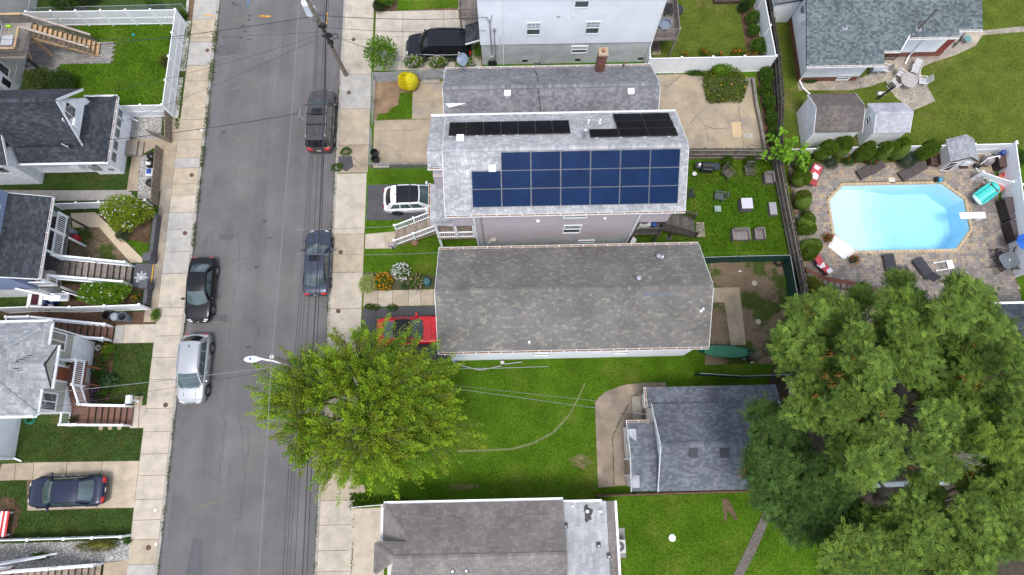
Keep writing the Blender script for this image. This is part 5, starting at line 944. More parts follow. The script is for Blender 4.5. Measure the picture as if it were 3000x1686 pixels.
# ================================================================ FENCES
fence('picket_fence','white vinyl picket fence around the upper left side lawn',[(-35.4,33.0),(-24.33,32.95),(-24.4,25.05),(-27.5,25.05)],1.65,'picket',pitch=.15,postgap=1.85)
fence('chain_link_fence','bare chain link fence behind the white picket fence, upper left',[(-38,33.7),(-30.5,33.75),(-24.2,33.8)],1.2,'chain',postgap=2.6)
bf_ = WOODGB
fence('wooden_fence','low brown picket fence beside the gravel, upper section with open gate',[q(1,1270,840,.5),q(1,1275,1055,.5)],1.05,'wood',mats=bf_,pitch=.16,postgap=1.4)
fence('wooden_fence','low leaning brown picket fence along the sidewalk, long lower section',[q(1,1205,1125,.5),q(1,1190,1300,.5),q(2,1575,-10,.5),q(2,1560,190,.5)],1.05,'wood',mats=bf_,pitch=.16,postgap=1.9)
gt_ = thing('garden_gate','narrow grey wooden gate standing open over the gravel','gate',(*q(1,1265,1060),0)); a_, b_ = q(1,1270,1062,.5), q(1,1130,1005,.5); B(MB().beam((*a_,.9),(*b_,.9),.05,.08),'rail',WOODG,gt_); B(MB().beam((*a_,.25),(*b_,.25),.05,.08),'rail',WOODG,gt_)
for i in range(9): x_,y_ = a_[0]+(b_[0]-a_[0])*(i+.5)/9, a_[1]+(b_[1]-a_[1])*(i+.5)/9; B(MB().box(x_-.05,y_-.02,.08,x_+.05,y_+.02,1.05),'board',WOODG,gt_)
fence('vinyl_fence','low white panel fence above the blue house flowering shrub',[q(2,540,200,1.0),q(2,1000,185,1.0),q(2,1465,165,1.0)],1.0,'solid',postgap=1.9)
fence('vinyl_fence','white panel fence between blue house and sage house stairs',[q(2,-60,1250,1.5),q(2,275,1235,1.5),q(2,695,1242,1.5),q(2,1415,1222,1.3)],1.4,'solid',postgap=2.0)
fence('vinyl_fence','white panel fence below the navy car lawn, lower left',[(-34,-4.05),(-27.4,-4.02),(-23.95,-3.98)],.95,'solid',postgap=1.9)
fence('privacy_fence','tall white privacy fence around the striped back lawn',[(10.72,29.6),(10.6,27.9),(19.72,27.9),(19.5,33),(19.3,42)],1.9,'solid',postgap=2.3)
fence('screen_fence','grey screened fence above the yellow bush front yard',[q(7,125,620,1.2),q(7,740,595,1.2)],1.2,'screen',mats=mat('grey_screen',(.34,.35,.37),rough=.7,var=.2),postgap=1.6)
fence('chain_link_fence','chain link fence in front of the brown dirt front yard',[q(7,122,630,1.1),q(7,95,1010,1.1)],1.15,'chain',postgap=1.6)
fence('chain_link_fence','lower chain link fence beside the tan paved front yard',[q(7,92,1060,1.0),q(7,88,1385,1.0),q(7,610,1385,1.0)],.95,'chain',postgap=1.8)
bw_ = thing('retaining_wall','low brown block kerb wall below the tan paved front yard','wall',(*q(7,300,1410),0)); a_, b_ = q(7,95,1412), q(7,640,1400)
for i in range(12):
    x0_, x1_ = a_[0]+(b_[0]-a_[0])*i/12, a_[0]+(b_[0]-a_[0])*(i+1)/12; B(MB().box(x0_+.01,a_[1]-.12,0,x1_-.01,a_[1]+.1,.3),'block',mat('brown_block',(.20,.14,.10),var=.3,scale=3,rnd=.15),bw_)
for n,xa,xb,y in ((7,130,265,1418),(7,540,690,683)):
    a_ = q(n,xa,y,.3); b_ = q(n,xb,y,.3); o_ = thing('vent_block','pale pierced block row '+('on the brown kerb wall' if y > 1000 else 'beside the yellow bush'),'block',(a_[0],a_[1],0),group='pierced blocks in the front yard')
    g = MB().box(a_[0],a_[1]-.1,.0 if y < 1000 else .3,b_[0],a_[1]+.1,.2 if y < 1000 else .5); B(g,'block',mat('pale_block',(.45,.40,.33),var=.2),o_)
    for i in range(9): x_ = a_[0]+(b_[0]-a_[0])*(i+.5)/9; B(MB().cbox((x_,a_[1],.2 if y < 1000 else .5),(.06,.1,.02)),'hole',DARK,o_)
fence('wooden_fence','weathered grey board fence between tan yard and green back lawn',[(10.6,20.85),(13.4,20.8),(16.3,20.75),(19.1,20.6)],1.75,'wood',mats=WOODG)
fence('wooden_fence','old grey board fence along the white privacy fence, upper right',[(20.2,40),(20.05,33),(20.15,28.2),(19.95,24.5),(19.3,20.7)],1.75,'wood')
fence('wooden_fence','old grey board fence between green back lawn and pool',[(19.2,20.4),(19.3,18.0),(19.45,15.3),(19.6,12.6),(19.7,10.8),(19.75,8.6)],1.7,'wood',mats=WOODG)
GRN = mat('green_screen_cloth',(.012,.055,.040),rough=.75,var=.25,scale=3,fine=.2)
fence('screen_fence','dark green screened fence around the dirt back yard',[(12.0,12.9),(15.5,12.95),(19.0,12.95),(19.15,9.5),(19.2,5.2)],1.45,'screen',mats=GRN,postgap=2.4)
fence('screen_fence','dark green screened fence between dirt yard and small house',[(19.0,5.0),(15,4.95),(12.2,5.2)],1.2,'screen',mats=GRN,postgap=2.6)
fence('wooden_fence','brown board fence just below the small dark-roofed house',[q(15,245,893,1.2),q(15,800,872,1.2),q(15,1290,858,1.2)],1.2,'wood',mats=mat('brown_fence',(.13,.07,.05),rnd=.2),pitch=.2)
fence('vinyl_fence','white vinyl picket fence behind the cedar hedge and playhouse',[(19.9,20.65),(24,20.72),(30,20.72),(35.85,20.75)],1.6,'picket',pitch=.13,postgap=2.4)
fence('vinyl_fence','white panel fence right of the pool with lattice top',[(35.6,20.7),(35.3,17.5),(35.0,14.0),(34.9,11.5)],1.9,'solid',postgap=2.2)
fence('vinyl_fence','short white fence screening the pool pump',[q(12,1700,380,.6),(35.25,18.0)],1.25,'picket',pitch=.11,postgap=1.8)
cp_ = q(14,1880,1150,1.0); B(MB().add([(18.3+.03*(i%2),2.9+.1*i,z_) for i in range(17) for z_ in (0.05,1.7)],[(2*i,2*i+2,2*i+3,2*i+1) for i in range(16)]),'corrugated_panel',WPAINT,label='white corrugated panel standing beside the big trees',cat='panel')
B(MB().tube([(*q(17,345,292,.6),.6),(*q(17,605,269,.6),.6)],.035).cyl((*q(17,347,292,.6),0),(*q(17,347,292,.6),.62),.03).cyl((*q(17,470,280,.6),0),(*q(17,470,280,.6),.62),.03),'pipe_rail',METAL,label='low grey pipe rail beside the weeds and brown roof',cat='railing')
tb = thing('retaining_timber','grey landscape timbers edging the tan paved back yard','timber',(*q(8,1660,950),0))
tp = [q(8,1612,665,.3),q(8,1640,880,.3),q(8,1680,1070,.3),q(8,1712,1262,.3)]
for a_, b_ in zip(tp,tp[1:]):
    for z_ in (.1,.28): B(MB().beam((*a_,z_),(*b_,z_),.2,.17),'timber',WOODG,tb)
# ================================================================ UTILITY POLES AND WIRES
POLE = mat('pole_wood',(.24,.20,.165),rough=.95,var=.3,scale=3,fine=.2)
p1b = q(0,1014,220); p1t = q(0,893,-15,11.0)
P1 = thing('utility_pole','leaning wooden utility pole with white transformer at the top','utility pole',(*p1b,0)); top1 = Vector((*p1t,11)); bs1 = Vector((*p1b,0)); B(MB().cyl(bs1,top1,.17,.12,n=14),'pole',POLE,P1)
def at1(z): return bs1+(top1-bs1)*(z/11)
t_ = q3(5,1035,42,9.3); B(MB().cyl((t_[0],t_[1],8.6),(t_[0],t_[1],9.6),.3,n=18).ell((t_[0],t_[1],9.6),(.3,.3,.12),18,6).cyl((t_[0]-.1,t_[1],9.6),(t_[0]-.1,t_[1],9.95),.04).cbox((t_[0]+.3,t_[1]-.1,9.1),(.3,.12,.4)),'transformer',mat('pale_grey_enamel',(.60,.64,.70),rough=.4),P1)
for z_,s_ in ((7.6,.5),(6.3,.6),(5.4,.35)): c_ = at1(z_); B(MB().cbox((c_.x+.15,c_.y-.1,z_),(s_,.2,.22)).cyl((c_.x+.2,c_.y-.3,z_-.3),(c_.x+.25,c_.y-.3,z_+.3),.08),'bracket',BLACK,P1)
c_ = at1(6.0); B(MB().torus((c_.x+.5,c_.y+.2,5.7),.2,.03,16,5),'cable_coil',BLACK,P1)
p2 = q(0,797,1046,10.2); P2 = thing('utility_pole','wooden utility pole with white street lamp beside the shade tree','utility pole',(*p2,0)); B(MB().cyl((*p2,0),(*p2,10.2),.17,.115,n=14),'pole',POLE,P2); B(MB().cyl((*p2,10.2),(*p2,10.23),.12,n=14),'pole_top',mat('bleached_wood',(.45,.42,.38)),P2)
lh = q3(13,95,370,8.4); ab = (p2[0],p2[1],7.6); arm = B(MB().tube([ab,(p2[0]-.3,p2[1],8.2),((p2[0]*2+lh[0])/3,(p2[1]*2+lh[1])/3,8.42),(lh[0]+.5,lh[1],8.45)],.045,8),'lamp_arm',mat('white_enamel',(.72,.74,.76),rough=.35),P2)
g = MB(); 
for k in range(12):
    pass
g.ell((lh[0]-.0,lh[1],8.45),(.45,.19,.10),16,8); g.ell((lh[0]+.25,lh[1],8.45),(.42,.09,.075),12,6); lampo = B(g,'lamp_head',MATS['white_enamel'],P2,smooth=True); B(MB().cyl((lh[0]-.05,lh[1],8.54),(lh[0]-.05,lh[1],8.62),.06,n=12),'photocell',BLUE,lampo)
B(MB().cbox((p2[0]+.55,p2[1]-.05,6.6),(1.6,.3,.22)),'equipment_bracket',mat('navy_box',(.03,.05,.12)),P2)
WIRE = mat('black_wire',(.03,.03,.035),rough=.6); WIREG = mat('grey_wire',(.20,.20,.20),rough=.6)
def wire(label, a, b, sag=.35, r=.014, m=None, n=14, group='overhead wires'):
    a, b = Vector(a), Vector(b); pts = [a+(b-a)*(i/n)-Vector((0,0,sag*4*(i/n)*(1-i/n))) for i in range(n+1)]; return B(MB().tube(pts,r,5),'utility_wire',m or WIRE,label=label,cat='wire',group=group)
t2 = Vector((*p2,10.25)); far = lambda v,dx=0: Vector((v.x+dx,v.y-32,v.z)); up = lambda v,dx=0: Vector((v.x+dx,v.y+30,v.z))
wire('pale top wire running from the transformer pole to the lamp pole',at1(10.9)+Vector((-.35,0,0)),t2,.25,.016,WIREG); wire('pale top wire leaving the lamp pole toward the bottom edge',t2,far(t2,.15),.3,.016,WIREG)
for k,(dx,z_) in enumerate(((.15,8.2),(.3,8.15),(.45,8.1))):
    nm = ('left','middle','right')[k]; a_ = at1(8.4)+Vector((-.05+dx*.4,0,0)); b_ = Vector((p2[0]+dx+.2,p2[1],z_-.4)); wire(nm+' wire of the thin triple bundle between the two poles',a_,b_,.3,.011); wire(nm+' wire of the thin triple bundle below the lamp pole',b_,far(b_,.1),.3,.011)
for k,(dx,z_,r_) in enumerate(((.55,6.6,.014),(.85,6.2,.028),(1.05,6.1,.022),(.7,5.7,.014))):
    nm = ('thin outer','thick tarred','second thick','low thin')[k]; a_ = at1(z_+.6)+Vector((.15,0,0)); b_ = Vector((p2[0]+dx,p2[1],z_)); wire(nm+' communication cable between the two poles',a_,b_,.35,r_); wire(nm+' communication cable running below the shade tree',b_,far(b_,.1),.35,r_); wire(nm+' communication cable above the transformer pole',at1(z_+.6)+Vector((.1,0,0)),up(at1(z_+.6)),.3,r_)
s1 = Vector(q3(5,970,860,8.0)); s2 = Vector(q3(6,1165,420,7.9)); s3 = Vector(q3(6,1150,640,7.9))
B(MB().tube([s1+Vector((0,-.3,0)),s1+Vector((.1,.3,.02))],.03,5).tube([s1,s1+Vector((.35,-.45,-.05))],.02),'splice',WIREG,label='grey wire splice above the dark grey street SUV',cat='wire splice')
wire('twisted service drop from the splice to the white charcoal-roofed house',s1,(-29.2,20.85,4.1),.35,.02); wire('service drop to the mauve solar house porch',s2,(-3.4,14.3,5.7),.35,.014,WIREG); wire('service drop to the long grey house front',s3,(-4.2,12.6,4.7),.35,.014,WIREG)
b_ = Vector((p2[0],p2[1],7.4)); wire('service drop from lamp pole across the lawn to the small house',b_,(8.6,2.4,3.9),.6,.014,WIREG); wire('thin phone line across the lawn beside the shade tree',b_-Vector((0,0,.8)),(8.5,3.0,3.2),.5,.010,WIREG); wire('service drop from lamp pole to the sage house',b_,(-27.3,4.4,4.9),.4,.018,WIREG); wire('thin phone line from lamp pole to the sage house roof',b_-Vector((0,0,.6)),(-29.5,3.2,4.95),.4,.010)
a_ = at1(8.6); wire('twisted service drop from the transformer pole to the left lawn house',a_,(-36.1,26.5,5.8),.5,.02); wire('upper thin phone line over the road from the transformer pole',at1(6.6),(-36.1,28.2,5.2),.4,.010); wire('middle thin phone line over the road from the transformer pole',at1(6.4),(-28.4,23.9,4.6),.4,.010); wire('lower thin phone line over the road from the transformer pole',at1(6.2),(-28.3,21.0,4.4),.4,.010)
wire('service drop from the transformer pole to the tall white house',at1(8.7),(-1.0,28.8,5.6),.3,.02); wire('lower service drop from the transformer pole to the white house awning',at1(7.2),(-1.2,28.8,4.2),.3,.014); wire('thin line from the transformer pole to the low chimney house',at1(6.8),(-3.7,25.6,3.9),.4,.012); wire('thin line over the front concrete to the low chimney house dish',at1(6.3),(q(7,893,600,4.2)[0],25.75,4.4),.5,.010)
for k,(ya,yb) in enumerate(((-4.75,-4.9),(-5.35,-5.45))): wire(('upper','lower')[k]+' service line crossing the road near the bottom edge',(p2[0]+.4,p2[1]-13.5+k*-.6,7.6),(-33,ya-.8*k,5.5),.5,.014)
# ================================================================ TREES AND PLANTS
def unit(n):
    d = NR.normal(0,1,(n,3)); return d/np.linalg.norm(d,axis=1,keepdims=True)
def cat3(L):
    V, F, K, o = [], [], [], 0
    for v,f,c in L: V.append(v); F.append(f+o); K.append(c); o += len(v)
    return np.concatenate(V), np.concatenate(F), np.concatenate(K)
def shrub(name, label, c, rad3, n=900, leaf=.09, cols=((.05,.10,.015),(.08,.14,.02),(.035,.07,.012)), flowers=None, lobes=5, stem=True, cat='shrub', group=None, inner=.45, ln=None, up=.35, flat=.0, core=.58):
    """plant at c=(x,y,z of its middle) with radii rad3: stem, foliage and flowers as parts"""
    n = int(n*1.45); r = np.array(rad3); o = thing(name,label,cat,(c[0],c[1],0),group=group); c = np.array(c)
    d = unit(n); d[:,2] = np.where(d[:,2] < -.3, -d[:,2], d[:,2]); L = unit(lobes); L[:,2] = np.abs(L[:,2])
    lob = .66+.44*np.clip((d@L.T).max(1),0,1)**3; rr = NR.uniform(inner,1.0,n)**.6*lob
    P = c+d*rr[:,None]*r; V,F,K = leaves(P,d*.9,ln or leaf,leaf*.55,cols,spread=.6,up=up)
    dark = .55+.45*np.clip(rr,0,1); K = K
    f = npmesh('foliage',V,F,K,LEAF,o,(c[0],c[1],0))
    if core: 
        g = MB().ell((c[0],c[1],c[2]),tuple(r*core),14,8); B(g,'inner_branches',mat('inner_'+name,tuple(float(v)*.7 for v in np.mean(np.array(cols),0)),rough=.95,var=.3,fine=.3),o)
    if stem:
        g = MB()
        for i in range(4): e = c+unit(1)[0]*r*.5; g.cyl((c[0],c[1],0),(e[0],e[1],max(.1,e[2])),.03,.012,5)
        B(g,'stem',BARK,o)
    if flowers:
        m, fc, fs = flowers; d = unit(m); d[:,2] = np.abs(d[:,2])+.25; d /= np.linalg.norm(d,axis=1,keepdims=True); P = c+d*r*NR.uniform(.82,1.08,(m,1)); Ls = []
        for k in range(3): Ls.append(leaves(P,d,fs,fs*.9,fc,spread=.8,up=.3))
        tag(npmesh('flowers',*cat3(Ls),LEAF,o,(c[0],c[1],0)),kind='stuff')
    return o
def sh(name,label,tn,x,y,h,rx,ry,**k):
    z = h*.5; c = q(tn,x,y,z); return shrub(name,label,(c[0],c[1],z),(rx,ry,h*.55),**k)
GRN1 = ((.05,.11,.012),(.08,.16,.018),(.10,.19,.02),(.035,.08,.012)); GRNB = ((.12,.24,.015),(.16,.30,.02),(.09,.18,.014)); GRND = ((.02,.045,.012),(.03,.06,.016),(.045,.08,.02))
WHT = ((.75,.75,.72),(.8,.8,.8)); 
# ---------- street shade tree
def shade_tree():
    c = np.array([*q(0,1056,1193,6.2),5.6]); base = np.array([c[0]+.3,c[1]-.1,0]); o = thing('shade_tree','broad yellow-green shade tree overhanging the sidewalk and road','tree',base); rr = np.array([6.9,4.75,3.5])
    fork = base+np.array([0,0,2.2]); tr = MB().tube([base-np.array([0,0,.1]),base+np.array([.05,.02,1.1]),fork],.34,12,.27); B(tr,'trunk',BARK,o,smooth=True)
    L = unit(16); L[:,2] = np.abs(L[:,2])*.8; ns = 1250; d = unit(ns); d[:,2] = np.where(d[:,2] < -.15, -d[:,2]*1.2, d[:,2]+.08); d /= np.linalg.norm(d,axis=1,keepdims=True)
    lob = .60+.42*np.clip((d@L.T).max(1),0,1)**4+NR.uniform(-.2,.2,ns); tip = c+d*rr*(lob*NR.uniform(.5,1.0,ns)**.45)[:,None]; tip[:,2] = np.maximum(tip[:,2],2.4)
    limbs = MB(); nodes = []
    for i in range(13):
        t = 2*math.pi*i/13+R.uniform(-.2,.2); e = R.uniform(.25,.55); p = c+np.array([math.cos(t)*rr[0]*e,math.sin(t)*rr[1]*e,R.uniform(-.6,1.6)]); m_ = fork*.45+p*.55+np.array([0,0,.9]); limbs.tube([fork,m_,p],.13,7,.04); nodes += [m_,p,(m_+p)/2,fork*.5+m_*.5]
    nodes = np.array(nodes); tw = MB(); LL = []; 
    for i in range(ns):
        k = np.argmin(((nodes-(tip[i]*.55+c*.45))**2).sum(1)); a = nodes[k]; m_ = a*.45+tip[i]*.55+np.array([0,0,.35]); 
        if i % 2 == 0: tw.cyl(a,m_,.028,.018,4,False); tw.cyl(m_,tip[i],.018,.006,4,False)
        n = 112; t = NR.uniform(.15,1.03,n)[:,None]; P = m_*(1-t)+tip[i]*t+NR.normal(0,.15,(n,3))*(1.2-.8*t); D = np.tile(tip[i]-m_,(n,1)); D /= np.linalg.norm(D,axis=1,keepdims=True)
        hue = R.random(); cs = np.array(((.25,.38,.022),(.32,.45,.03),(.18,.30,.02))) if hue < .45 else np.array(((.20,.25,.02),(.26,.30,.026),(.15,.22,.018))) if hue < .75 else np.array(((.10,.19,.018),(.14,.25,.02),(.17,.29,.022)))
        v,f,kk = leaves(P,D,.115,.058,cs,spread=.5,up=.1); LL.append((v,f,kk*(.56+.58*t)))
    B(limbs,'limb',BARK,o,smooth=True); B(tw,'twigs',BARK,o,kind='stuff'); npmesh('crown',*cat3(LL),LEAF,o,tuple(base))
shade_tree()
# ---------- trees with feathered leaves, lower right
def fronds(P, D, l, cols):
    n = len(P); D = D/np.linalg.norm(D,axis=1,keepdims=True); A = np.cross(D,np.array([0,0,1.0])+NR.normal(0,.25,(n,3))); A /= np.linalg.norm(A,axis=1,keepdims=True)+1e-9
    N = np.cross(A,D); l = l*NR.uniform(.7,1.2,(n,1)); c = np.asarray(cols); cc = c[NR.integers(0,len(c),n)]*NR.uniform(.75,1.25,(n,1)); Vs, Ks = [], []
    for k in range(6):
        s = .15+.15*k; b = P+D*l*s-np.array([0,0,1.0])*l*(.30*s*s); w = .31*(1-.10*abs(k-2)); 
        for sg in (-1,1):
            e = b+(A*sg*w+D*.16)*l-np.array([0,0,.07])*l; m_ = (b+e)/2; h = D*l*.070
            Vs.append(np.stack([b,m_+h,e,m_-h],1)); Ks.append(cc*NR.uniform(.85,1.15,(n,1)))
    V = np.concatenate(Vs).reshape(-1,3); return V, np.arange(len(V)).reshape(-1,4), np.concatenate(Ks)
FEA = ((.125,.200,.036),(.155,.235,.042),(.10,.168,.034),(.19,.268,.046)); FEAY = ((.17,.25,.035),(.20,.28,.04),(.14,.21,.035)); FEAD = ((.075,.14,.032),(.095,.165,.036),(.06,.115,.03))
def feather_tree(label, clumps, z0, seeds=(), cols=FEA, dens=290, zv=2.5):
    pts = []
    for (x,y,r) in clumps: z = z0+R.uniform(-zv,zv); c = q(16,x,y,z); pts.append((np.array([*c,z]), r*.626*(HCAM-z)/1930*.92, x, y))
    b = np.mean([p[0] for p in pts],0); base = (b[0]+.2,b[1]+.1,0); o = thing('feather_leaf_tree',label,'tree',base,group='feather-leaved trees at the lower right'); fork = np.array([base[0],base[1],z0*.5])
    B(MB().tube([(base[0],base[1],-.1),(base[0]+.1,base[1],z0*.25),fork],.24,10,.17),'trunk',BARK,o,smooth=True); L = []; lm = MB()
    for c, r, x, y in pts:
        mid = fork*.4+c*.6+np.array([0,0,-.5]); lm.tube([fork,mid,c-np.array([0,0,r*.3])],.07,5,.02); nw = int(dens*.21*r*r)+12
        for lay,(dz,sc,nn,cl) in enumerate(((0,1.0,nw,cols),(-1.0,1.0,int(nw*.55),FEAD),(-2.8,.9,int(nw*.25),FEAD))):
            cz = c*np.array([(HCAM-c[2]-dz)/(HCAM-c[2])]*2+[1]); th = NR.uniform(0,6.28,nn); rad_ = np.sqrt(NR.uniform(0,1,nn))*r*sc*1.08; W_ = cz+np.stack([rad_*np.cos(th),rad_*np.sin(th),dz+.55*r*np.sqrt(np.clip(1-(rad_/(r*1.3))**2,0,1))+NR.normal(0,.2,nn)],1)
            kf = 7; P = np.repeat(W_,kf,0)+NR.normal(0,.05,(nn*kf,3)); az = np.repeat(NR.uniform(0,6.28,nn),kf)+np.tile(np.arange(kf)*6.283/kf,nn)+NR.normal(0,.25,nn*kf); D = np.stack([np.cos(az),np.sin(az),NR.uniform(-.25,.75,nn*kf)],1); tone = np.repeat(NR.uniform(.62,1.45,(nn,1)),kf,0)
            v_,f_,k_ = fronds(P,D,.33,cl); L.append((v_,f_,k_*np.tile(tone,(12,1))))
    B(lm,'limb',BARK,o); npmesh('crown',*cat3(L),LEAF,o,base)
    for x,y in seeds:
        z = z0+1.0; c = np.array([*q(16,x,y,z),z]); n = 16; P = c+NR.normal(0,.09,(n,3)); v,f,k = leaves(P,unit(n),.10,.055,((.30,.11,.03),(.24,.08,.025),(.34,.16,.04)),spread=.6,up=.3); tag(npmesh('seed_cluster',v,f,k,LEAF,o,base),kind='stuff')
feather_tree('feather-leaved tree nearest the dirt yard, top left of the tree mass',[(330,230,85),(430,195,85),(520,255,80),(250,330,70),(240,410,70),(330,400,85),(580,150,62),(560,330,70),(420,310,90)],10.5,[(345,190),(350,225),(450,405)],dens=320)
feather_tree('feather-leaved tree reaching over the round wicker pool table',[(765,90,68),(720,190,80),(820,200,88),(780,290,85),(880,260,80),(700,270,60),(860,340,80)],11,dens=300)
feather_tree('feather-leaved tree with orange seeds beside the slate roof corner',[(1050,120,82),(1120,160,82),(1000,230,90),(1130,270,95),(1220,320,85),(1080,380,100),(960,360,90),(1180,420,95),(1290,400,70),(1000,470,90),(1110,520,95)],12,[(1062,105),(1130,112),(1130,365),(1065,515)])
feather_tree('tall feather-leaved tree at the middle of the tree mass',[(460,440,85),(560,440,90),(640,500,85),(500,540,95),(600,600,105),(680,660,80),(500,660,90),(580,740,105),(660,800,95),(520,840,95),(640,900,95),(580,950,80),(700,900,70),(420,600,80),(340,560,80),(300,680,75),(400,700,80)],13,[(455,410),(420,425),(560,440),(430,512),(495,510),(640,525),(460,560),(585,697),(545,715),(380,610),(690,690)],cols=FEA)
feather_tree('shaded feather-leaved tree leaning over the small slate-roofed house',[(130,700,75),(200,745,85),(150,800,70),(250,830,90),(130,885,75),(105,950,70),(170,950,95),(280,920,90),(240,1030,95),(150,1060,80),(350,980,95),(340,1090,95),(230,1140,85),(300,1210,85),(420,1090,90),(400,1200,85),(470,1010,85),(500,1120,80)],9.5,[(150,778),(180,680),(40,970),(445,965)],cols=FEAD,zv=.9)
feather_tree('wide feather-leaved tree at the right edge of the picture',[(900,560,95),(980,620,100),(1090,600,100),(1210,540,100),(1300,600,90),(1050,720,100),(930,720,90),(1000,840,95),(890,870,80),(1110,790,90),(970,930,70),(1340,480,80),(1330,700,80),(850,480,85),(760,440,80),(700,370,75)],12,[(945,850),(985,848),(960,915),(975,760),(1140,560),(835,935)])
feather_tree('yellowish feather-leaved tree behind the bare grey twigs, right edge',[(1230,740,90),(1300,780,90),(1200,820,80),(1290,880,85),(1340,830,70)],11,cols=FEAY)
feather_tree('feather-leaved tree with seeds at the bottom of the tree mass',[(870,1060,80),(900,1130,85),(820,1150,95),(760,1240,95),(640,1220,85),(560,1300,90),(480,1390,80),(640,1340,105),(760,1350,105),(880,1260,100),(900,1390,105),(700,1450,100),(1000,1330,90),(1020,1430,90)],10.5,[(655,1215),(800,1195),(770,1240),(820,1325),(555,1415)])
feather_tree('feather-leaved tree in the lower right corner of the picture',[(1120,1010,85),(1230,960,95),(1320,1000,85),(1180,1090,100),(1290,1110,100),(1100,1180,95),(1220,1210,105),(1330,1230,90),(1120,1290,95),(1060,1240,80),(1240,1300,80),(1100,1390,80)],10.5,[(1130,1168),(1110,978)])
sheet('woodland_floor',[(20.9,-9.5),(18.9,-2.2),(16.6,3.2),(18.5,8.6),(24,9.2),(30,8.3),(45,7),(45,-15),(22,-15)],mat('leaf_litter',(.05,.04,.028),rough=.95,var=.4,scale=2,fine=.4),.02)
dead = thing('bare_branch','bare grey dead branches poking out of the tree mass','branch',(*q(16,1120,930,9),0)); g = MB()
for k in range(16): a = q3(16,1030+R.uniform(-10,10),880+R.uniform(-8,8),11.5); b = q3(16,1130+R.uniform(-50,70),900+R.uniform(-30,80),12.2); g.tube([a,tuple((a[i]+b[i])/2+R.uniform(-.2,.2) for i in range(3)),b],.018,4,.005)
g.tube([(*q(16,1000,900,9)[:2],0),q3(16,1030,880,11.5)],.08,6); B(g,'twigs',mat('dead_wood',(.30,.27,.25)),dead)
db2 = thing('bare_branch','forked pale dead limb in the dark gap between the trees','branch',(*q(16,690,1010,6),0)); g = MB().tube([(*q(16,670,1000,8),0),q3(16,675,1010,8),q3(16,730,1060,8.4),q3(16,775,1110,8.6)],.09,7,.03).tube([q3(16,690,1030,8.1),q3(16,710,1100,8.3),q3(16,740,1140,8.5)],.05,6,.02); B(g,'limb',mat('dead_wood',(.30,.27,.25)),db2)
B(MB().beam(q3(16,615,1025,2.0),q3(16,970,1012,2.0),.25,1.6),'vinyl_fence',WHITE,label='white fence piece glimpsed through the gap between the trees',cat='fence')
# ---------- cedar hedge
AV = ((.085,.155,.012),(.11,.18,.014),(.065,.12,.012),(.13,.19,.016))
tops = ((465,165,'first'),(612,150,'second'),(778,180,'third'),(955,172,'fourth'),(1082,165,'fifth'),(1280,178,'sixth'))
for x,y,nm in tops:
    c = q(12,x,y,1.3); shrub('cedar_bush','clipped oval cedar bush, %s from the left in the row behind the pool'%nm,(c[0]+R.uniform(-.06,.06),c[1],1.15),(.72*R.uniform(.88,1.08),.66*R.uniform(.9,1.1),1.35*R.uniform(.9,1.08)),2600,.10,AV,group='clipped cedar bushes around the pool',inner=.8,lobes=3,core=.82)
for x,y,rr,nm in ((265,275,.62,'below the bright sapling'),(258,405,.72,'beside the upper red lounge chair'),(282,590,.72,'rusty tinged, midway along the board fence'),(303,780,.78,'second from the bottom along the board fence'),(332,975,.86,'largest and lowest along the board fence')):
    c = q(12,x,y,.8); shrub('cedar_bush','round clipped cedar bush '+nm,(c[0],c[1],.8),(rr,rr,.85),2300,.10,AV if 'rusty' not in nm else AV+((.16,.11,.02),(.13,.10,.02)),group='clipped cedar bushes around the pool',inner=.8,lobes=3,core=.82)
ROSE = ((.45,.02,.02),(.55,.03,.04))
for x,y,nm in ((365,215,'next to the bright sapling'),(660,255,'between second and third cedar bushes'),(840,250,'between third and fourth cedar bushes')): sh('rose_bush','red rose bush '+nm,12,x,y,1.0,.5,.45,n=420,leaf=.09,flowers=(14,ROSE,.09),group='red roses around the pool')
sh('rose_bush','red rose bush along the board fence, middle',12,305,685,.8,.45,.35,n=300,leaf=.08,flowers=(8,ROSE,.08),group='red roses around the pool')
GG = ((.09,.115,.075),(.07,.09,.06),(.05,.07,.045)); sh('grey_shrub','grey-green shrub left of the rose bushes behind the pool',12,515,275,.9,.62,.5,n=900,leaf=.07,cols=GG); sh('grey_shrub','grey-green shrub between the last two cedar bushes',12,1130,250,1.1,.75,.75,n=1300,leaf=.08,cols=GG)
sap = thing('sapling','bright lime green large-leaved sapling at the fence corner','tree',(*q(12,170,240),0)); c0 = np.array([*q(12,195,165,2.6),2.6]); L = []; tw = MB()
for i in range(26):
    e = c0+np.array([R.gauss(0,.75),R.gauss(0,.75),R.uniform(-.9,.8)]); tw.cyl((c0[0],c0[1],1.2),e,.03,.01,5,False); n = 9; L.append(leaves(e+NR.normal(0,.12,(n,3)),unit(n)*np.array([1,1,.3]),.38,.26,((.16,.32,.02),(.20,.38,.03),(.12,.25,.02)),spread=.3,up=.1))
B(tw.cyl((*q(12,170,240),0),(c0[0],c0[1],1.25),.05,.04),'trunk',BARK,sap); npmesh('crown',*cat3(L),LEAF,sap,(*q(12,170,240),0))
sh('ornamental_grass','feathery yellow-green plant against the fence below the pool',12,365,1290,1.2,.55,.7,n=1300,leaf=.06,ln=.30,cols=((.22,.25,.04),(.28,.30,.06),(.18,.21,.03)),up=.6)
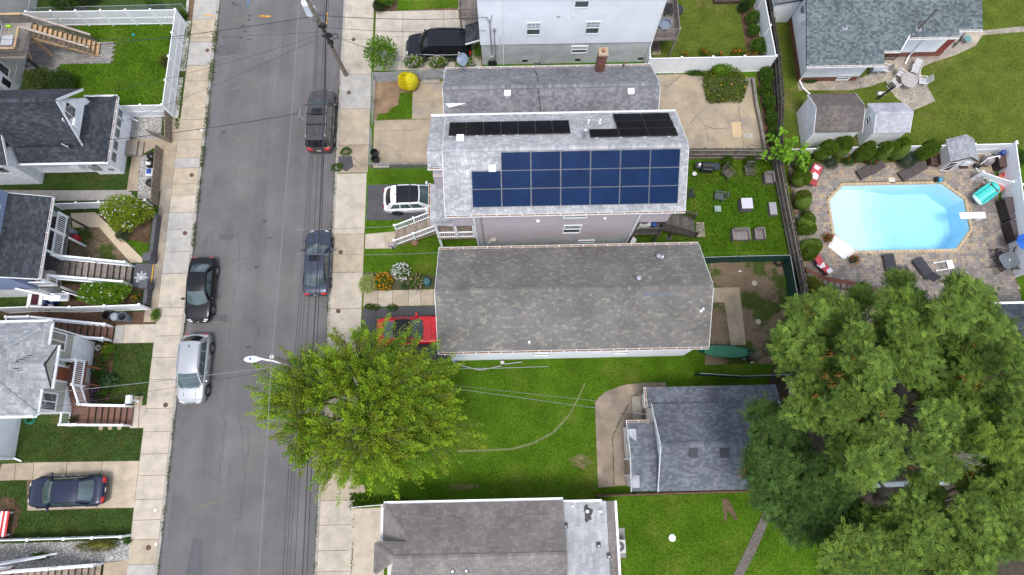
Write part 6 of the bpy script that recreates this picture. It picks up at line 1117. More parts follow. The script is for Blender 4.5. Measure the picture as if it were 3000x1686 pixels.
# ---------- east gardens
sh('small_tree','small light green tree by the driveway and fence corner',7,200,470,2.6,1.25,1.15,n=1500,leaf=.17,cols=GRNB,lobes=12,cat='tree',inner=.2,core=None)
c = q(7,435,690,.8); shrub('yellow_bush','round golden yellow clipped bush in the dirt front yard',(c[0],c[1],.72),(.80,.78,.85),3000,.085,((.70,.58,.012),(.80,.66,.015),(.55,.50,.01)),inner=.82,lobes=2,core=.85)
HYD = ((.62,.50,.48),(.55,.42,.40),(.66,.58,.60),(.48,.36,.50))
for x,y,w_,nm in ((470,535,.78,'nearest the small tree'),(672,532,.72,'in the middle of three'),(900,545,.75,'behind the satellite dish')): sh('hydrangea','pale pink hydrangea beside the black SUV, '+nm,7,x,y,1.1,w_,.45,n=650,leaf=.13,cols=GRNB,flowers=(60,HYD,.11),group='hydrangeas along the driveway')
sh('shrub','dark round shrub in the bed at the top of the sidewalk',7,180,55,1.0,.5,.5,n=900,leaf=.09,cols=GRND); sh('shrub','bright leafy shrub above the dark round one',7,240,10,1.2,.7,.5,n=600,leaf=.13,cols=GRNB)
sh('flower_mound','mound of orange marigolds beside the front walkway',10,178,835,.55,.68,.68,n=900,leaf=.08,cols=GRN1,flowers=(150,((.70,.30,.01),(.75,.38,.02)),.085),cat='flowers'); sh('flower_mound','mound of white daisies beside the front walkway',10,303,765,.75,.66,.66,n=800,leaf=.08,cols=GRN1,flowers=(170,WHT,.08),cat='flowers')
sh('flower_mound','pink-flowered shrub beside the teal barrel',10,415,840,.9,.66,.62,n=800,leaf=.09,cols=GRN1,flowers=(45,((.60,.33,.30),(.65,.40,.38)),.085),cat='flowers'); sh('hosta','pale variegated hosta clump at the sidewalk corner',10,65,850,.5,.55,.75,n=500,leaf=.10,ln=.28,cols=((.40,.44,.16),(.30,.38,.08),(.46,.48,.24)),flowers=(18,WHT,.06)); sh('shrub','small blue-green round plant between daisies and pink shrub',10,332,870,.45,.32,.3,n=400,leaf=.06,cols=((.06,.12,.06),(.08,.14,.07)))
for i,(x,y,s_) in enumerate(((118,1018,.35),(245,1018,.42),(75,1010,.3))): sh('weed_clump','weed clump in the asphalt edge below the walkway, %s'%('middle','right and biggest','leftmost')[i],10,x,y,.35,s_,s_*.6,n=220,leaf=.06,ln=.13,cols=GRN1,up=.6,cat='weeds',group='weeds along the walkway edge',core=None)
mpoly = Q((8,1180,640),(8,1250,585),(8,1370,570),(8,1450,620),(8,1520,650),(8,1555,730),(8,1530,820),(8,1500,885),(8,1400,875),(8,1330,890),(8,1220,885),(8,1195,800),(8,1180,720))
om = thing('plant_mound','sprawling low patch of green plants with orange blooms in the tan yard','plants',(*q(8,1350,740),0)); n = 5200; X = NR.uniform(min(p[0] for p in mpoly),max(p[0] for p in mpoly),n); Y = NR.uniform(min(p[1] for p in mpoly),max(p[1] for p in mpoly),n); k = inpoly_np(X,Y,mpoly); X, Y = X[k], Y[k]; Z = .12+.22*np.clip(np.sin(X*2.3)*np.cos(Y*2.9+.6)+.3,0,1)+.25*np.clip((Y-q(8,1350,700)[1])/1.2,0,1)+NR.uniform(-.08,.12,len(X)); P = np.stack([X,Y,np.maximum(Z,.03)],1)
v,f,kk = leaves(P,unit(len(P))*.5+np.array([0,0,.6]),.17,.085,((.12,.20,.022),(.16,.24,.03),(.09,.16,.018),(.17,.22,.05)),spread=.5,up=.3); npmesh('foliage',v,f,kk*(.7+.6*np.clip(Z,0,.6))[:,None],LEAF,om,tuple(om.location)); i_ = NR.integers(0,len(P),30); v,f,kk = leaves(P[i_]+np.array([0,0,.12]),unit(30),.13,.13,((.75,.30,.01),(.8,.42,.05)),spread=.5,up=.3); tag(npmesh('flowers',v,f,kk,LEAF,om,tuple(om.location)),kind='stuff')
sh('plant_mound','taller bright weeds above the overgrown mound',8,1330,590,1.2,.9,.55,n=900,leaf=.10,cols=GRNB,cat='plants'); sh('shrub','low weeds left of the overgrown mound along white fence',8,1120,620,.4,.75,.28,n=500,leaf=.09,cols=GRN1)
for i,(x,y,rx,ry) in enumerate(((1715,650,.55,.75),(1720,760,.5,.6),(1745,880,.45,.9),(1765,1020,.4,.9),(1780,1160,.45,.8))): sh('creeper','leafy creeper along the old board fence, %s from the top'%('first','second','third','fourth','fifth')[i],8,x,y,.9,rx,ry,n=800,leaf=.13,cols=GRN1,cat='plants',group='creepers along the old board fence')
for i,(x,y,s_) in enumerate(((1570,30,.55),(1600,150,.6),(1615,265,.5),(1650,385,.65),(1720,410,.6),(1530,60,.4))): sh('bed_shrub','leafy shrub in the bed inside the white privacy fence, '+('topmost','second','third','fourth','corner one','small dark one at the top')[i],8,x,y,.9,s_,s_,n=560,leaf=.13,cols=GRN1 if i != 5 else GRND,group='shrubs inside the privacy fence')
for i,(x,y) in enumerate(((1025,478),(1180,445),(1212,465),(1328,475),(1450,445),(1490,445),(1548,462),(1625,475))): sh('day_lily','orange day lily along the inside of the white privacy fence, %s from the left'%('first','second','third','fourth','fifth','sixth','seventh','eighth')[i],8,x,y,.7,.2,.18,n=60,leaf=.05,ln=.3,cols=GRN1,flowers=(9,((.75,.22,.02),(.8,.3,.04)),.10),up=.8,cat='flowers',group='orange day lilies along the fence')
sh('weeds','tall weeds growing through the left wooden lawn chair',11,1385,510,.9,.4,.5,n=380,leaf=.06,ln=.22,cols=GRN1,up=.6,cat='weeds'); sh('weeds','tall weeds growing behind the right wooden lawn chair',11,1585,510,.9,.35,.4,n=320,leaf=.06,ln=.22,cols=GRN1,up=.6,cat='weeds')
sh('potted_plant','tall potted plant at the white house garage corner',7,1020,440,1.0,.32,.5,n=300,leaf=.07,ln=.35,cols=GRNB,up=.7,cat='plant')
sh('shrub','bushy growth along the pool side of the green fence',14,1990,330,.8,.4,.9,n=600,leaf=.09,cols=GRND); sh('shrub','dark green growth where the green fences meet the trees',14,1990,200,.7,.35,.6,n=400,leaf=.09,cols=GRN1)
sh('shrub','weedy patch against the white foundation of the teal-roofed house',9,360,690,.3,.75,.2,n=300,leaf=.08,cols=GRN1); sh('shrub','leafy plant behind the pump fence, right edge',9,2165,1340,1.0,.6,.7,n=500,leaf=.12,cols=GRN1)
# ---------- west gardens
sh('shrub','rounded green shrub below the raised deck',1,310,610,1.6,1.15,1.0,n=1700,leaf=.12,cols=((.06,.10,.02),(.09,.13,.03),(.05,.08,.018),(.13,.17,.04))); sh('shrub','rounded green shrub nearest the charcoal gable',1,480,630,1.5,1.2,1.0,n=1700,leaf=.12,cols=((.05,.09,.018),(.08,.12,.025),(.04,.07,.015)))
sh('shrub','small rust-tinged conifer against the white picket fence',1,1245,470,.9,.35,.6,n=700,leaf=.06,cols=((.12,.10,.025),(.15,.12,.03),(.08,.09,.02)))
sh('hibiscus','large white-flowered yellow-green shrub above the garden wall',2,1290,290,1.9,1.75,1.35,n=3200,leaf=.13,cols=((.24,.32,.016),(.16,.25,.016),(.30,.36,.02),(.10,.18,.014)),flowers=(60,WHT,.12),lobes=14,core=.4); sh('hibiscus','white-flowered green shrub below the long wooden stairs',2,1060,1100,1.5,1.85,.95,n=3000,leaf=.12,cols=((.13,.27,.014),(.18,.33,.018),(.08,.18,.012)),flowers=(30,WHT,.11),lobes=12,core=.4)
sh('shrub','feathery dark stems at the foot of the white-flowered shrub',2,1240,520,.6,.55,.4,n=420,leaf=.06,ln=.16,cols=((.07,.10,.07),(.09,.12,.05))); sh('day_lily','orange lilies beside the lower garden pier',2,1385,1140,.6,.25,.4,n=160,leaf=.06,ln=.26,cols=GRN1,flowers=(7,((.75,.22,.02),(.8,.3,.04)),.11),up=.7,cat='flowers')
sh('vegetable_plant','broad-leaved squash plant in the sage house bed',3,1085,755,.55,.62,.55,n=150,leaf=.24,cols=((.05,.115,.04),(.07,.14,.05),(.04,.09,.03)),cat='plant',up=.1); sh('vegetable_plant','tangled garden plants between the deck posts',3,1000,640,.6,.55,.5,n=420,leaf=.10,cols=GRN1,flowers=(10,((.7,.5,.02),(.2,.25,.6)),.06),cat='plant')
sh('flower_mound','yellow and green flowers at the top of the sage house bed',3,1090,430,.5,.45,.45,n=420,leaf=.09,cols=GRNB,flowers=(10,((.75,.45,.02),(.7,.5,.05)),.09),cat='flowers'); sh('flower_mound','bushy herbs in the middle of the sage house bed',3,1060,520,.45,.5,.35,n=420,leaf=.08,cols=((.10,.14,.02),(.13,.16,.03)),cat='plant'); sh('flower_mound','purple petunias in the lower corner of the sage house bed',3,970,890,.35,.4,.45,n=260,leaf=.08,cols=GRND,flowers=(75,((.36,.22,.42),(.45,.30,.50)),.075),cat='flowers'); sh('plant','leafy tomato plant at the lower right of the sage bed',3,1055,870,.5,.3,.3,n=200,leaf=.1,cols=GRN1)
sh('shrub','dark shrub overhanging the chain link fence at the top left',1,490,20,2.2,1.3,.9,n=1500,leaf=.14,cols=((.05,.10,.02),(.07,.14,.025))); sh('shrub','yellow-flowered bush at the top edge left of the sidewalk',1,660,-20,1.5,.9,.6,n=500,leaf=.12,cols=GRND,flowers=(8,((.6,.45,.02),),.1))
sh('shrub','bright green growth at the picket fence corner by the sidewalk',1,1385,110,.5,.4,.35,n=340,leaf=.09,cols=GRN1); sh('shrub','green shrub beside the chain link fence near the walk',1,1160,40,1.0,.7,.45,n=420,leaf=.12,cols=GRN1)
sh('ornamental_grass','golden tufted grasses along the lower left white fence',4,1050,1130,.5,1.6,.35,n=700,leaf=.05,ln=.24,cols=((.13,.13,.03),(.10,.13,.025),(.17,.15,.05)),up=.6); sh('shrub','bright weeds beside the sidewalk at the fence end',4,1335,1095,.3,.3,.2,n=160,leaf=.08,cols=GRN1); sh('shrub','green weeds beside the grey gravel, lower left corner',4,420,1245,.3,.6,.25,n=260,leaf=.09,cols=GRN1)
sh('shrub','weed clump at the corner of the dirt strip by the sidewalk',2,1575,1320,.4,.32,.5,n=300,leaf=.08,ln=.14,cols=GRNB,up=.5)
# weeds growing along the curbs
def kerbweeds(label, segs, dens=60, h=.13):
    P = []
    for (xa,ya,xb,yb,wd) in segs:
        L_ = math.hypot(xb-xa,yb-ya); n = int(L_*dens*max(.3,wd*5)); t = NR.uniform(0,1,n); keep = (np.sin(t*L_*2.1+xa)+np.sin(t*L_*5.3+ya)*.6+NR.normal(0,.5,n)) > -.3; t = t[keep]; P.append(np.stack([xa+(xb-xa)*t+NR.normal(0,wd*.4,len(t)),ya+(yb-ya)*t,np.full(len(t),.0)],1))
    P = np.concatenate(P); v,f,k = leaves(P,np.tile([0,0,1.0],(len(P),1)),h,h*.5,((.07,.13,.015),(.10,.16,.025),(.12,.15,.04),(.06,.09,.02)),spread=.7,up=.1); tag(npmesh('weeds',v,f,k,GRASS),label,'weeds',None,'stuff')
kerbweeds('weeds growing along the west kerb',[(XL-.02,34,XL-.05,27,.26),(XL-.02,27,XL,21,.20),(XL,21,XL,14,.14),(XL,14,XL,-8,.05),(-24.0,33,-24.1,24,.24)],130)
kerbweeds('weeds growing along the east kerb',[(XR,28,XR,20,.07),(XR,20,XR,9,.14),(XR,9,XR,-7,.12),(-10.0,-3,-10.05,-8,.08)],80)
for y0,x0,x1 in ((q(2,1740,905)[1],XLS,XL-.1),(q(5,1400,566)[1],XR+.1,XRS),(q(6,1640,815)[1],XR+.1,XRS),(q(6,1620,1150)[1],XR+.1,XRS),(q(1,1450,322)[1],XLS,XL-.1),(q(1,1430,617)[1],XLS,XL-.1),(q(1,1430,500)[1],XLS,XL-.1)): kerbweeds('weeds in a sidewalk joint',[(x0,y0,x1,y0,.03)],45,.09)
wp = [q(5,1330,1150),q(5,1262,1275)]
for i,c in enumerate(wp): tag(shrub('weed_clump','green weed clump in the broken sidewalk, '+('upper' if i == 0 else 'lower by the kerb'),(c[0],c[1],.1),(.45,.4,.15),300,.10,GRN1,stem=False,cat='weeds',group='weeds in the broken sidewalk',core=None),None)
# ================================================================ CARS
def patch(fn, u0,u1,v0,v1, nu, nv, off=0.0):
    """grid sampled from a surface fn(u,v) pushed out along its normal"""
    vs = []
    for i in range(nu+1):
        for j in range(nv+1):
            u, v = u0+(u1-u0)*i/nu, v0+(v1-v0)*j/nv; p = Vector(fn(u,v))
            if off:
                e = 1e-3; a = Vector(fn(u+e,v))-Vector(fn(u-e,v)); b = Vector(fn(u,v+e))-Vector(fn(u,v-e)); n = a.cross(b)
                if n.length > 1e-12: p += n.normalized()*off
            vs.append(p)
    return vs, [(i*(nv+1)+j, (i+1)*(nv+1)+j, (i+1)*(nv+1)+j+1, i*(nv+1)+j+1) for i in range(nu) for j in range(nv)]
CGL = mat('car_glass',(.055,.085,.09),rough=.03,var=.35,scale=1.6,fine=0,spec=.7,coat=.3); CGD = mat('dark_car_glass',(.010,.011,.014),rough=.05,var=0,fine=0,spec=.35)
TYRE = mat('tyre_rubber',(.02,.02,.02),rough=.9); RIM = mat('alloy_rim',(.42,.42,.43),rough=.3,metal=.8,fine=0); LAMPW = mat('headlamp',(.62,.62,.60),rough=.1,var=.1,coat=.8); LAMPR = mat('tail_lamp',(.45,.012,.012),rough=.15,var=.1,coat=.8); LAMPO = mat('indicator_lamp',(.7,.22,.02),rough=.15,coat=.8); CHROME = mat('chrome_trim',(.55,.56,.58),rough=.15,metal=.9,fine=0); PLATE = mat('plate_cream',(.60,.57,.45),rough=.5)
def interp(tab, x):
    for (a,p),(b,q_) in zip(tab,tab[1:]):
        if x <= b:
            t = 0 if b == a else max(0,(x-a)/(b-a)); t = t*t*(3-2*t); return p+(q_-p)*t
    return tab[-1][1]
def car(label, loc, heading, paint, L=4.7, W=1.82, H=1.45, kind='sedan', roofglass=None, rails=False, bars=False, dark=False, group='parked cars', trim=None, hoodline=True, antenna=True, rimm=None):
    o = thing('parked_car',label,'car',loc,heading,group); hw = W/2; h2 = L/2
    cuv = kind == 'cuv'; suv = kind in ('suv','cuv'); belt = .98 if suv else .86; hood = (.98 if suv else .80); deck_ = (belt if suv else .90)
    if kind == 'suv': xs = dict(w0=h2-1.15,w1=h2-1.85,r1=-h2+.42,r0=-h2+.12)
    elif cuv: xs = dict(w0=h2-1.1,w1=h2-1.95,r1=-h2+.72,r0=-h2+.20)
    elif kind == 'coupe': xs = dict(w0=h2-1.72,w1=h2-2.42,r1=-h2+1.35,r0=-h2+.55)
    else: xs = dict(w0=h2-1.25,w1=h2-2.05,r1=-h2+1.35,r0=-h2+.62)
    zt = [(-h2,.62),(-h2+.06,deck_-.10),(-h2+.25,deck_),(xs['r0'],deck_+.01),(0,belt),(xs['w0'],hood+.06),(h2-.75,hood),(h2-.25,hood-.12),(h2-.07,hood-.26),(h2,.52)]
    wt = [(-h2,.76),(-h2+.12,.90),(-h2+.6,.985),(-.3,1.0),(h2-1.2,.99),(h2-.55,.945),(h2-.2,.84),(h2,.62)]
    zb = [(-h2,.38),(-h2+.15,.26),(-h2+.5,.2),(h2-.5,.2),(h2-.15,.22),(h2,.30)]
    def body(u, v):
        x = -h2+L*u; w_ = hw*interp(wt,x); zt_ = interp(zt,x); b = interp(zb,x); s = -1 if v < .5 else 1; t = abs(v-.5)*2; h = zt_-b
        prof = [(0,0,1.02),(.55,.62,1.01),(.78,.90,.985),(.86,.965,.93),(.92,1.0,.72),(.97,.985,.40),(1.0,.93,0)]
        for (a,y0,z0),(c,y1,z1) in zip(prof,prof[1:]):
            if t <= c: k = (t-a)/(c-a); yy, zz = y0+(y1-y0)*k, z0+(z1-z0)*k; break
        return (x, s*yy*w_, b+h*zz)
    g = MB(); US = [0,.006,.015,.03,.06,.1,.16,.22,.3,.4,.5,.6,.68,.74,.8,.85,.9,.94,.965,.985,.995,1]; VS = [0,.015,.04,.07,.11,.16,.225,.32,.42,.5,.58,.68,.775,.84,.89,.93,.96,.985,1]
    vs = [body(u,v) for u in US for v in VS]; nv = len(VS); fs = [(i*nv+j,(i+1)*nv+j,(i+1)*nv+j+1,i*nv+j+1) for i in range(len(US)-1) for j in range(nv-1)]; fs += [tuple(range(nv)),tuple(range((len(US)-1)*nv,len(US)*nv))[::-1]]
    g.add(vs,fs); g.f = [f[::-1] for f in g.f]
    zr = H; wb = hw*.90; wr = hw*(.70 if not suv else .76); zbel = belt-.02
    def roofs(u, v): x = xs['r1']+(xs['w1']-xs['r1'])*u; t = v*2-1; k = 1-.06*abs(u*2-1)**3; return (x+.05*(1-t*t)*(u*2-1), t*wr*k, zr-.045*t*t-.05*abs(u*2-1)**2.5)
    def wsh(u, v): a = Vector(roofs(1,v)); t = v*2-1; b = Vector((xs['w0']+.17*(1-t*t)-.10*t*t, t*wb*.97, interp(zt,xs['w0'])-.0)); return a+(b-a)*u+Vector((0,0,.035*math.sin(math.pi*u)))
    def rsh(u, v): a = Vector(roofs(0,v)); t = v*2-1; b = Vector((xs['r0']-.10*(1-t*t)+.08*t*t, t*wb*.93, deck_-(.0 if not suv else .12))); return b+(a-b)*u+Vector((0,0,.03*math.sin(math.pi*u)))
    def side(s):
        def f(u, v):
            tv = (1+s)/2; a = Vector(roofs(u,tv)); x0, x1 = xs['r0']+.06, xs['w0']-.08; b = Vector((x0+(x1-x0)*u, s*wb*.995, interp(zt,x0+(x1-x0)*u)-.03)); p = b+(a-b)*v; p.y += s*.03*math.sin(math.pi*v); return p
        return f
    for fn,nu,nv_ in ((roofs,8,8),(wsh,5,8),(rsh,5,8)): v_,f_ = patch(fn,0,1,0,1,nu,nv_); g.add(v_,f_)
    for s in (-1,1): v_,f_ = patch(side(s),0,1,0,1,10,4); g.add(v_,f_)
    bo = B(g,'body',paint,o,smooth=True,local=True)
    def glass(name, fn, u0,u1,v0,v1, m, par=None, nu=6, nv_=8, flip=1, off=.009):
        v_,f_ = patch(fn,u0,u1,v0,v1,nu,nv_,off*flip); return B(MB().add(v_,f_),name,m,par or o,smooth=True,local=True)
    gl = CGD if dark else CGL
    # the sign of the surface normal differs by patch; check against outward direction
    def outward(fn, ref):
        e = 1e-3; a = Vector(fn(.5+e,.5))-Vector(fn(.5-e,.5)); b = Vector(fn(.5,.5+e))-Vector(fn(.5,.5-e)); return 1 if a.cross(b).dot(Vector(ref)) > 0 else -1
    glass('windshield',wsh,.07,.96,.05,.95,gl,flip=outward(wsh,(1,0,1))); glass('rear_window',rsh,.22 if suv else .06,.93,.09,.91,CGD if suv else gl,flip=outward(rsh,(-1,0,1)))
    for s in (-1,1):
        f = side(s); k = outward(f,(0,s,.3)); w3 = ((.08,.30),(.33,.60),(.63,.92)) if suv else ((.10,.49),(.53,.91)) if kind == 'sedan' else ((.12,.34),(.38,.90))
        for a,b in w3: glass('side_window',f,a,b,.12,.86,gl,nu=4,nv_=3,flip=k)
        if trim: v_,f_ = patch(f,.06,.94,.885,.93,8,1,.012*k); B(MB().add(v_,f_),'window_trim',CHROME,o,local=True)
    kr = outward(roofs,(0,0,1))
    if roofglass: glass('sunroof',roofs,*roofglass,CGD,flip=kr,off=.008)
    kb = -1 if True else 1
    def bodyp(name, u0,u1,v0,v1,m,off=.008,nu=4,nv_=4):
        e = outward(lambda u,v: body(u0+(u1-u0)*u, v0+(v1-v0)*v), Vector(body((u0+u1)/2,(v0+v1)/2))-Vector((0,0,.3))); v_,f_ = patch(body,u0,u1,v0,v1,nu,nv_,off*e); return B(MB().add(v_,f_),name,m,o,smooth=True,local=True)
    for a,b in ((.095,.24),(.76,.905)): bodyp('headlight',.955,.992,a,b,LAMPW); bodyp('taillight',.004,.028,a-.02,b+.02,LAMPR)
    bodyp('grille',.992,.999,.34,.66,BLACK,.006); bodyp('licence_plate',.001,.006,.42,.58,PLATE,.01); bodyp('licence_plate',.994,.999,.44,.56,PLATE,.014)
    if hoodline:
        for v0 in (.30,.685): bodyp('hood_crease',.78,.95,v0,v0+.012,DARK,.003,8,1)
        bodyp('panel_gap',.775-.0,.778,.16,.84,DARK,.004,1,10); 
        if not suv: bodyp('panel_gap',.125,.128,.16,.84,DARK,.004,1,10)
    bodyp('wiper_cowl',(xs['w0']+h2-.02)/L,(xs['w0']+h2+.10)/L,.2,.8,BLACK,.006,2,8)
    for s in (-1,1):
        for u in (.36,.56): 
            x = -h2+L*u; B(MB().cbox((x,s*(hw*1.0),belt-.17),(.2,.03,.03)),'door_handle',CHROME if trim else paint,o,local=True)
        g = MB().ell((xs['w0']-.32,s*(hw+.10),belt+.05),(.09,.14,.08),10,6).beam((xs['w0']-.30,s*(hw-.08),belt-.0),(xs['w0']-.32,s*(hw+.05),belt+.03),.05,.04); B(g,'wing_mirror',paint if not dark else BLACK,o,smooth=True,local=True)
    wr_ = .36 if suv else .33
    for sx in (-h2+.95, h2-.88):
        for s in (-1,1):
            y = s*(hw-.10); tb_ = MB(); tb_.cyl((sx,y-.11,wr_),(sx,y+.11,wr_),wr_,n=22).torus((sx,y+s*.09,wr_),wr_-.05,.05,22,6,'y'); w_ = B(tb_,'wheel',TYRE,o,smooth=False,local=True)
            r_ = MB(); r_.cyl((sx,y+s*.10,wr_),(sx,y+s*.118,wr_),wr_*.30,n=12).torus((sx,y+s*.11,wr_),wr_*.66,.02,20,5,'y')
            for k in range(5): t = 2*math.pi*k/5+.3; r_.beam((sx,y+s*.112,wr_),(sx+wr_*.66*math.cos(t),y+s*.112,wr_+wr_*.66*math.sin(t)),.05,.02)
            B(r_,'rim',rimm or RIM,w_,local=True); a_ = MB().cyl((sx,s*(hw-.015),wr_+.02),(sx,s*(hw+.004),wr_+.02),wr_+.05,n=24); B(a_,'wheel_arch',BLACK,o,local=True)
    if rails:
        for s in (-1,1): B(MB().tube([(xs['r1']+.15,s*wr*.93,zr-.03),(xs['r1']+.3,s*wr*.93,zr+.05),(xs['w1']-.3,s*wr*.93,zr+.05),(xs['w1']-.12,s*wr*.92,zr-.04)],.022),'roof_rail',BLACK if rails == 'black' else CHROME,o,local=True)
    if bars:
        for x in bars: B(MB().beam((x,-wr*.98,zr+.07),(x,wr*.98,zr+.07),.07,.04),'roof_bar',BLACK,o,local=True)
    if antenna: B(MB().prism([(xs['r1']+.22,-.02),(xs['r1']+.40,0),(xs['r1']+.22,.02)],zr-.03,zr+.05),'antenna_fin',BLACK if not dark else paint,o,local=True)
    return o
def paint(name, c, metal=.3): return mat(name,c,rough=.28,var=.03,fine=0,metal=metal,spec=.45,coat=.25)
def pc(n,xa,ya,z): c = q(n,xa,ya,z); return (c[0],c[1],-.12)
PI = math.pi
c = pc(0,936,345,.9); car('dark grey SUV with roof bars parked on the right side of the road',c,PI/2,paint('dark_grey_car',(.075,.07,.072)),4.95,1.96,1.74,'suv',(.68,.88,.24,.76),rails=True,bars=(-.1,-.95),trim=True)
c = pc(0,928,766,.7); car('slate blue sedan with sunroof parked on the right side of the road',c,PI/2,paint('slate_blue_car',(.045,.055,.085)),4.72,1.83,1.44,'sedan',(.62,.92,.22,.78),trim=True)
c = pc(0,584,846,.7); car('black sedan parked on the left side of the road facing down',c,-PI/2,paint('black_car',(.006,.006,.008)),4.55,1.78,1.45,'sedan')
c = pc(0,563,1078,.85); car('silver SUV parked on the left side of the road below the black sedan',c,-PI/2,paint('silver_car',(.44,.45,.47),.5),4.62,1.85,1.68,'cuv',rails=True)
c = q(0,1284,132,.9); car('black boxy SUV on the concrete driveway of the tall white house',(*c,.02),PI-.02,paint('gloss_black_car',(.008,.010,.016)),4.95,2.0,1.86,'suv',(.20,.92,.14,.86),dark=True,rails='black',rimm=BLACK)
yw_ = q(0,1190,580,.9)[1]; xw_ = q(0,1121,580,.8)[0]; car('white SUV with black glass roof pulled under the mauve house porch',(xw_+2.28,yw_,.02),0.02,paint('white_car',(.74,.75,.77),.0),4.5,1.86,1.63,'cuv',(.22,.99,.05,.95),bars=(-1.15,-.25),rimm=BLACK)
xr_ = q(0,1103,970,.75)[0]; yr_ = q(0,1190,968,.8)[1]; car('red coupe with black roof nosed up to the long grey house',(xr_+2.36,yr_,.02),0.02,paint('red_car',(.62,.012,.02),.1),4.72,1.88,1.36,'coupe',(-.12,1.04,.0,1.0))
c = q(0,194,1440,.7); car('navy sedan on the concrete driveway at the lower left',(*c,.03),PI+.02,paint('navy_car',(.012,.018,.045)),4.88,1.88,1.47,'sedan',trim=True)
# ================================================================ POOL AND TERRACE
pool = [(24.1,18.52),(31.2,18.50),(32.55,17.25),(32.5,15.0),(31.25,13.6),(24.2,13.6),(22.95,14.9),(22.95,17.35)][::-1]   # clockwise reversed to counter-clockwise
def inset(poly, d):
    cx_, cy_ = sum(p[0] for p in poly)/len(poly), sum(p[1] for p in poly)/len(poly); out = []; n = len(poly)
    for i in range(n):
        p0, p1, p2_ = Vector(poly[i-1]), Vector(poly[i]), Vector(poly[(i+1) % n]); a = (p1-p0).normalized(); b = (p2_-p1).normalized(); na, nb = Vector((-a.y,a.x)), Vector((-b.y,b.x)); m_ = (na+nb).normalized(); k = d/max(.3,m_.dot(na)); out.append((p1.x+m_.x*k,p1.y+m_.y*k))
    return out
area = sum(pool[i][0]*pool[(i+1)%8][1]-pool[(i+1)%8][0]*pool[i][1] for i in range(8))
if area < 0: pool = pool[::-1]
# the terrain is cut away at the pool: terrain slab east is rebuilt with a hole
ter = [o for o in bpy.data.objects if o.name.startswith('terrain') and o.data.vertices[0].co.x > -20][0]
bm_ = MB(); cutx0, cutx1, cuty0, cuty1 = 22.6, 32.9, 13.2, 18.9
for a in ((XR,-120,cutx0,160),(cutx1,-120,160,160),(cutx0,-120,cutx1,cuty0),(cutx0,cuty1,cutx1,160)): bm_.box(a[0],a[1],-.19,a[2],a[3],0)
ter.data = bm_.mesh('terrain',LAWN)
gr_ = bpy.data.objects['ground']; gm = MB()
for a in ((-700,-600,cutx0,800),(cutx1,-600,700,800),(cutx0,-600,cutx1,cuty0),(cutx0,cuty1,cutx1,800)): gm.box(a[0],a[1],-.5,a[2],a[3],-.2)
gr_.data = gm.mesh('ground',MATS['far_ground'])
for o in list(bpy.data.objects):
    if o.name.startswith('lawn') and o.type == 'MESH': pass
LINER = mat('pool_liner',(.74,.86,.90),rough=.5,var=.05,scale=1.2,fine=.02); PL = thing('swimming_pool','long eight-sided swimming pool with pale blue water','swimming pool',(27.7,16,0))
def depth(x): return -1.05 if x < 25.6 else -1.05-(x-25.6)/3.0*1.15 if x < 28.6 else -2.2
inn = inset(pool,.0); g = MB()
for i in range(8): a, b = inn[i], inn[(i+1)%8]; g.poly((*b,-.05),(*a,-.05),(*a,depth(a[0])-.3),(*b,depth(b[0])-.3))
B(g,'pool_wall',LINER,PL); g = MB(); f2 = inset(pool,.35); PLF = inset(pool,.33)
xsn = [22.5+k*.4 for k in range(28)]; yn = [13.2+k*.4 for k in range(15)]
import bmesh
def slabpoly(poly, fz):
    """triangulated floor following depth"""
    bm = bmesh.new(); vs = [bm.verts.new((x,y,0)) for x,y in poly]; bm.faces.new(vs)
    for x in xsn: bmesh.ops.bisect_plane(bm,geom=bm.verts[:]+bm.edges[:]+bm.faces[:],plane_co=(x,0,0),plane_no=(1,0,0))
    V = [(v.co.x,v.co.y,fz(v.co.x)) for v in bm.verts]; bm.verts.index_update(); F = [tuple(v.index for v in f.verts) for f in bm.faces]; bm.free(); return V,F
B(MB().add(*slabpoly(PLF,depth)),'pool_floor',LINER,PL); cove = inset(pool,.0); g = MB()
for i in range(8):
    a,b,c_,d_ = [Vector(p) for p in (inn[i],inn[(i+1)%8],f2[(i+1)%8],f2[i])]
    for k in range(30):
        P = [a+(b-a)*(k/30),a+(b-a)*((k+1)/30),d_+(c_-d_)*((k+1)/30),d_+(c_-d_)*(k/30)]; g.poly(*[(p.x,p.y,depth(p.x)+(.25 if j_ < 2 else .002)) for j_,p in enumerate(P)])
B(g,'pool_cove',LINER,PL)
wm = bpy.data.materials.new('pool_water'); wm.use_nodes = True; wn = wm.node_tree.nodes; wk_ = wm.node_tree.links; wn.clear(); wo_ = wn.new('ShaderNodeOutputMaterial'); tr_ = wn.new('ShaderNodeBsdfTransparent'); gls = wn.new('ShaderNodeBsdfGlossy'); gls.inputs['Roughness'].default_value = .04; fr_ = wn.new('ShaderNodeFresnel'); fr_.inputs['IOR'].default_value = 1.33; mx_ = wn.new('ShaderNodeMixShader'); bp2 = wn.new('ShaderNodeBump'); nz = wn.new('ShaderNodeTexNoise'); nz.inputs['Scale'].default_value = 3; nz.inputs['Detail'].default_value = 4; bp2.inputs['Strength'].default_value = .3; bp2.inputs['Distance'].default_value = .05
ab_ = wn.new('ShaderNodeVolumeAbsorption'); ab_.inputs['Color'].default_value = (.08,.72,.97,1); ab_.inputs['Density'].default_value = .18
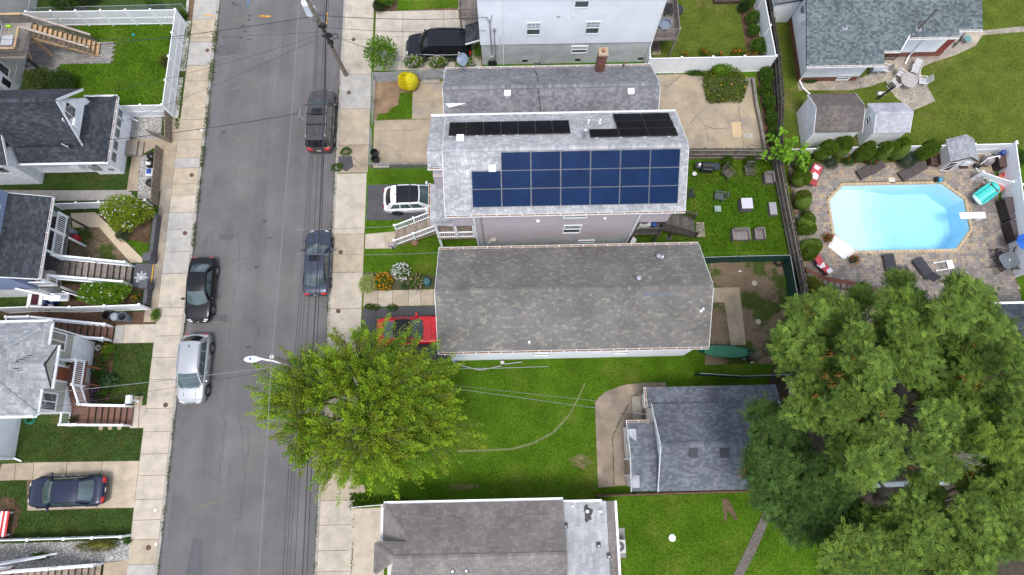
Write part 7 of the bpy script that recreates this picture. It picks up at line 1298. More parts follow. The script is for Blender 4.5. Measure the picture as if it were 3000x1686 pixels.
geo_ = wn.new('ShaderNodeNewGeometry'); wk_.new(geo_.outputs['Position'],nz.inputs['Vector']); wk_.new(nz.outputs['Fac'],bp2.inputs['Height']); wk_.new(bp2.outputs[0],gls.inputs['Normal']); wk_.new(bp2.outputs[0],fr_.inputs['Normal']); wk_.new(fr_.outputs[0],mx_.inputs[0]); wk_.new(tr_.outputs[0],mx_.inputs[1]); wk_.new(gls.outputs[0],mx_.inputs[2]); wk_.new(mx_.outputs[0],wo_.inputs['Surface']); wk_.new(ab_.outputs[0],wo_.inputs['Volume'])
g = MB().prism(inset(pool,-.02),-2.6,-.13); B(g,'water',wm,PL)
COP = mat('tan_coping',(.47,.36,.23),rough=.8,var=.12,rnd=.12); outer = inset(pool,-.19); n_c = 0
for i in range(8):
    a,b,c_,d_ = [Vector(p) for p in (pool[i],pool[(i+1)%8],outer[(i+1)%8],outer[i])]; k = max(2,int((b-a).length/.3))
    for j in range(k):
        t0,t1 = (j+.04)/k,(j+.96)/k; P = [a+(b-a)*t0,a+(b-a)*t1,d_+(c_-d_)*t1,d_+(c_-d_)*t0]; B(MB().prism([(p.x,p.y) for p in P],-.06,.075),'coping_stone',COP,PL)
sk = struct(MB().prism([(cutx0,cuty0),(cutx0,cuty1),(cutx1,cuty1),(cutx1,cuty0)],-.1,-.099),'terrain_fill',DIRT) if 0 else None
PAVM = mat('terrace_paver',(1,1,1),rough=.9,var=.15,scale=1.5,fine=.12,tint=True,bump=.2,bscale=60); pcol = [(.26,.225,.19),(.30,.255,.21),(.35,.275,.20),(.21,.19,.175),(.28,.23,.195),(.32,.27,.23),(.38,.285,.19),(.24,.21,.19)]; pcolb = [(.20,.175,.16),(.23,.20,.18),(.18,.16,.15),(.26,.225,.20),(.30,.245,.19)]
terr = [q(12,330,1140),(20.3,12.6),(20.35,20.2),(35.0,20.3),(35.0,8.7),(29.4,8.7),(27.2,8.9),q(12,940,1330),q(12,700,1250),q(12,520,1215),q(12,400,1185)]; hole = outer
bed = MB(); 
o_t = None
# terrace bed: strips around the pool so the basin stays open
tb0 = MB()
for a in ((20.3,8.6,cutx0,20.3),(cutx1,8.6,35.0,20.3),(cutx0,8.6,cutx1,cuty0),(cutx0,cuty1,cutx1,20.3)): tb0.box(a[0],a[1],-.02,a[2],a[3],.012)
for i in range(8):
    # wedge pieces between coping and the cut rectangle
    pass
T_ = struct(tb0,'terrace',DIRT)
o8 = inset(pool,-.17); rect = [(cutx0,cuty0),(cutx1,cuty0),(cutx1,cuty1),(cutx0,cuty1)]
bm = bmesh.new(); rv = [bm.verts.new((x,y,0)) for x,y in rect]; ov = [bm.verts.new((x,y,0)) for x,y in o8]
es = [bm.edges.new((rv[i],rv[(i+1)%4])) for i in range(4)]+[bm.edges.new((ov[i],ov[(i+1)%8])) for i in range(8)]; bmesh.ops.triangle_fill(bm,use_beauty=True,use_dissolve=False,edges=es); bm.verts.index_update()
fm = MB().add([(v.co.x,v.co.y,.011) for v in bm.verts],[tuple(v.index for v in f.verts) for f in bm.faces]); bm.free(); B(fm,'terrace_bed',DIRT,T_)
rest = MB(); cells = []; y = 8.75; j = 0
while y < 20.1:
    hgt = R.choice((.16,.16,.235)); x = 20.35+R.uniform(0,.2); 
    while x < 34.95:
        w_ = R.choice((.16,.235,.235,.31)); cx_, cy_ = x+w_/2, y+hgt/2
        if inpoly((cx_,cy_),terr) and not inpoly((cx_,cy_),hole): cells.append((x,y,w_,hgt))
        x += w_+.012
    y += hgt+.012; j += 1
cells.sort(key=lambda c_: -c_[2]*c_[3]*(1+.02*c_[1])); pm = {}
for i,(x,y,w_,hgt) in enumerate(cells):
    zz = .045+R.uniform(-.003,.004); cl = R.choice(pcol if (y > 12.5 and x < 33.2) else pcolb)
    if i < 300:
        k = (w_,hgt,pcol.index(cl) if cl in pcol else 10+pcolb.index(cl))
        if k not in pm: gg = MB(); gg.t = cl; pm[k] = gg.box(0,0,-.04,w_,hgt,0).mesh('paver',PAVM)
        piece(pm[k],'paver',T_,(x,y,zz))
    else:
        rest.t = cl; rest.add([(x,y,zz),(x+w_,y,zz),(x+w_,y+hgt,zz),(x,y+hgt,zz),(x,y,.0),(x+w_,y,.0),(x+w_,y+hgt,.0),(x,y+hgt,.0)],[(0,1,2,3),(0,4,5,1),(1,5,6,2),(2,6,7,3),(3,7,4,0)])
rest.t = None; B(rest,'pavers',PAVM,T_,kind='stuff')
# lower terrace and segmental wall
low = Q((12,315,1180),(12,420,1240),(12,640,1300),(12,940,1370),(12,1100,1700),(12,320,1700)); sheet('lower_terrace',low,mat('lower_pavers',(.34,.25,.19),var=.2,scale=2,fine=.15),.02); lt_ = bpy.data.objects['lower_terrace']; pmesh = [MB().box(0,0,-.02,.24,.16,0).mesh('paver',mat('tan_paver',(.38,.28,.21),rnd=.25,var=.15)) for _ in range(1)]
y = min(p[1] for p in low); cnt = 0
while y < max(p[1] for p in low):
    x = 20.1+(.12 if cnt % 2 else 0)
    while x < 27:
        if inpoly((x+.12,y+.08),low) and y > 7.6: piece(pmesh[0],'paver',lt_,(x,y,.038+R.random()*.004))
        x += .25
    y += .17; cnt += 1
sw_ = thing('garden_wall','curved low wall of scalloped grey blocks below the terrace','wall',(*q(12,500,1230),0)); arc = [q(12,x,y,.35) for x,y in ((315,1170),(390,1215),(480,1250),(580,1270),(680,1285),(780,1305),(870,1335),(940,1365))]; SB = mat('scallop_block',(.20,.175,.15),var=.2,rnd=.18); tot = 0
for r_ in range(2):
    for a,b in zip(arc,arc[1:]):
        d = Vector((b[0]-a[0],b[1]-a[1])); n = max(1,int(d.length/.3))
        for i in range(n): p = Vector(a)+d*((i+.5*(r_%2)+.25)/n); B(MB().cyl((p.x,p.y-.03*(1-r_),.18*r_),(p.x,p.y-.03*(1-r_),.18*r_+.172),.155,n=10),'block',SB,sw_)
g = MB()
for a,b in zip(arc,arc[1:]): g.poly((a[0],a[1]+.05,.33),(b[0],b[1]+.05,.33),(b[0],b[1]+.45,.33),(a[0],a[1]+.45,.33))
B(g,'mulch_strip',mat('red_mulch',(.16,.06,.04),var=.3,fine=.4,fscale=20),sw_)
# ================================================================ GARDEN FURNITURE AND SMALL THINGS
WICK = mat('brown_wicker',(.085,.068,.065),rough=.8,var=.2,scale=6,fine=.2); WICKD = mat('charcoal_wicker',(.042,.042,.05),rough=.8,var=.25,scale=7,fine=.25); RES = mat('grey_resin_slat',(.20,.175,.175),rough=.65,var=.15,rnd=.1); REDC = mat('red_cushion',(.50,.07,.08),rough=.8,var=.15); TOWEL = mat('white_towel',(.72,.68,.70),rough=.9,var=.12); BRONZE = mat('black_iron',(.018,.018,.02),rough=.5)
def lounger(label, c, rz, m=WICK, back=.35, group='pool loungers', cover=None, L=1.95, W=.68):
    o = thing('sun_lounger',label,'lounger',(c[0],c[1],.045),rz,group); g = MB(); xb = -L/2+.75
    for i in range(9): x = xb+(L/2-xb)*i/9; B(MB().box(x+.006,-W/2,.30,x+(L/2-xb)/9-.006,W/2,.34),'slat',m,o,local=True)
    for i in range(6):
        a, b = i/6, (i+1)/6; p = lambda t: (xb-.75*t*math.cos(back), .32+.75*t*math.sin(back)); (x0,z0),(x1,z1) = p(a+.01), p(b-.01); B(MB().beam((x0,0,z0),(x1,0,z1),W,.04),'slat',m,o,local=True)
    B(MB().box(xb,-W/2-.03,.26,L/2,-W/2+.02,.33).box(xb,W/2-.02,.26,L/2,W/2+.03,.33).box(L/2-.03,-W/2,.24,L/2+.02,W/2,.33),'frame',m,o,local=True)
    for x in (xb-.2,L/2-.1):
        for y in (-W/2+.03,W/2-.03): B(MB().box(x-.03,y-.03,0,x+.03,y+.03,.3),'leg',m,o,local=True)
    if cover: B(MB().box(xb+.02,-W/2+.04,.345,L/2-.06,W/2-.04,.43),'cushion',cover,o,local=True); B(MB().beam((xb-.02,0,.40),(xb-.72*math.cos(back),0,.40+.72*math.sin(back)),W-.08,.09),'back_cushion',cover,o,local=True); B(MB().prism([(-.2,-.3),(.15,-.28),(.3,.05),(.05,.2),(-.3,.1)],.432,.45),'towel',TOWEL,o,local=True); B(MB().prism([(.5,-.1),(.8,-.2),(.85,.2),(.55,.25)],.432,.448),'towel',TOWEL,o,local=True)
    return o
def pz_(n,x,y,z=.3): return q(n,x,y,z)
lounger('brown wicker lounger with raised back below the rose bushes',pz_(12,835,330),PI+.42); lounger('brown wicker lounger with raised back beside the playhouse',pz_(12,1178,342),PI+.45)
lounger('charcoal lounger partly under the tree, left of the round table',pz_(12,1003,1130),PI/2+.06,WICKD,.15); lounger('charcoal lounger with tilted back, right of the round table',pz_(12,1285,1155),PI-1.08,WICKD,.6)
lounger('red cushioned lounger with towels beside the cedar bushes',pz_(12,368,385),math.radians(62),WICKD,.5,cover=REDC,W=.75); lounger('red cushioned reclined chair near the board fence corner',pz_(12,428,1105),math.radians(-48),BRONZE,.5,cover=REDC,L=1.5,W=.55)
def armchair(label, c, rz, w=.78, m=RES, group='grey slatted garden seats', n=5):
    o = thing('garden_armchair',label,'chair' if w < 1 else 'bench',(c[0],c[1],0),rz,group); d = .72
    for i in range(n): y = -w/2+.09+(w-.18)*i/n; B(MB().box(-d/2+.12,y+.006,.36,d/2,y+(w-.18)/n-.006,.40),'slat',m,o,local=True)
    for s in (-1,1): B(MB().box(-d/2,s*(w/2-.045)-.045,0,d/2+.02,s*(w/2-.045)+.045,.62),'arm',m,o,local=True)
    for i in range(4): B(MB().box(-d/2-.02,-w/2+.09,.40+i*.10,-d/2+.10-.02*i,w/2-.09,.49+i*.10),'back_slat',m,o,local=True)
    B(MB().box(-d/2+.1,-w/2+.09,.08,d/2-.02,w/2-.09,.36),'base',m,o,local=True); return o
armchair('grey armchair at the upper right of the green back lawn',q(11,1745,645,.4),-PI/2,.7); armchair('grey two-seat garden bench at the bottom of the green back lawn',q(11,1505,1125,.4),-PI/2,1.22,n=4); armchair('grey armchair to the right of the garden bench',q(11,1665,1120,.4),-PI/2,.72)
o = thing('garden_ottoman','grey slatted rectangular garden bench near the fence','ottoman',(*q(11,1783,900,.4),0)); c = q(11,1783,900,.4)
for i in range(4): B(MB().box(c[0]-.24+.12*i+.005,c[1]-.45,.36,c[0]-.24+.12*(i+1)-.005,c[1]+.45,.40),'slat',mat('pale_resin',(.36,.36,.38),var=.1),o)
B(MB().box(c[0]-.26,c[1]-.48,.0,c[0]+.26,c[1]+.48,.35),'base',RES,o)
c = q(11,1560,858,.7); o = thing('covered_table','square table under a grey fitted cover on the green lawn','table',(*c,0)); CVR = mat('grey_table_cover',(.52,.50,.56),rough=.7,var=.05); CVS = mat('purple_cover_side',(.17,.145,.19),rough=.8,var=.15); B(MB().box(c[0]-.39,c[1]-.39,.70,c[0]+.39,c[1]+.39,.735),'cover_top',CVR,o); g = MB(); n_ = 16; vs = []
for k in range(4*n_):
    s_, t = divmod(k,n_); t = t/n_*2-1; px,py = ((t,-1),(1,t),(-t,1),(-1,-t))[s_]; w_ = .39+.03*math.sin(k*1.9); vs += [(c[0]+px*.39,c[1]+py*.39,.70),(c[0]+px*w_*1.06,c[1]+py*w_*1.06,.04)]
N_ = 4*n_; B(g.add(vs,[(2*k,2*k+1,(2*k+3)%(2*N_),(2*k+2)%(2*N_)) for k in range(N_)]),'cover_skirt',CVS,o)
c = q(11,1312,903,.45); o = thing('side_table','small frosted square side table on the green lawn','table',(*c,0)); B(MB().box(c[0]-.22,c[1]-.22,.42,c[0]+.22,c[1]+.22,.445),'table_top',mat('frosted_glass',(.22,.33,.27),rough=.2),o); B(MB().beam((c[0]-.21,c[1]-.21,.45),(c[0]+.21,c[1]+.21,.45),.025,.012).beam((c[0]-.21,c[1]+.21,.452),(c[0]+.21,c[1]-.21,.452),.025,.012),'trim',GMET,o)
for sx in (-1,1):
    for sy in (-1,1): B(MB().cyl((c[0]+sx*.2,c[1]+sy*.2,0),(c[0]+sx*.18,c[1]+sy*.18,.42),.018),'leg',GMET,o)
def slatchair(label, c, rz, m, w=.62, n=5, group=None, h=.42, cat='chair'):
    o = thing('slat_chair',label,cat,(c[0],c[1],0),rz,group); d = .6
    for i in range(n): x = -d/2+d*i/n; B(MB().box(x+.02,-w/2,h,x+d/n-.02,w/2,h+.02),'slat',m,o,local=True)
    for i in range(n): y = -w/2+w*(i+.5)/n; B(MB().beam((-d/2,y,h+.02),(-d/2-.22,y,h+.55),.05,.02),'back_slat',m,o,local=True)
    B(MB().beam((-d/2-.22,-w/2,h+.56),(-d/2-.22,w/2,h+.56),.05,.04),'top_rail',m,o,local=True)
    for s in (-1,1):
        B(MB().beam((-d/2-.1,s*(w/2+.03),h+.22),(d/2,s*(w/2+.03),h+.22),.06,.03),'arm',m,o,local=True)
        for x in (-d/2,d/2-.04): B(MB().box(x-.02,s*(w/2+.03)-.02,0,x+.02,s*(w/2+.03)+.02,h+.21),'leg',m,o,local=True)
    return o
slatchair('weathered wooden lawn chair, left of the two in the weeds',q(11,1400,608,.4),math.radians(-52),WOODD,group='wooden lawn chairs in the weeds'); slatchair('weathered wooden lawn chair, right of the two in the weeds',q(11,1580,590,.4),math.radians(-88),WOODD,group='wooden lawn chairs in the weeds'); slatchair('open metal-framed chair in the middle of the green lawn',q(11,1320,800,.4),math.radians(170),mat('dark_grey_metal',(.09,.10,.11)),.5,4); slatchair('black wire chair peeking out beside the solar house wall',q(11,1075,780,.4),math.radians(10),BRONZE,.5,4)
# grill
c = q(11,1225,540,.7); o = thing('gas_grill','black gas grill with side shelf against the board fence','grill',(c[0],c[1],0),-.08); B(MB().box(-.42,-.28,.15,.42,.28,.72),'cabinet',BLACK,o,local=True); 
g = MB(); vs = []
for i in range(9):
    t = math.pi*i/8
    for x in (-.4,.4): vs.append((x,-.26*math.cos(t),.78+.26*math.sin(t)))
B(g.add(vs,[(2*i,2*i+1,2*i+3,2*i+2) for i in range(8)]+[tuple(range(0,18,2))[::-1],tuple(range(1,18,2))]),'lid',mat('grill_lid',(.03,.03,.034),rough=.3),o,local=True); B(MB().tube([(-.26,-.30,.90),(-.26,-.36,.90),(.26,-.36,.90),(.26,-.30,.90)],.018),'handle',CHROME,o,local=True); B(MB().box(.43,-.26,.70,.86,.24,.74),'side_shelf',mat('navy_shelf',(.03,.035,.055),rough=.4),o,local=True); B(MB().box(-.86,-.26,.70,-.43,.24,.74),'side_shelf',BLACK,o,local=True)
for i in range(4): B(MB().cyl((-.28+.18*i,-.28,.68),(-.28+.18*i,-.33,.68),.03,n=10),'knob',CHROME,o,local=True)
B(MB().cyl((-.62,-.05,.74),(-.62,-.05,1.0),.10,.09,n=12),'bucket',TOWEL,o,local=True); B(MB().cyl((-.75,-.35,.0),(-.75,-.35,.06),.16,n=16),'plate',TOWEL,o,local=True)
# rear deck air conditioner, pots and clutter
ac2 = thing('air_conditioner','beige outdoor air conditioning unit on the mauve house rear deck','air conditioner',(9.05,15.15,2.25)); acunit(ac2,9.05,15.15,.8,.6,2.27); B(MB().cyl((9.75,14.95,2.26),(9.75,14.95,2.6),.15,.18,n=14),'bucket',BLUE,label='blue plastic bucket beside the rear deck air conditioner',cat='bucket'); B(MB().cyl((9.9,15.25,2.26),(9.9,15.25,2.9),.14,n=12),'bin',mat('light_blue',(.06,.2,.5)),label='blue bin at the corner of the mauve house rear deck',cat='bin'); B(MB().ell((8.4,14.5,3.2),(.18,.12,.22),10,6),'cloth',TOWEL,label='white cloth hanging on the rear deck railing',cat='cloth')
b_ = q(11,585,1180,.3); tb2 = thing('litter_bin','dark bin full of white litter beneath the rear deck','bin',(*b_,0)); B(MB().cyl((*b_,0),(*b_,.55),.24,.28,n=14),'bin_body',mat('dark_green_bin',(.02,.05,.04)),tb2); B(MB().ell((*b_,.55),(.26,.26,.12),10,6),'litter',TOWEL,tb2)
def can(label, c, m, r=.27, h=.75, lid=None, inside=DARK, group='rubbish bins', name='rubbish_bin', lidm=None):
    o = thing(name,label,'bin',(c[0],c[1],0),0,group); g = MB(); g.cyl((0,0,0),(0,0,h),r*.82,r,n=20,caps=False).torus((0,0,h),r,.02,20,6).cyl((0,0,0),(0,0,.02),r*.82,n=20); B(g,'bin_body',m,o,smooth=True,local=True)
    if lid: B(MB().cyl((0,0,h),(0,0,h+.04),r*1.03,n=20).ell((0,0,h+.04),(r*.9,r*.9,.05),16,6),'lid',lidm or m,o,smooth=True,local=True)
    else: B(MB().cyl((0,0,.18),(0,0,.2),r*.84,n=20),'bin_bottom',inside,o,local=True)
    return o
GB = mat('grey_bin',(.13,.15,.18),rough=.55,var=.1); GBL = mat('grey_bin_lid',(.24,.27,.31),rough=.55)
can('black open rubbish bin on the dirt strip, leftmost of three',q(3,1080,85,.6),BLACK,.30,.7); can('grey rubbish bin with pale lid, middle of three on the dirt strip',q(3,1165,100,.6),GB,.27,.7,True,lidm=GBL); can('open grey rubbish bin, rightmost of three on the dirt strip',q(3,1250,100,.6),GB,.30,.8)
can('upper of two black open bins in the tan front yard corner',q(7,135,1298,.5),BLACK,.26,.62); can('lower of two black open bins in the tan front yard corner',q(7,142,1352,.5),BLACK,.26,.62)
can('blue open barrel full of cans below the blue house',q(2,512,1165,.5),BLUE,.36,.62,inside=mat('cans',(.45,.35,.30),var=.5,scale=14)); can('black bin with a white bag beside the blue barrel',q(2,500,1232,.4),BLACK,.34,.5,inside=TOWEL)
BAG = mat('black_bag',(.012,.012,.013),rough=.3,bump=.6,bscale=14)
for i,(x,y,s_) in enumerate(((1150,1185,.36),(1140,1240,.38))): c = q(1,x,y,.3); g = MB().ell((c[0],c[1],.28),(s_,s_*.85,.3),14,8).ell((c[0]+.05,c[1],.55),(.08,.08,.1),8,5); g.v = [(x_+R.uniform(-.03,.03),y_+R.uniform(-.03,.03),z_) for x_,y_,z_ in g.v]; B(g,'rubbish_bag',BAG,smooth=True,label='black rubbish bag on the gravel by the picket fence, '+('upper' if i == 0 else 'lower'),cat='bag',group='rubbish bags by the picket fence')
c = q(1,1125,1240,.5); B(MB().box(c[0]-.16,c[1]-.12,.42,c[0]+.16,c[1]+.12,.6),'carton',TOWEL,label='white carton on top of the lower black rubbish bag',cat='carton'); c = q(1,1140,1312,.3); o = thing('recycling_box','white and blue recycling box behind the picket fence','box',(*c,0)); B(MB().box(c[0]-.28,c[1]-.3,0,c[0]+.28,c[1]+.3,.42),'box_body',mat('pale_plastic',(.55,.57,.62)),o); B(MB().box(c[0]-.2,c[1]-.1,.42,c[0]+.1,c[1]+.25,.5),'contents',BLUE,o); can('small black bin at the bottom of the gravel strip',q(1,1145,1392,.35),BLACK,.28,.55,True)
# sage house: pedestal, hose, pots
c = q(3,1400,950,.0); o = thing('mailbox','white pedestal mailbox on a small concrete pad','mailbox',(*c,0)); B(MB().box(c[0]-.28,c[1]-.32,0,c[0]+.28,c[1]+.32,.05),'base_slab',CONCT,o); B(MB().cyl((*c,.05),(*c,1.0),.06,n=12).box(c[0]-.08,c[1]-.08,.05,c[0]+.08,c[1]+.08,.12),'post',WPAINT,o); c2 = q(3,1310,930,1.15); B(MB().box(c[0]-.17,c[1]-.26,.98,c[0]+.17,c[1]+.26,1.18).cyl((c[0],c[1]-.26,1.18),(c[0],c[1]+.26,1.18),.17,n=16),'box',WPAINT,o)
c = q(3,310,1135,.1); g = MB(); [g.torus((c[0]+R.uniform(-.06,.06),c[1]+R.uniform(-.05,.05),.05+.05*k),.28+R.uniform(-.04,.05),.022,18,5) for k in range(5)]; B(g,'garden_hose',mat('green_hose',(.02,.22,.13),rough=.4),label='coiled green garden hose below the sage house gutter',cat='hose')
def pot(label, c, r, h, pm, cols, fl=None, group='potted plants'):
    o = thing('potted_plant',label,'plant pot',(c[0],c[1],c[2] if len(c) > 2 else 0),0,group); z0 = 0; B(MB().cyl((0,0,0),(0,0,h),r*.75,r,n=14),'pot',pm,o,local=True); n = 260; d = unit(n); d[:,2] = np.abs(d[:,2]); P = np.array([0,0,h])+d*r*1.5*NR.uniform(.3,1,(n,1)); v,f,k = leaves(P,d,.12,.05,cols,spread=.5,up=.5); npmesh('foliage',v,f,k,LEAF,o)
    if fl: n = 50; d = unit(n); d[:,2] = np.abs(d[:,2]); P = np.array([0,0,h])+d*r*1.6; v,f,k = leaves(P,d,.09,.09,fl,spread=.7,up=.3); tag(npmesh('flowers',v,f,k,LEAF,o),kind='stuff')
POTB = mat('dark_pot',(.03,.035,.05)); RF = ((.5,.06,.03),(.45,.12,.02)); pot('red-flowered pot beside the white pool steps, upper',(*q(12,485,885,.3),.05),.22,.3,mat('red_pot',(.25,.05,.04)),((.10,.12,.02),(.14,.13,.03)),RF,'flower pots around the pool'); pot('red-flowered dark pot below the white pool steps',(*q(12,695,1065,.3),.05),.22,.3,POTB,((.10,.12,.02),(.14,.13,.03)),RF,'flower pots around the pool'); pot('leafy flower pot in front of the pump fence',(*q(12,1735,400,.4),.05),.26,.4,TOWEL,GRN1,RF,'flower pots around the pool'); pot('spiky dracaena pot on the brown lower landing',(*q(3,725,1140,1.8),1.4),.15,.25,POTB,((.08,.09,.04),(.12,.08,.03))); pot('orange flower pot on the sage house porch corner',(*q(3,675,570,2.4),2.2),.12,.18,POTB,GRN1,((.7,.35,.02),))
c = q(3,992,412,.2); B(MB().torus((*c,.22),.17,.03,18,6).cyl((*c,0),(*c,.18),.12,.17,n=16,caps=False),'round_planter',mat('white_rim',(.55,.52,.45)),label='round pale-rimmed planter in the sage house bed',cat='planter'); c = q(2,770,548,.25); B(MB().cyl((*c,0),(*c,.42),.24,.26,n=18).ell((*c,.42),(.25,.25,.08),16,6),'red_barrel',mat('red_plastic',(.42,.03,.05)),label='red plastic keg on the bare soil below the blue house deck',cat='keg'); c = q(2,735,482,.3); B(MB().cyl((*c,0),(*c,.5),.17,n=16).ell((*c,.5),(.17,.17,.1),14,6),'grey_canister',mat('bluegrey_metal',(.28,.33,.38)),label='blue-grey canister against the blue house deck',cat='canister')
c = q(2,365,1165,.5); o = thing('storage_bench','white slatted storage box with dark red screen on top','storage box',(*c,0)); B(MB().box(c[0]-.5,c[1]-.6,0,c[0]+.5,c[1]+.6,.6),'box_body',WPAINT,o); 
for i in range(8): B(MB().box(c[0]-.5,c[1]-.6+.15*i+.01,.6,c[0]+.5,c[1]-.6+.15*(i+1)-.01,.625),'slat',WPAINT,o)
B(MB().box(c[0]-.22,c[1]-.42,.63,c[0]+.26,c[1]+.40,.68),'screen',mat('dark_red_screen',(.06,.015,.02),rough=.2),o)
c = q(4,15,915,.5); o = thing('garden_bench','red and white striped bench in the mulch ring, left edge','bench',(*c,0)); 
for i in range(5): B(MB().box(c[0]-.35+.14*i+.01,c[1]-.75,.42,c[0]-.35+.14*(i+1)-.01,c[1]+.75,.45),'slat',RED if i % 2 == 0 else WPAINT,o)
for y in (-.65,.65): B(MB().box(c[0]-.3,c[1]+y-.04,0,c[0]+.3,c[1]+y+.04,.42),'leg',WPAINT,o)
c = q(1,1011,265,.1); B(MB().ell((*c,.1),(.1,.1,.1),12,8),'toy_ball',mat('cyan_ball',(.03,.35,.5)),smooth=True,label='tiny turquoise ball on the fenced side lawn',cat='ball'); c = q(1,55,190,2.9); B(MB().cyl((c[0]-.15,c[1],2.75),(c[0]+.15,c[1],2.75),.09,n=12),'toy_bottle',mat('lime_plastic',(.4,.75,.02)),label='lime green bottle on the raised wooden deck',cat='bottle')
# solar house front: mailbox, barrel
c = q(10,232,578,.9); o = thing('mailbox','grey mailbox on a post beside the white front stairs','mailbox',(*c,0)); B(MB().box(c[0]-.2,c[1]-.1,.85,c[0]+.25,c[1]+.1,1.0).cyl((c[0]-.2,c[1],1.0),(c[0]+.25,c[1],1.0),.1,n=12),'box',mat('grey_mailbox',(.30,.27,.28)),o); B(MB().box(c[0]-.03,c[1]-.03,0,c[0]+.03,c[1]+.03,.85),'post',BLACK,o)
c = q(10,483,840,.4); o = thing('barrel','teal plastic barrel beside the pink-flowered shrub','barrel',(*c,0)); B(MB().cyl((*c,0),(*c,.7),.25,n=20).torus((*c,.25),.25,.02,20,5).torus((*c,.5),.25,.02,20,5),'barrel_body',mat('teal_plastic',(.02,.11,.13),rough=.35),o,smooth=False); c = q(10,400,555,.25); B(MB().cyl((*c,0),(*c,.3),.22,.26,n=16).ell((c[0],c[1],.4),(.2,.2,.18),12,8),'planter_ball',mat('terracotta_ball',(.25,.13,.08)),label='dark planter with a round ornament under the front stairs',cat='planter')
# dirt yard: canoe, stepping stones, tyre, sticks
cb = q(14,1615,940,.3); o = thing('canoe','green canoe lying in the dirt back yard','canoe',(cb[0]-1.9,cb[1]-.1,0),-.08); g = MB(); vs = []; ns_ = 15
for i in range(ns_):
    t = i/(ns_-1)*2-1; w_ = .42*(1-abs(t)**2.4); zz = .10*abs(t)**3
    for k in range(7): a_ = math.pi*k/6; vs.append((t*2.0,w_*math.cos(a_),.42-.40*math.sin(a_)*(1-abs(t)**4)*.9+zz-.02))
CAN = mat('green_canoe',(.015,.12,.06),rough=.35,var=.1)
B(g.add(vs,[(i*7+k,(i+1)*7+k,(i+1)*7+k+1,i*7+k+1) for i in range(ns_-1) for k in range(6)]),'hull',CAN,o,smooth=True,local=True); g = MB()
for s in (0,6): g.tube([vs[i*7+s] for i in range(ns_)],.025,6)
B(g,'gunwale',mat('dark_green_trim',(.01,.05,.03)),o,local=True); 
for x in (-1.0,.9): B(MB().box(x-.12,-.36,.34,x+.12,.36,.37),'thwart',WOODG,o,local=True)
B(MB().add([vs[i*7] for i in range(2,13)]+[vs[i*7+6] for i in range(2,13)],[(i,i+1,12+i,11+i) for i in range(10)]),'cover',mat('green_cover',(.02,.14,.075),rough=.5),o,local=True)
for i,(x,y) in enumerate(((1622,378),(1655,705))): c = q(14,x,y,.04); B(MB().cyl((*c,0),(*c,.05),.19,n=20),'stepping_stone',mat('round_stone',(.42,.36,.27),var=.15),label='round tan stepping stone in the dirt yard, '+('upper' if i == 0 else 'lower'),cat='stepping stone',group='stepping stones in the dirt yard')
c = q(14,1832,192,.15); B(MB().torus((*c,.10),.27,.10,22,8),'old_tyre',TYRE,smooth=True,label='old tyre in the corner of the green screened fence',cat='tyre')
for i,(a_,b_) in enumerate((((1560,548),(1690,500)),((1590,785),(1705,755)))): B(MB().tube([(*q(14,*a_),.05),(*q(14,*b_),.06)],.03,6,.015),'stick',BARK,label='long stick lying in the dirt yard, '+('upper' if i == 0 else 'lower'),cat='stick',group='sticks in the dirt yard')
for i,(x,y,m_) in enumerate(((1535,1018,mat('litter_blue',(.3,.4,.6))),(1715,935,TOWEL),(1500,275,TOWEL),(1605,1050,TOWEL))): c = q(14,x,y,.03); B(MB().prism(blob(c[0],c[1],.12,.06,8,.3),.012,.03),'litter',m_,label='scrap of litter in the dirt yard, '+('blue-grey below the canoe','white near the green fence','white near the top','white below the canoe')[i],cat='litter',group='litter in the dirt yard')
c = q(15,763,1187,.03); B(MB().cyl((*c,0),(*c,.06),.22,n=24).torus((*c,.06),.2,.012,24,5),'well_cover',WPAINT,label='white round cover set in the lower back lawn',cat='cover')
# pool things
g_ = thing('diving_board','white diving board over the right end of the pool','diving board',(33.3,16.1,0)); c1, c2 = q(12,1565,700,.55), q(12,1775,700,.55); B(MB().box(c1[0],c1[1]-.25,.50,c2[0],c2[1]+.25,.56),'board',WHITE,g_); B(MB().box(33.0,c1[1]-.22,0,33.35,c1[1]+.22,.5),'stand',WPAINT,g_)
st_ = thing('pool_steps','white corner pool steps with hand rails at the lower left of the pool','pool steps',(*q(12,590,960),0)); qs = [q(12,488,950,.1),q(12,622,1058,.1),q(12,705,982,.1),q(12,545,862,.1)]; B(MB().prism(qs,.0,.10),'step_top',WHITE,st_)
for a_, b_ in ((qs[0],qs[3]),(qs[1],qs[2])): B(MB().tube([(*a_,.05),(*a_,.75),((a_[0]+b_[0])/2,(a_[1]+b_[1])/2,.85),(*b_,.5),(*b_,.05)],.03,8),'hand_rail',WHITE,st_)
c = q(12,1012,415,.07); B(MB().box(c[0]-.22,c[1]-.22,.0,c[0]+.22,c[1]+.22,.075).cyl((*c,.075),(*c,.082),.15,n=20),'skimmer_lid',mat('cream_plastic',(.62,.57,.48)),label='square cream skimmer lid above the pool edge',cat='skimmer lid')
c = q(12,1395,415,.2); o = thing('pool_cleaner','blue pool cleaner canister standing on the pool edge','pool cleaner',(*c,0)); CY = mat('cyan_plastic',(.02,.30,.48),rough=.35); B(MB().cyl((*c,.05),(*c,.42),.15,n=18).ell((*c,.42),(.15,.15,.07),16,6),'canister',CY,o,smooth=False); B(MB().box(c[0]-.28,c[1]-.12,.05,c[0]-.12,c[1]+.22,.4),'handle',BLACK,o)
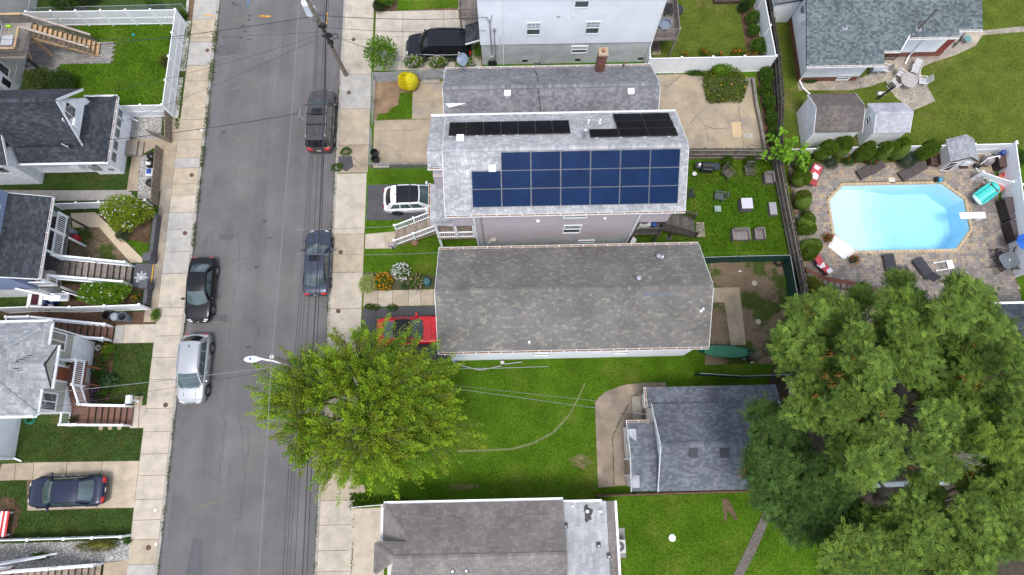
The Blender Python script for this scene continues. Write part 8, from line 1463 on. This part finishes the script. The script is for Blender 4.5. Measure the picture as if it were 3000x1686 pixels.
c = q(12,1835,490,.45); fl_ = thing('pool_float','turquoise ribbed inflatable pool float leaning on a red mat','pool float',(*q(12,1780,520,.5),.5),math.radians(33)); TQ = mat('turquoise_vinyl',(.05,.52,.48),rough=.25,coat=.4,var=.05)
for i in range(9): B(MB().ell((-.85+.17*i,0,.12),(.11,.38,.09),12,8),'rib',TQ,fl_,smooth=True,local=True)
B(MB().ell((.78,0,.2),(.16,.40,.13),14,8),'pillow',TQ,fl_,smooth=True,local=True)
for s in (-1,1): B(MB().ell((-.1,s*.42,.12),(.95,.10,.11),16,8),'side_tube',TQ,fl_,smooth=True,local=True)
B(MB().ell((-1.0,0,.12),(.13,.45,.11),14,8),'end_tube',mat('pale_aqua_vinyl',(.50,.70,.76),rough=.3),fl_,smooth=True,local=True)
rm_ = thing('red_lounge_cart','red folding mat on a black frame beside the lattice fence','mat',(*q(12,1850,470,.3),.05),math.radians(33)); B(MB().box(-.2,-.48,.28,.46,.48,.36),'pad',mat('coral_vinyl',(.60,.12,.08),rough=.5),rm_,local=True); B(MB().box(.47,-.48,.28,1.05,.48,.36),'pad',mat('coral_vinyl',(.60,.12,.08)),rm_,local=True); B(MB().cyl((1.12,-.5,.42),(1.12,.5,.42),.11,n=12),'bolster',RED,rm_,local=True); B(MB().box(-.9,-.45,.12,1.0,.45,.2),'frame',BLACK,rm_,local=True)
for x in (-.8,.9):
    for y in (-.4,.4): B(MB().box(x-.03,y-.03,0,x+.03,y+.03,.13),'leg',BLACK,rm_,local=True)
DB = mat('dark_brown_resin',(.035,.028,.026),rough=.6,var=.15)
for i,(x,y,s_) in enumerate(((1990,640,1.5),(2035,820,1.35))):
    c = q(12,x,y,.9); o = thing('deck_cabinet','dark brown deck cabinet by the white fence, '+('upper' if i == 0 else 'lower'),'cabinet',(c[0],c[1],0),.06,'dark cabinets by the pool fence'); B(MB().box(-.38,-s_/2,.05,.38,s_/2,.95),'cabinet_body',DB,o,local=True); B(MB().box(-.42,-s_/2-.03,.95,.42,s_/2+.03,1.02),'lid',mat('brown_lid',(.075,.058,.06),rough=.6),o,local=True)
    for k in (-1,0,1): B(MB().box(-.395,k*s_/3-s_/6+.02,.12,-.38,k*s_/3+s_/6-.02,.9),'door_panel',DB,o,local=True)
c = q(12,1110,1160,.5); o = thing('round_table','round charcoal wicker side table between two loungers','table',(*c,.045)); B(MB().cyl((0,0,0),(0,0,.50),.36,.40,n=28),'drum',WICKD,o,local=True); g = MB()
for i in range(9): y = -.34+.085*i; hw_ = math.sqrt(max(0,.40**2-y*y)); B(MB().box(-hw_,y-.036,.50,hw_,y+.036,.525),'slat',WICK if i % 2 else WICKD,o,local=True)
c = q(12,1965,1065,.7); o = thing('dining_table','frosted glass patio dining table near the right edge','table',(*c,.045),.35); B(MB().prism([(.62*math.copysign(abs(math.cos(t))**.45,math.cos(t)),.54*math.copysign(abs(math.sin(t))**.45,math.sin(t))) for t in [2*PI*(k+.5)/28 for k in range(28)]],.68,.70),'table_top',mat('frosted_table',(.13,.15,.165),rough=.25,var=.2,spec=.3),o,local=True); B(MB().torus((0,0,.68),.55,.02,24,5),'rim',BRONZE,o,local=True); B(MB().cyl((0,0,.7),(0,0,.74),.05),'umbrella_cap',TOWEL,o,local=True)
for t in range(4): a_ = PI/4+t*PI/2; B(MB().beam((.5*math.cos(a_),.42*math.sin(a_),.67),(.6*math.cos(a_),.5*math.sin(a_),0),.03,.03),'leg',BRONZE,o,local=True)
def ironchair(label, c, rz, group='black iron patio chairs'):
    o = thing('iron_chair',label,'chair',(c[0],c[1],.045),rz,group); g = MB(); 
    for i in range(6): B(MB().beam((-.22,-.2+.08*i,.42),(.24,-.2+.08*i,.42),.03,.015),'seat_slat',BRONZE,o,local=True)
    B(MB().tube([(-.24,-.24,.42),(-.34,-.22,.75),(-.36,0,.92),(-.34,.22,.75),(-.24,.24,.42)],.026),'back_frame',BRONZE,o,local=True)
    for y in (-.14,-.05,.05,.14): B(MB().tube([(-.25,y,.44),(-.34,y*1.1,.8)],.018),'back_bar',BRONZE,o,local=True)
    for s in (-1,1):
        B(MB().tube([(-.30,s*.25,.62),(.05,s*.29,.64),(.24,s*.27,.58)],.026),'arm',BRONZE,o,local=True)
        for x in (-.25,.25): B(MB().tube([(x,s*.24,.42),(x*1.35,s*.28,0)],.024),'leg',BRONZE,o,local=True)
    B(MB().tube([(-.22,-.24,.42),(.25,-.24,.42),(.25,.24,.42),(-.22,.24,.42)],.024),'seat_frame',BRONZE,o,local=True); return o
for x,y,r_,nm in ((1875,1015,-.2,'left of the glass dining table'),(1890,1125,.5,'lower left of the glass dining table'),(2030,985,-2.2,'upper right of the glass dining table'),(2060,1125,2.6,'lower right of the glass dining table')): ironchair('black iron patio chair '+nm,q(12,x,y,.4),r_)
ironchair('single black chair on the lower tan terrace',q(12,505,1320,.4),-.25,None)
c = q(12,1450,1105,.2); o = thing('pool_ladder','white pool ladder lying on the terrace','ladder',(*c,.05),.12); 
for s in (-1,1): B(MB().tube([(-.65,s*.28,.06),(.1,s*.28,.06),(.45,s*.28,.10)],.03,8),'rail',WHITE,o,local=True); B(MB().ell((-.68,s*.28,.08),(.08,.08,.07),10,6),'foot',WHITE,o,local=True)
for k in range(4): B(MB().box(.12+.11*k,-.3,.11,.21+.11*k,.3,.15),'tread',WHITE,o,local=True)
c = q(12,2095,920,1.8); o = thing('umbrella','folded blue umbrella at the right picture edge','umbrella',(*c,0)); B(MB().cyl((0,0,0),(0,0,2.2),.03),'pole',GMET,o,local=True); g = MB(); vs = [(0,0,2.25)]+[(.6*math.cos(k*PI/4),.6*math.sin(k*PI/4),1.85) for k in range(8)]; B(g.add(vs,[(0,1+k,1+(k+1)%8) for k in range(8)]),'canopy',mat('blue_canvas',(.02,.12,.5),rough=.8),o,local=True)
# playhouse
c = q(12,1500,260,0); y0_ = q(12,1460,335,0)[1]; x0_ = q(12,1375,325,0)[0]; x1_ = q(12,1570,330,0)[0]
ph = thing('playhouse','small pink and white playhouse shed with cross-braced barn door','playhouse',((x0_+x1_)/2,y0_+.7,0)); walls(ph,x0_,y0_,x1_,y0_+1.5,.05,1.75,mat('pale_pink_board',(.60,.54,.52),var=.06),ridge=('y',(x0_+x1_)/2,2.35),exp=.6); xm = (x0_+x1_)/2
roof(ph,[[(x0_-.12,y0_+1.6,1.7),(x0_-.12,y0_-.12,1.7),(xm,y0_-.12,2.42),(xm,y0_+1.6,2.42)],[(x1_+.12,y0_-.12,1.7),(x1_+.12,y0_+1.6,1.7),(xm,y0_+1.6,2.42),(xm,y0_-.12,2.42)]],UNDER,SHING,[(.24,.25,.27),(.29,.30,.32),(.33,.34,.36)]); DKB = mat('dark_brown_trim',(.05,.035,.03))
B(MB().beam((x0_-.12,y0_-.13,1.64),(xm,y0_-.13,2.36),.03,.12).beam((xm,y0_-.13,2.36),(x1_+.12,y0_-.13,1.64),.03,.12),'rake_board',DKB,ph); dr = B(MB().box(x0_+.12,y0_-.03,.08,x0_+.75,y0_-.02,1.45),'door',DKB,ph); f_ = (x0_+.12,x0_+.75); B(MB().beam((f_[0],y0_-.05,.1),(f_[1],y0_-.05,1.43),.06,.02,up=(0,1,0)).beam((f_[0],y0_-.05,.1),(f_[0],y0_-.05,1.43),.06,.02,up=(0,1,0)).beam((f_[1],y0_-.05,.1),(f_[1],y0_-.05,1.43),.06,.02,up=(0,1,0)).beam((f_[0],y0_-.052,.1),(f_[1],y0_-.052,.1),.06,.02,up=(0,1,0)).beam((f_[0],y0_-.052,1.43),(f_[1],y0_-.052,1.43),.06,.02,up=(0,1,0)),'brace',WHITE,dr); window(ph,(x1_-.35,y0_,1.2),'S',.4,.45,True); B(MB().box(x1_-.62,y0_-.22,.75,x1_-.08,y0_-.02,.9),'window_box',DKB,ph)
c = q(12,1355,250,.4); armchair('brown slatted bench left of the playhouse',c,-PI/2-.1,.7,mat('brown_slat',(.09,.055,.045)),None,4)
# pool pump
c = q(12,1800,250,.5); o = thing('pool_filter','pool pump set with grey filter tank and white pipes','pool pump',(*c,0)); TANK = mat('taupe_tank',(.22,.20,.20),rough=.45,var=.1); B(MB().cyl((*c,.1),(*c,.6),.36,n=24).ell((*c,.6),(.36,.36,.28),20,8),'tank',TANK,o,smooth=True); pcx = q(12,1715,290,.3); B(MB().cyl((pcx[0]-.25,pcx[1],.25),(pcx[0]+.25,pcx[1],.25),.14,n=16).box(pcx[0]-.2,pcx[1]-.15,0,pcx[0]+.2,pcx[1]+.15,.12),'pump',BLACK,o); PP = WHITE
B(MB().tube([(pcx[0]+.1,pcx[1],.4),(pcx[0]+.3,pcx[1]+.2,.9),(*c,1.0),(c[0]+.5,c[1]+.1,.95),(c[0]+.55,c[1]-.4,.6)],.035,8).tube([q3(12,1660,270,.1),q3(12,1720,345,.1),q3(12,1735,330,.25)],.035,8).tube([q3(12,1775,215,.6),q3(12,1815,205,.6)],.04,8),'pipe',PP,o)
c = q(12,1890,205,.7); o = thing('chlorinator','blue and white chemical feeder tank behind the pump','tank',(*c,0)); B(MB().cyl((*c,0),(*c,.8),.16,n=16),'tank_body',mat('clear_grey',(.4,.42,.44)),o); B(MB().cyl((*c,.8),(*c,1.15),.17,n=18).ell((*c,1.15),(.17,.17,.08),16,6),'blue_cap',BLUE,o); c = q(12,1945,185,.7); B(MB().cyl((*c,0),(*c,1.0),.17,n=18).ell((*c,1.0),(.17,.17,.07),16,6),'white_tank',WPAINT,label='white chemical drum in the pump corner',cat='drum'); c = q(12,1905,270,.5); o = thing('pump_cover','brown equipment box beside the filter tank','box',(*c,0)); B(MB().box(c[0]-.42,c[1]-.45,0,c[0]+.42,c[1]+.45,.8),'box_body',DB,o); B(MB().box(c[0]-.45,c[1]-.48,.8,c[0]+.45,c[1]+.48,.87),'lid',mat('brown_cover',(.10,.055,.05)),o)
sheet('pump_pad',Q((12,1655,200),(12,2010,195),(12,2020,310),(12,1700,370)),CONCT,.06)
# teal house patio: table and chairs
ct = q(9,1200,680,.7); o = thing('round_table','round mottled patio table by the teal-roofed house','table',(*ct,.015)); B(MB().cyl((0,0,.68),(0,0,.71),.60,n=32).torus((0,0,.69),.60,.02,32,6),'table_top',mat('mottled_glass',(.38,.35,.34),rough=.3,var=.2,scale=7),o,local=True); B(MB().cyl((0,0,.71),(0,0,.72),.04),'umbrella_hole',TOWEL,o,local=True)
for t in range(4): a_ = .4+t*PI/2; B(MB().tube([(.45*math.cos(a_),.45*math.sin(a_),.68),(.55*math.cos(a_),.55*math.sin(a_),0)],.02),'leg',WPAINT,o,local=True)
def slingchair(label, c, rz, back=.5, group='white sling patio chairs'):
    o = thing('sling_chair',label,'chair',(c[0],c[1],.015),rz,group); F = WPAINT; SL = mat('grey_sling',(.46,.45,.46),rough=.8); B(MB().box(-.25,-.26,.38,.27,.26,.41),'seat',SL,o,local=True); B(MB().beam((-.26,0,.40),(-.26-.6*math.sin(back),0,.40+.6*math.cos(back)),.52,.03),'backrest',SL,o,local=True)
    for s in (-1,1): B(MB().tube([(-.3,s*.3,0),(-.3,s*.3,.58),(.3,s*.3,.58),(.34,s*.3,0)],.02,6),'arm_frame',F,o,local=True)
    B(MB().tube([(-.3,-.3,.04),(-.3,.3,.04)],.018),'cross_bar',F,o,local=True); return o
for x,y,r_,b_,nm in ((1250,595,math.radians(-115),1.1,'reclined above the round table'),(1075,715,math.radians(35),.4,'at the lower left of the round table'),(1310,690,math.radians(175),.4,'at the right of the round table'),(1130,635,math.radians(-40),.3,'tucked in at the upper left of the round table')): slingchair('white sling chair '+nm,q(9,x,y,.4),r_,b_)
slingchair('pale plastic chair under the teal roof corner',q(9,990,585,.4),math.radians(160),.3,None); c = q(9,910,598,.5); o = thing('kettle_grill','grey-blue barrel grill beside the teal-roofed house','grill',(*c,0)); GBL2 = mat('bluegrey_enamel',(.32,.36,.42),rough=.35); B(MB().cyl((c[0]-.35,c[1],.7),(c[0]+.35,c[1],.7),.24,n=18),'drum',GBL2,o)
for s in (-1,1): B(MB().tube([(c[0]+s*.3,c[1]-.2,0),(c[0]+s*.25,c[1],.6),(c[0]+s*.3,c[1]+.2,0)],.02),'leg',GMET,o)
a_, b_ = q(9,930,835,.2), q(9,1060,740,1.2); B(MB().tube([(*a_,.05),(*b_,1.3)],.05,8).tube([(a_[0]+.1,a_[1],.05),(b_[0]+.06,b_[1]-.05,1.2)],.04,8),'closed_umbrella',BRONZE,label='closed black umbrella leaning toward the lower patio chair',cat='umbrella'); c = q(9,968,788,.3); B(MB().cyl((c[0]-.28,c[1],.2),(c[0]+.28,c[1],.2),.14,n=16),'rolled_mat',TOWEL,label='rolled white mat on the grass beside the closed umbrella',cat='mat')
c = q(9,1695,330,.5); o = thing('side_table','small teal patio table beside the black iron railing','table',(*c,0)); B(MB().cyl((*c,.5),(*c,.53),.28,n=20),'table_top',mat('teal_top',(.12,.25,.26)),o); B(MB().cyl((*c,0),(*c,.5),.03),'leg',BRONZE,o); rl_ = thing('iron_railing','black iron step railing at the end of the teal-roofed house','railing',(*q(9,1590,390),0)); p_, r_ = q(9,1580,395,.2), q(9,1640,290,.2); railing(rl_,(*p_,.0),(*r_,.5),.85,BRONZE,.14,bw=.02,rw=.04,post=.04)
rl2 = thing('iron_railing','black iron railing on the patio beside the pale plastic chair','railing',(*q(9,1040,500),0)); p_, r_ = q(9,990,490,.4), q(9,1085,490,.4); railing(rl2,(*p_,.1),(*r_,.1),.85,BRONZE,.14,bw=.02,rw=.04,post=.04)
# tall white house extras
c = q(8,785,400,.4); slatchair('brown folding chair beside the tall white house corner',c,math.radians(-90),mat('brown_chair',(.07,.05,.045)),.45,4); c = q(8,868,195,3.0); tbx = thing('wash_tub','blue-grey round tub on the tall white house rear deck','tub',(c[0],c[1],2.62)); B(MB().cyl((0,0,0),(0,0,.3),.42,.46,n=22,caps=False).torus((0,0,.3),.46,.04,22,6).cyl((0,0,.05),(0,0,.06),.42,n=22),'tub_body',mat('bluegrey_tub',(.22,.26,.33)),tbx,local=True); c = q(8,895,75,3.0); o = thing('deck_table','dark slatted table on the tall white house rear deck','table',(c[0],c[1],2.62)); 
for i in range(5): B(MB().box(-.3+.12*i,-.4,.42,-.2+.12*i,.4,.45),'slat',BRONZE,o,local=True)
for sx in (-.25,.25):
    for sy in (-.35,.35): B(MB().box(sx-.02,sy-.02,0,sx+.02,sy+.02,.42),'leg',BRONZE,o,local=True)
c = q(8,1390,5,.3); B(MB().box(c[0]-1.0,c[1]-.1,0,c[0]+1.0,c[1]+.6,.3),'raised_bed',mat('dark_bed_wood',(.07,.045,.035)),label='low dark raised planter at the top of the striped lawn',cat='planter')
c = q(8,990,50,1.0); B(MB().ell((c[0],c[1],.55),(.35,.45,.25),14,8).cyl((c[0],c[1],0),(c[0],c[1],.4),.05),'swing_seat',mat('dark_seat',(.03,.035,.045)),smooth=True,label='dark rounded seat at the top left of the striped lawn',cat='seat')
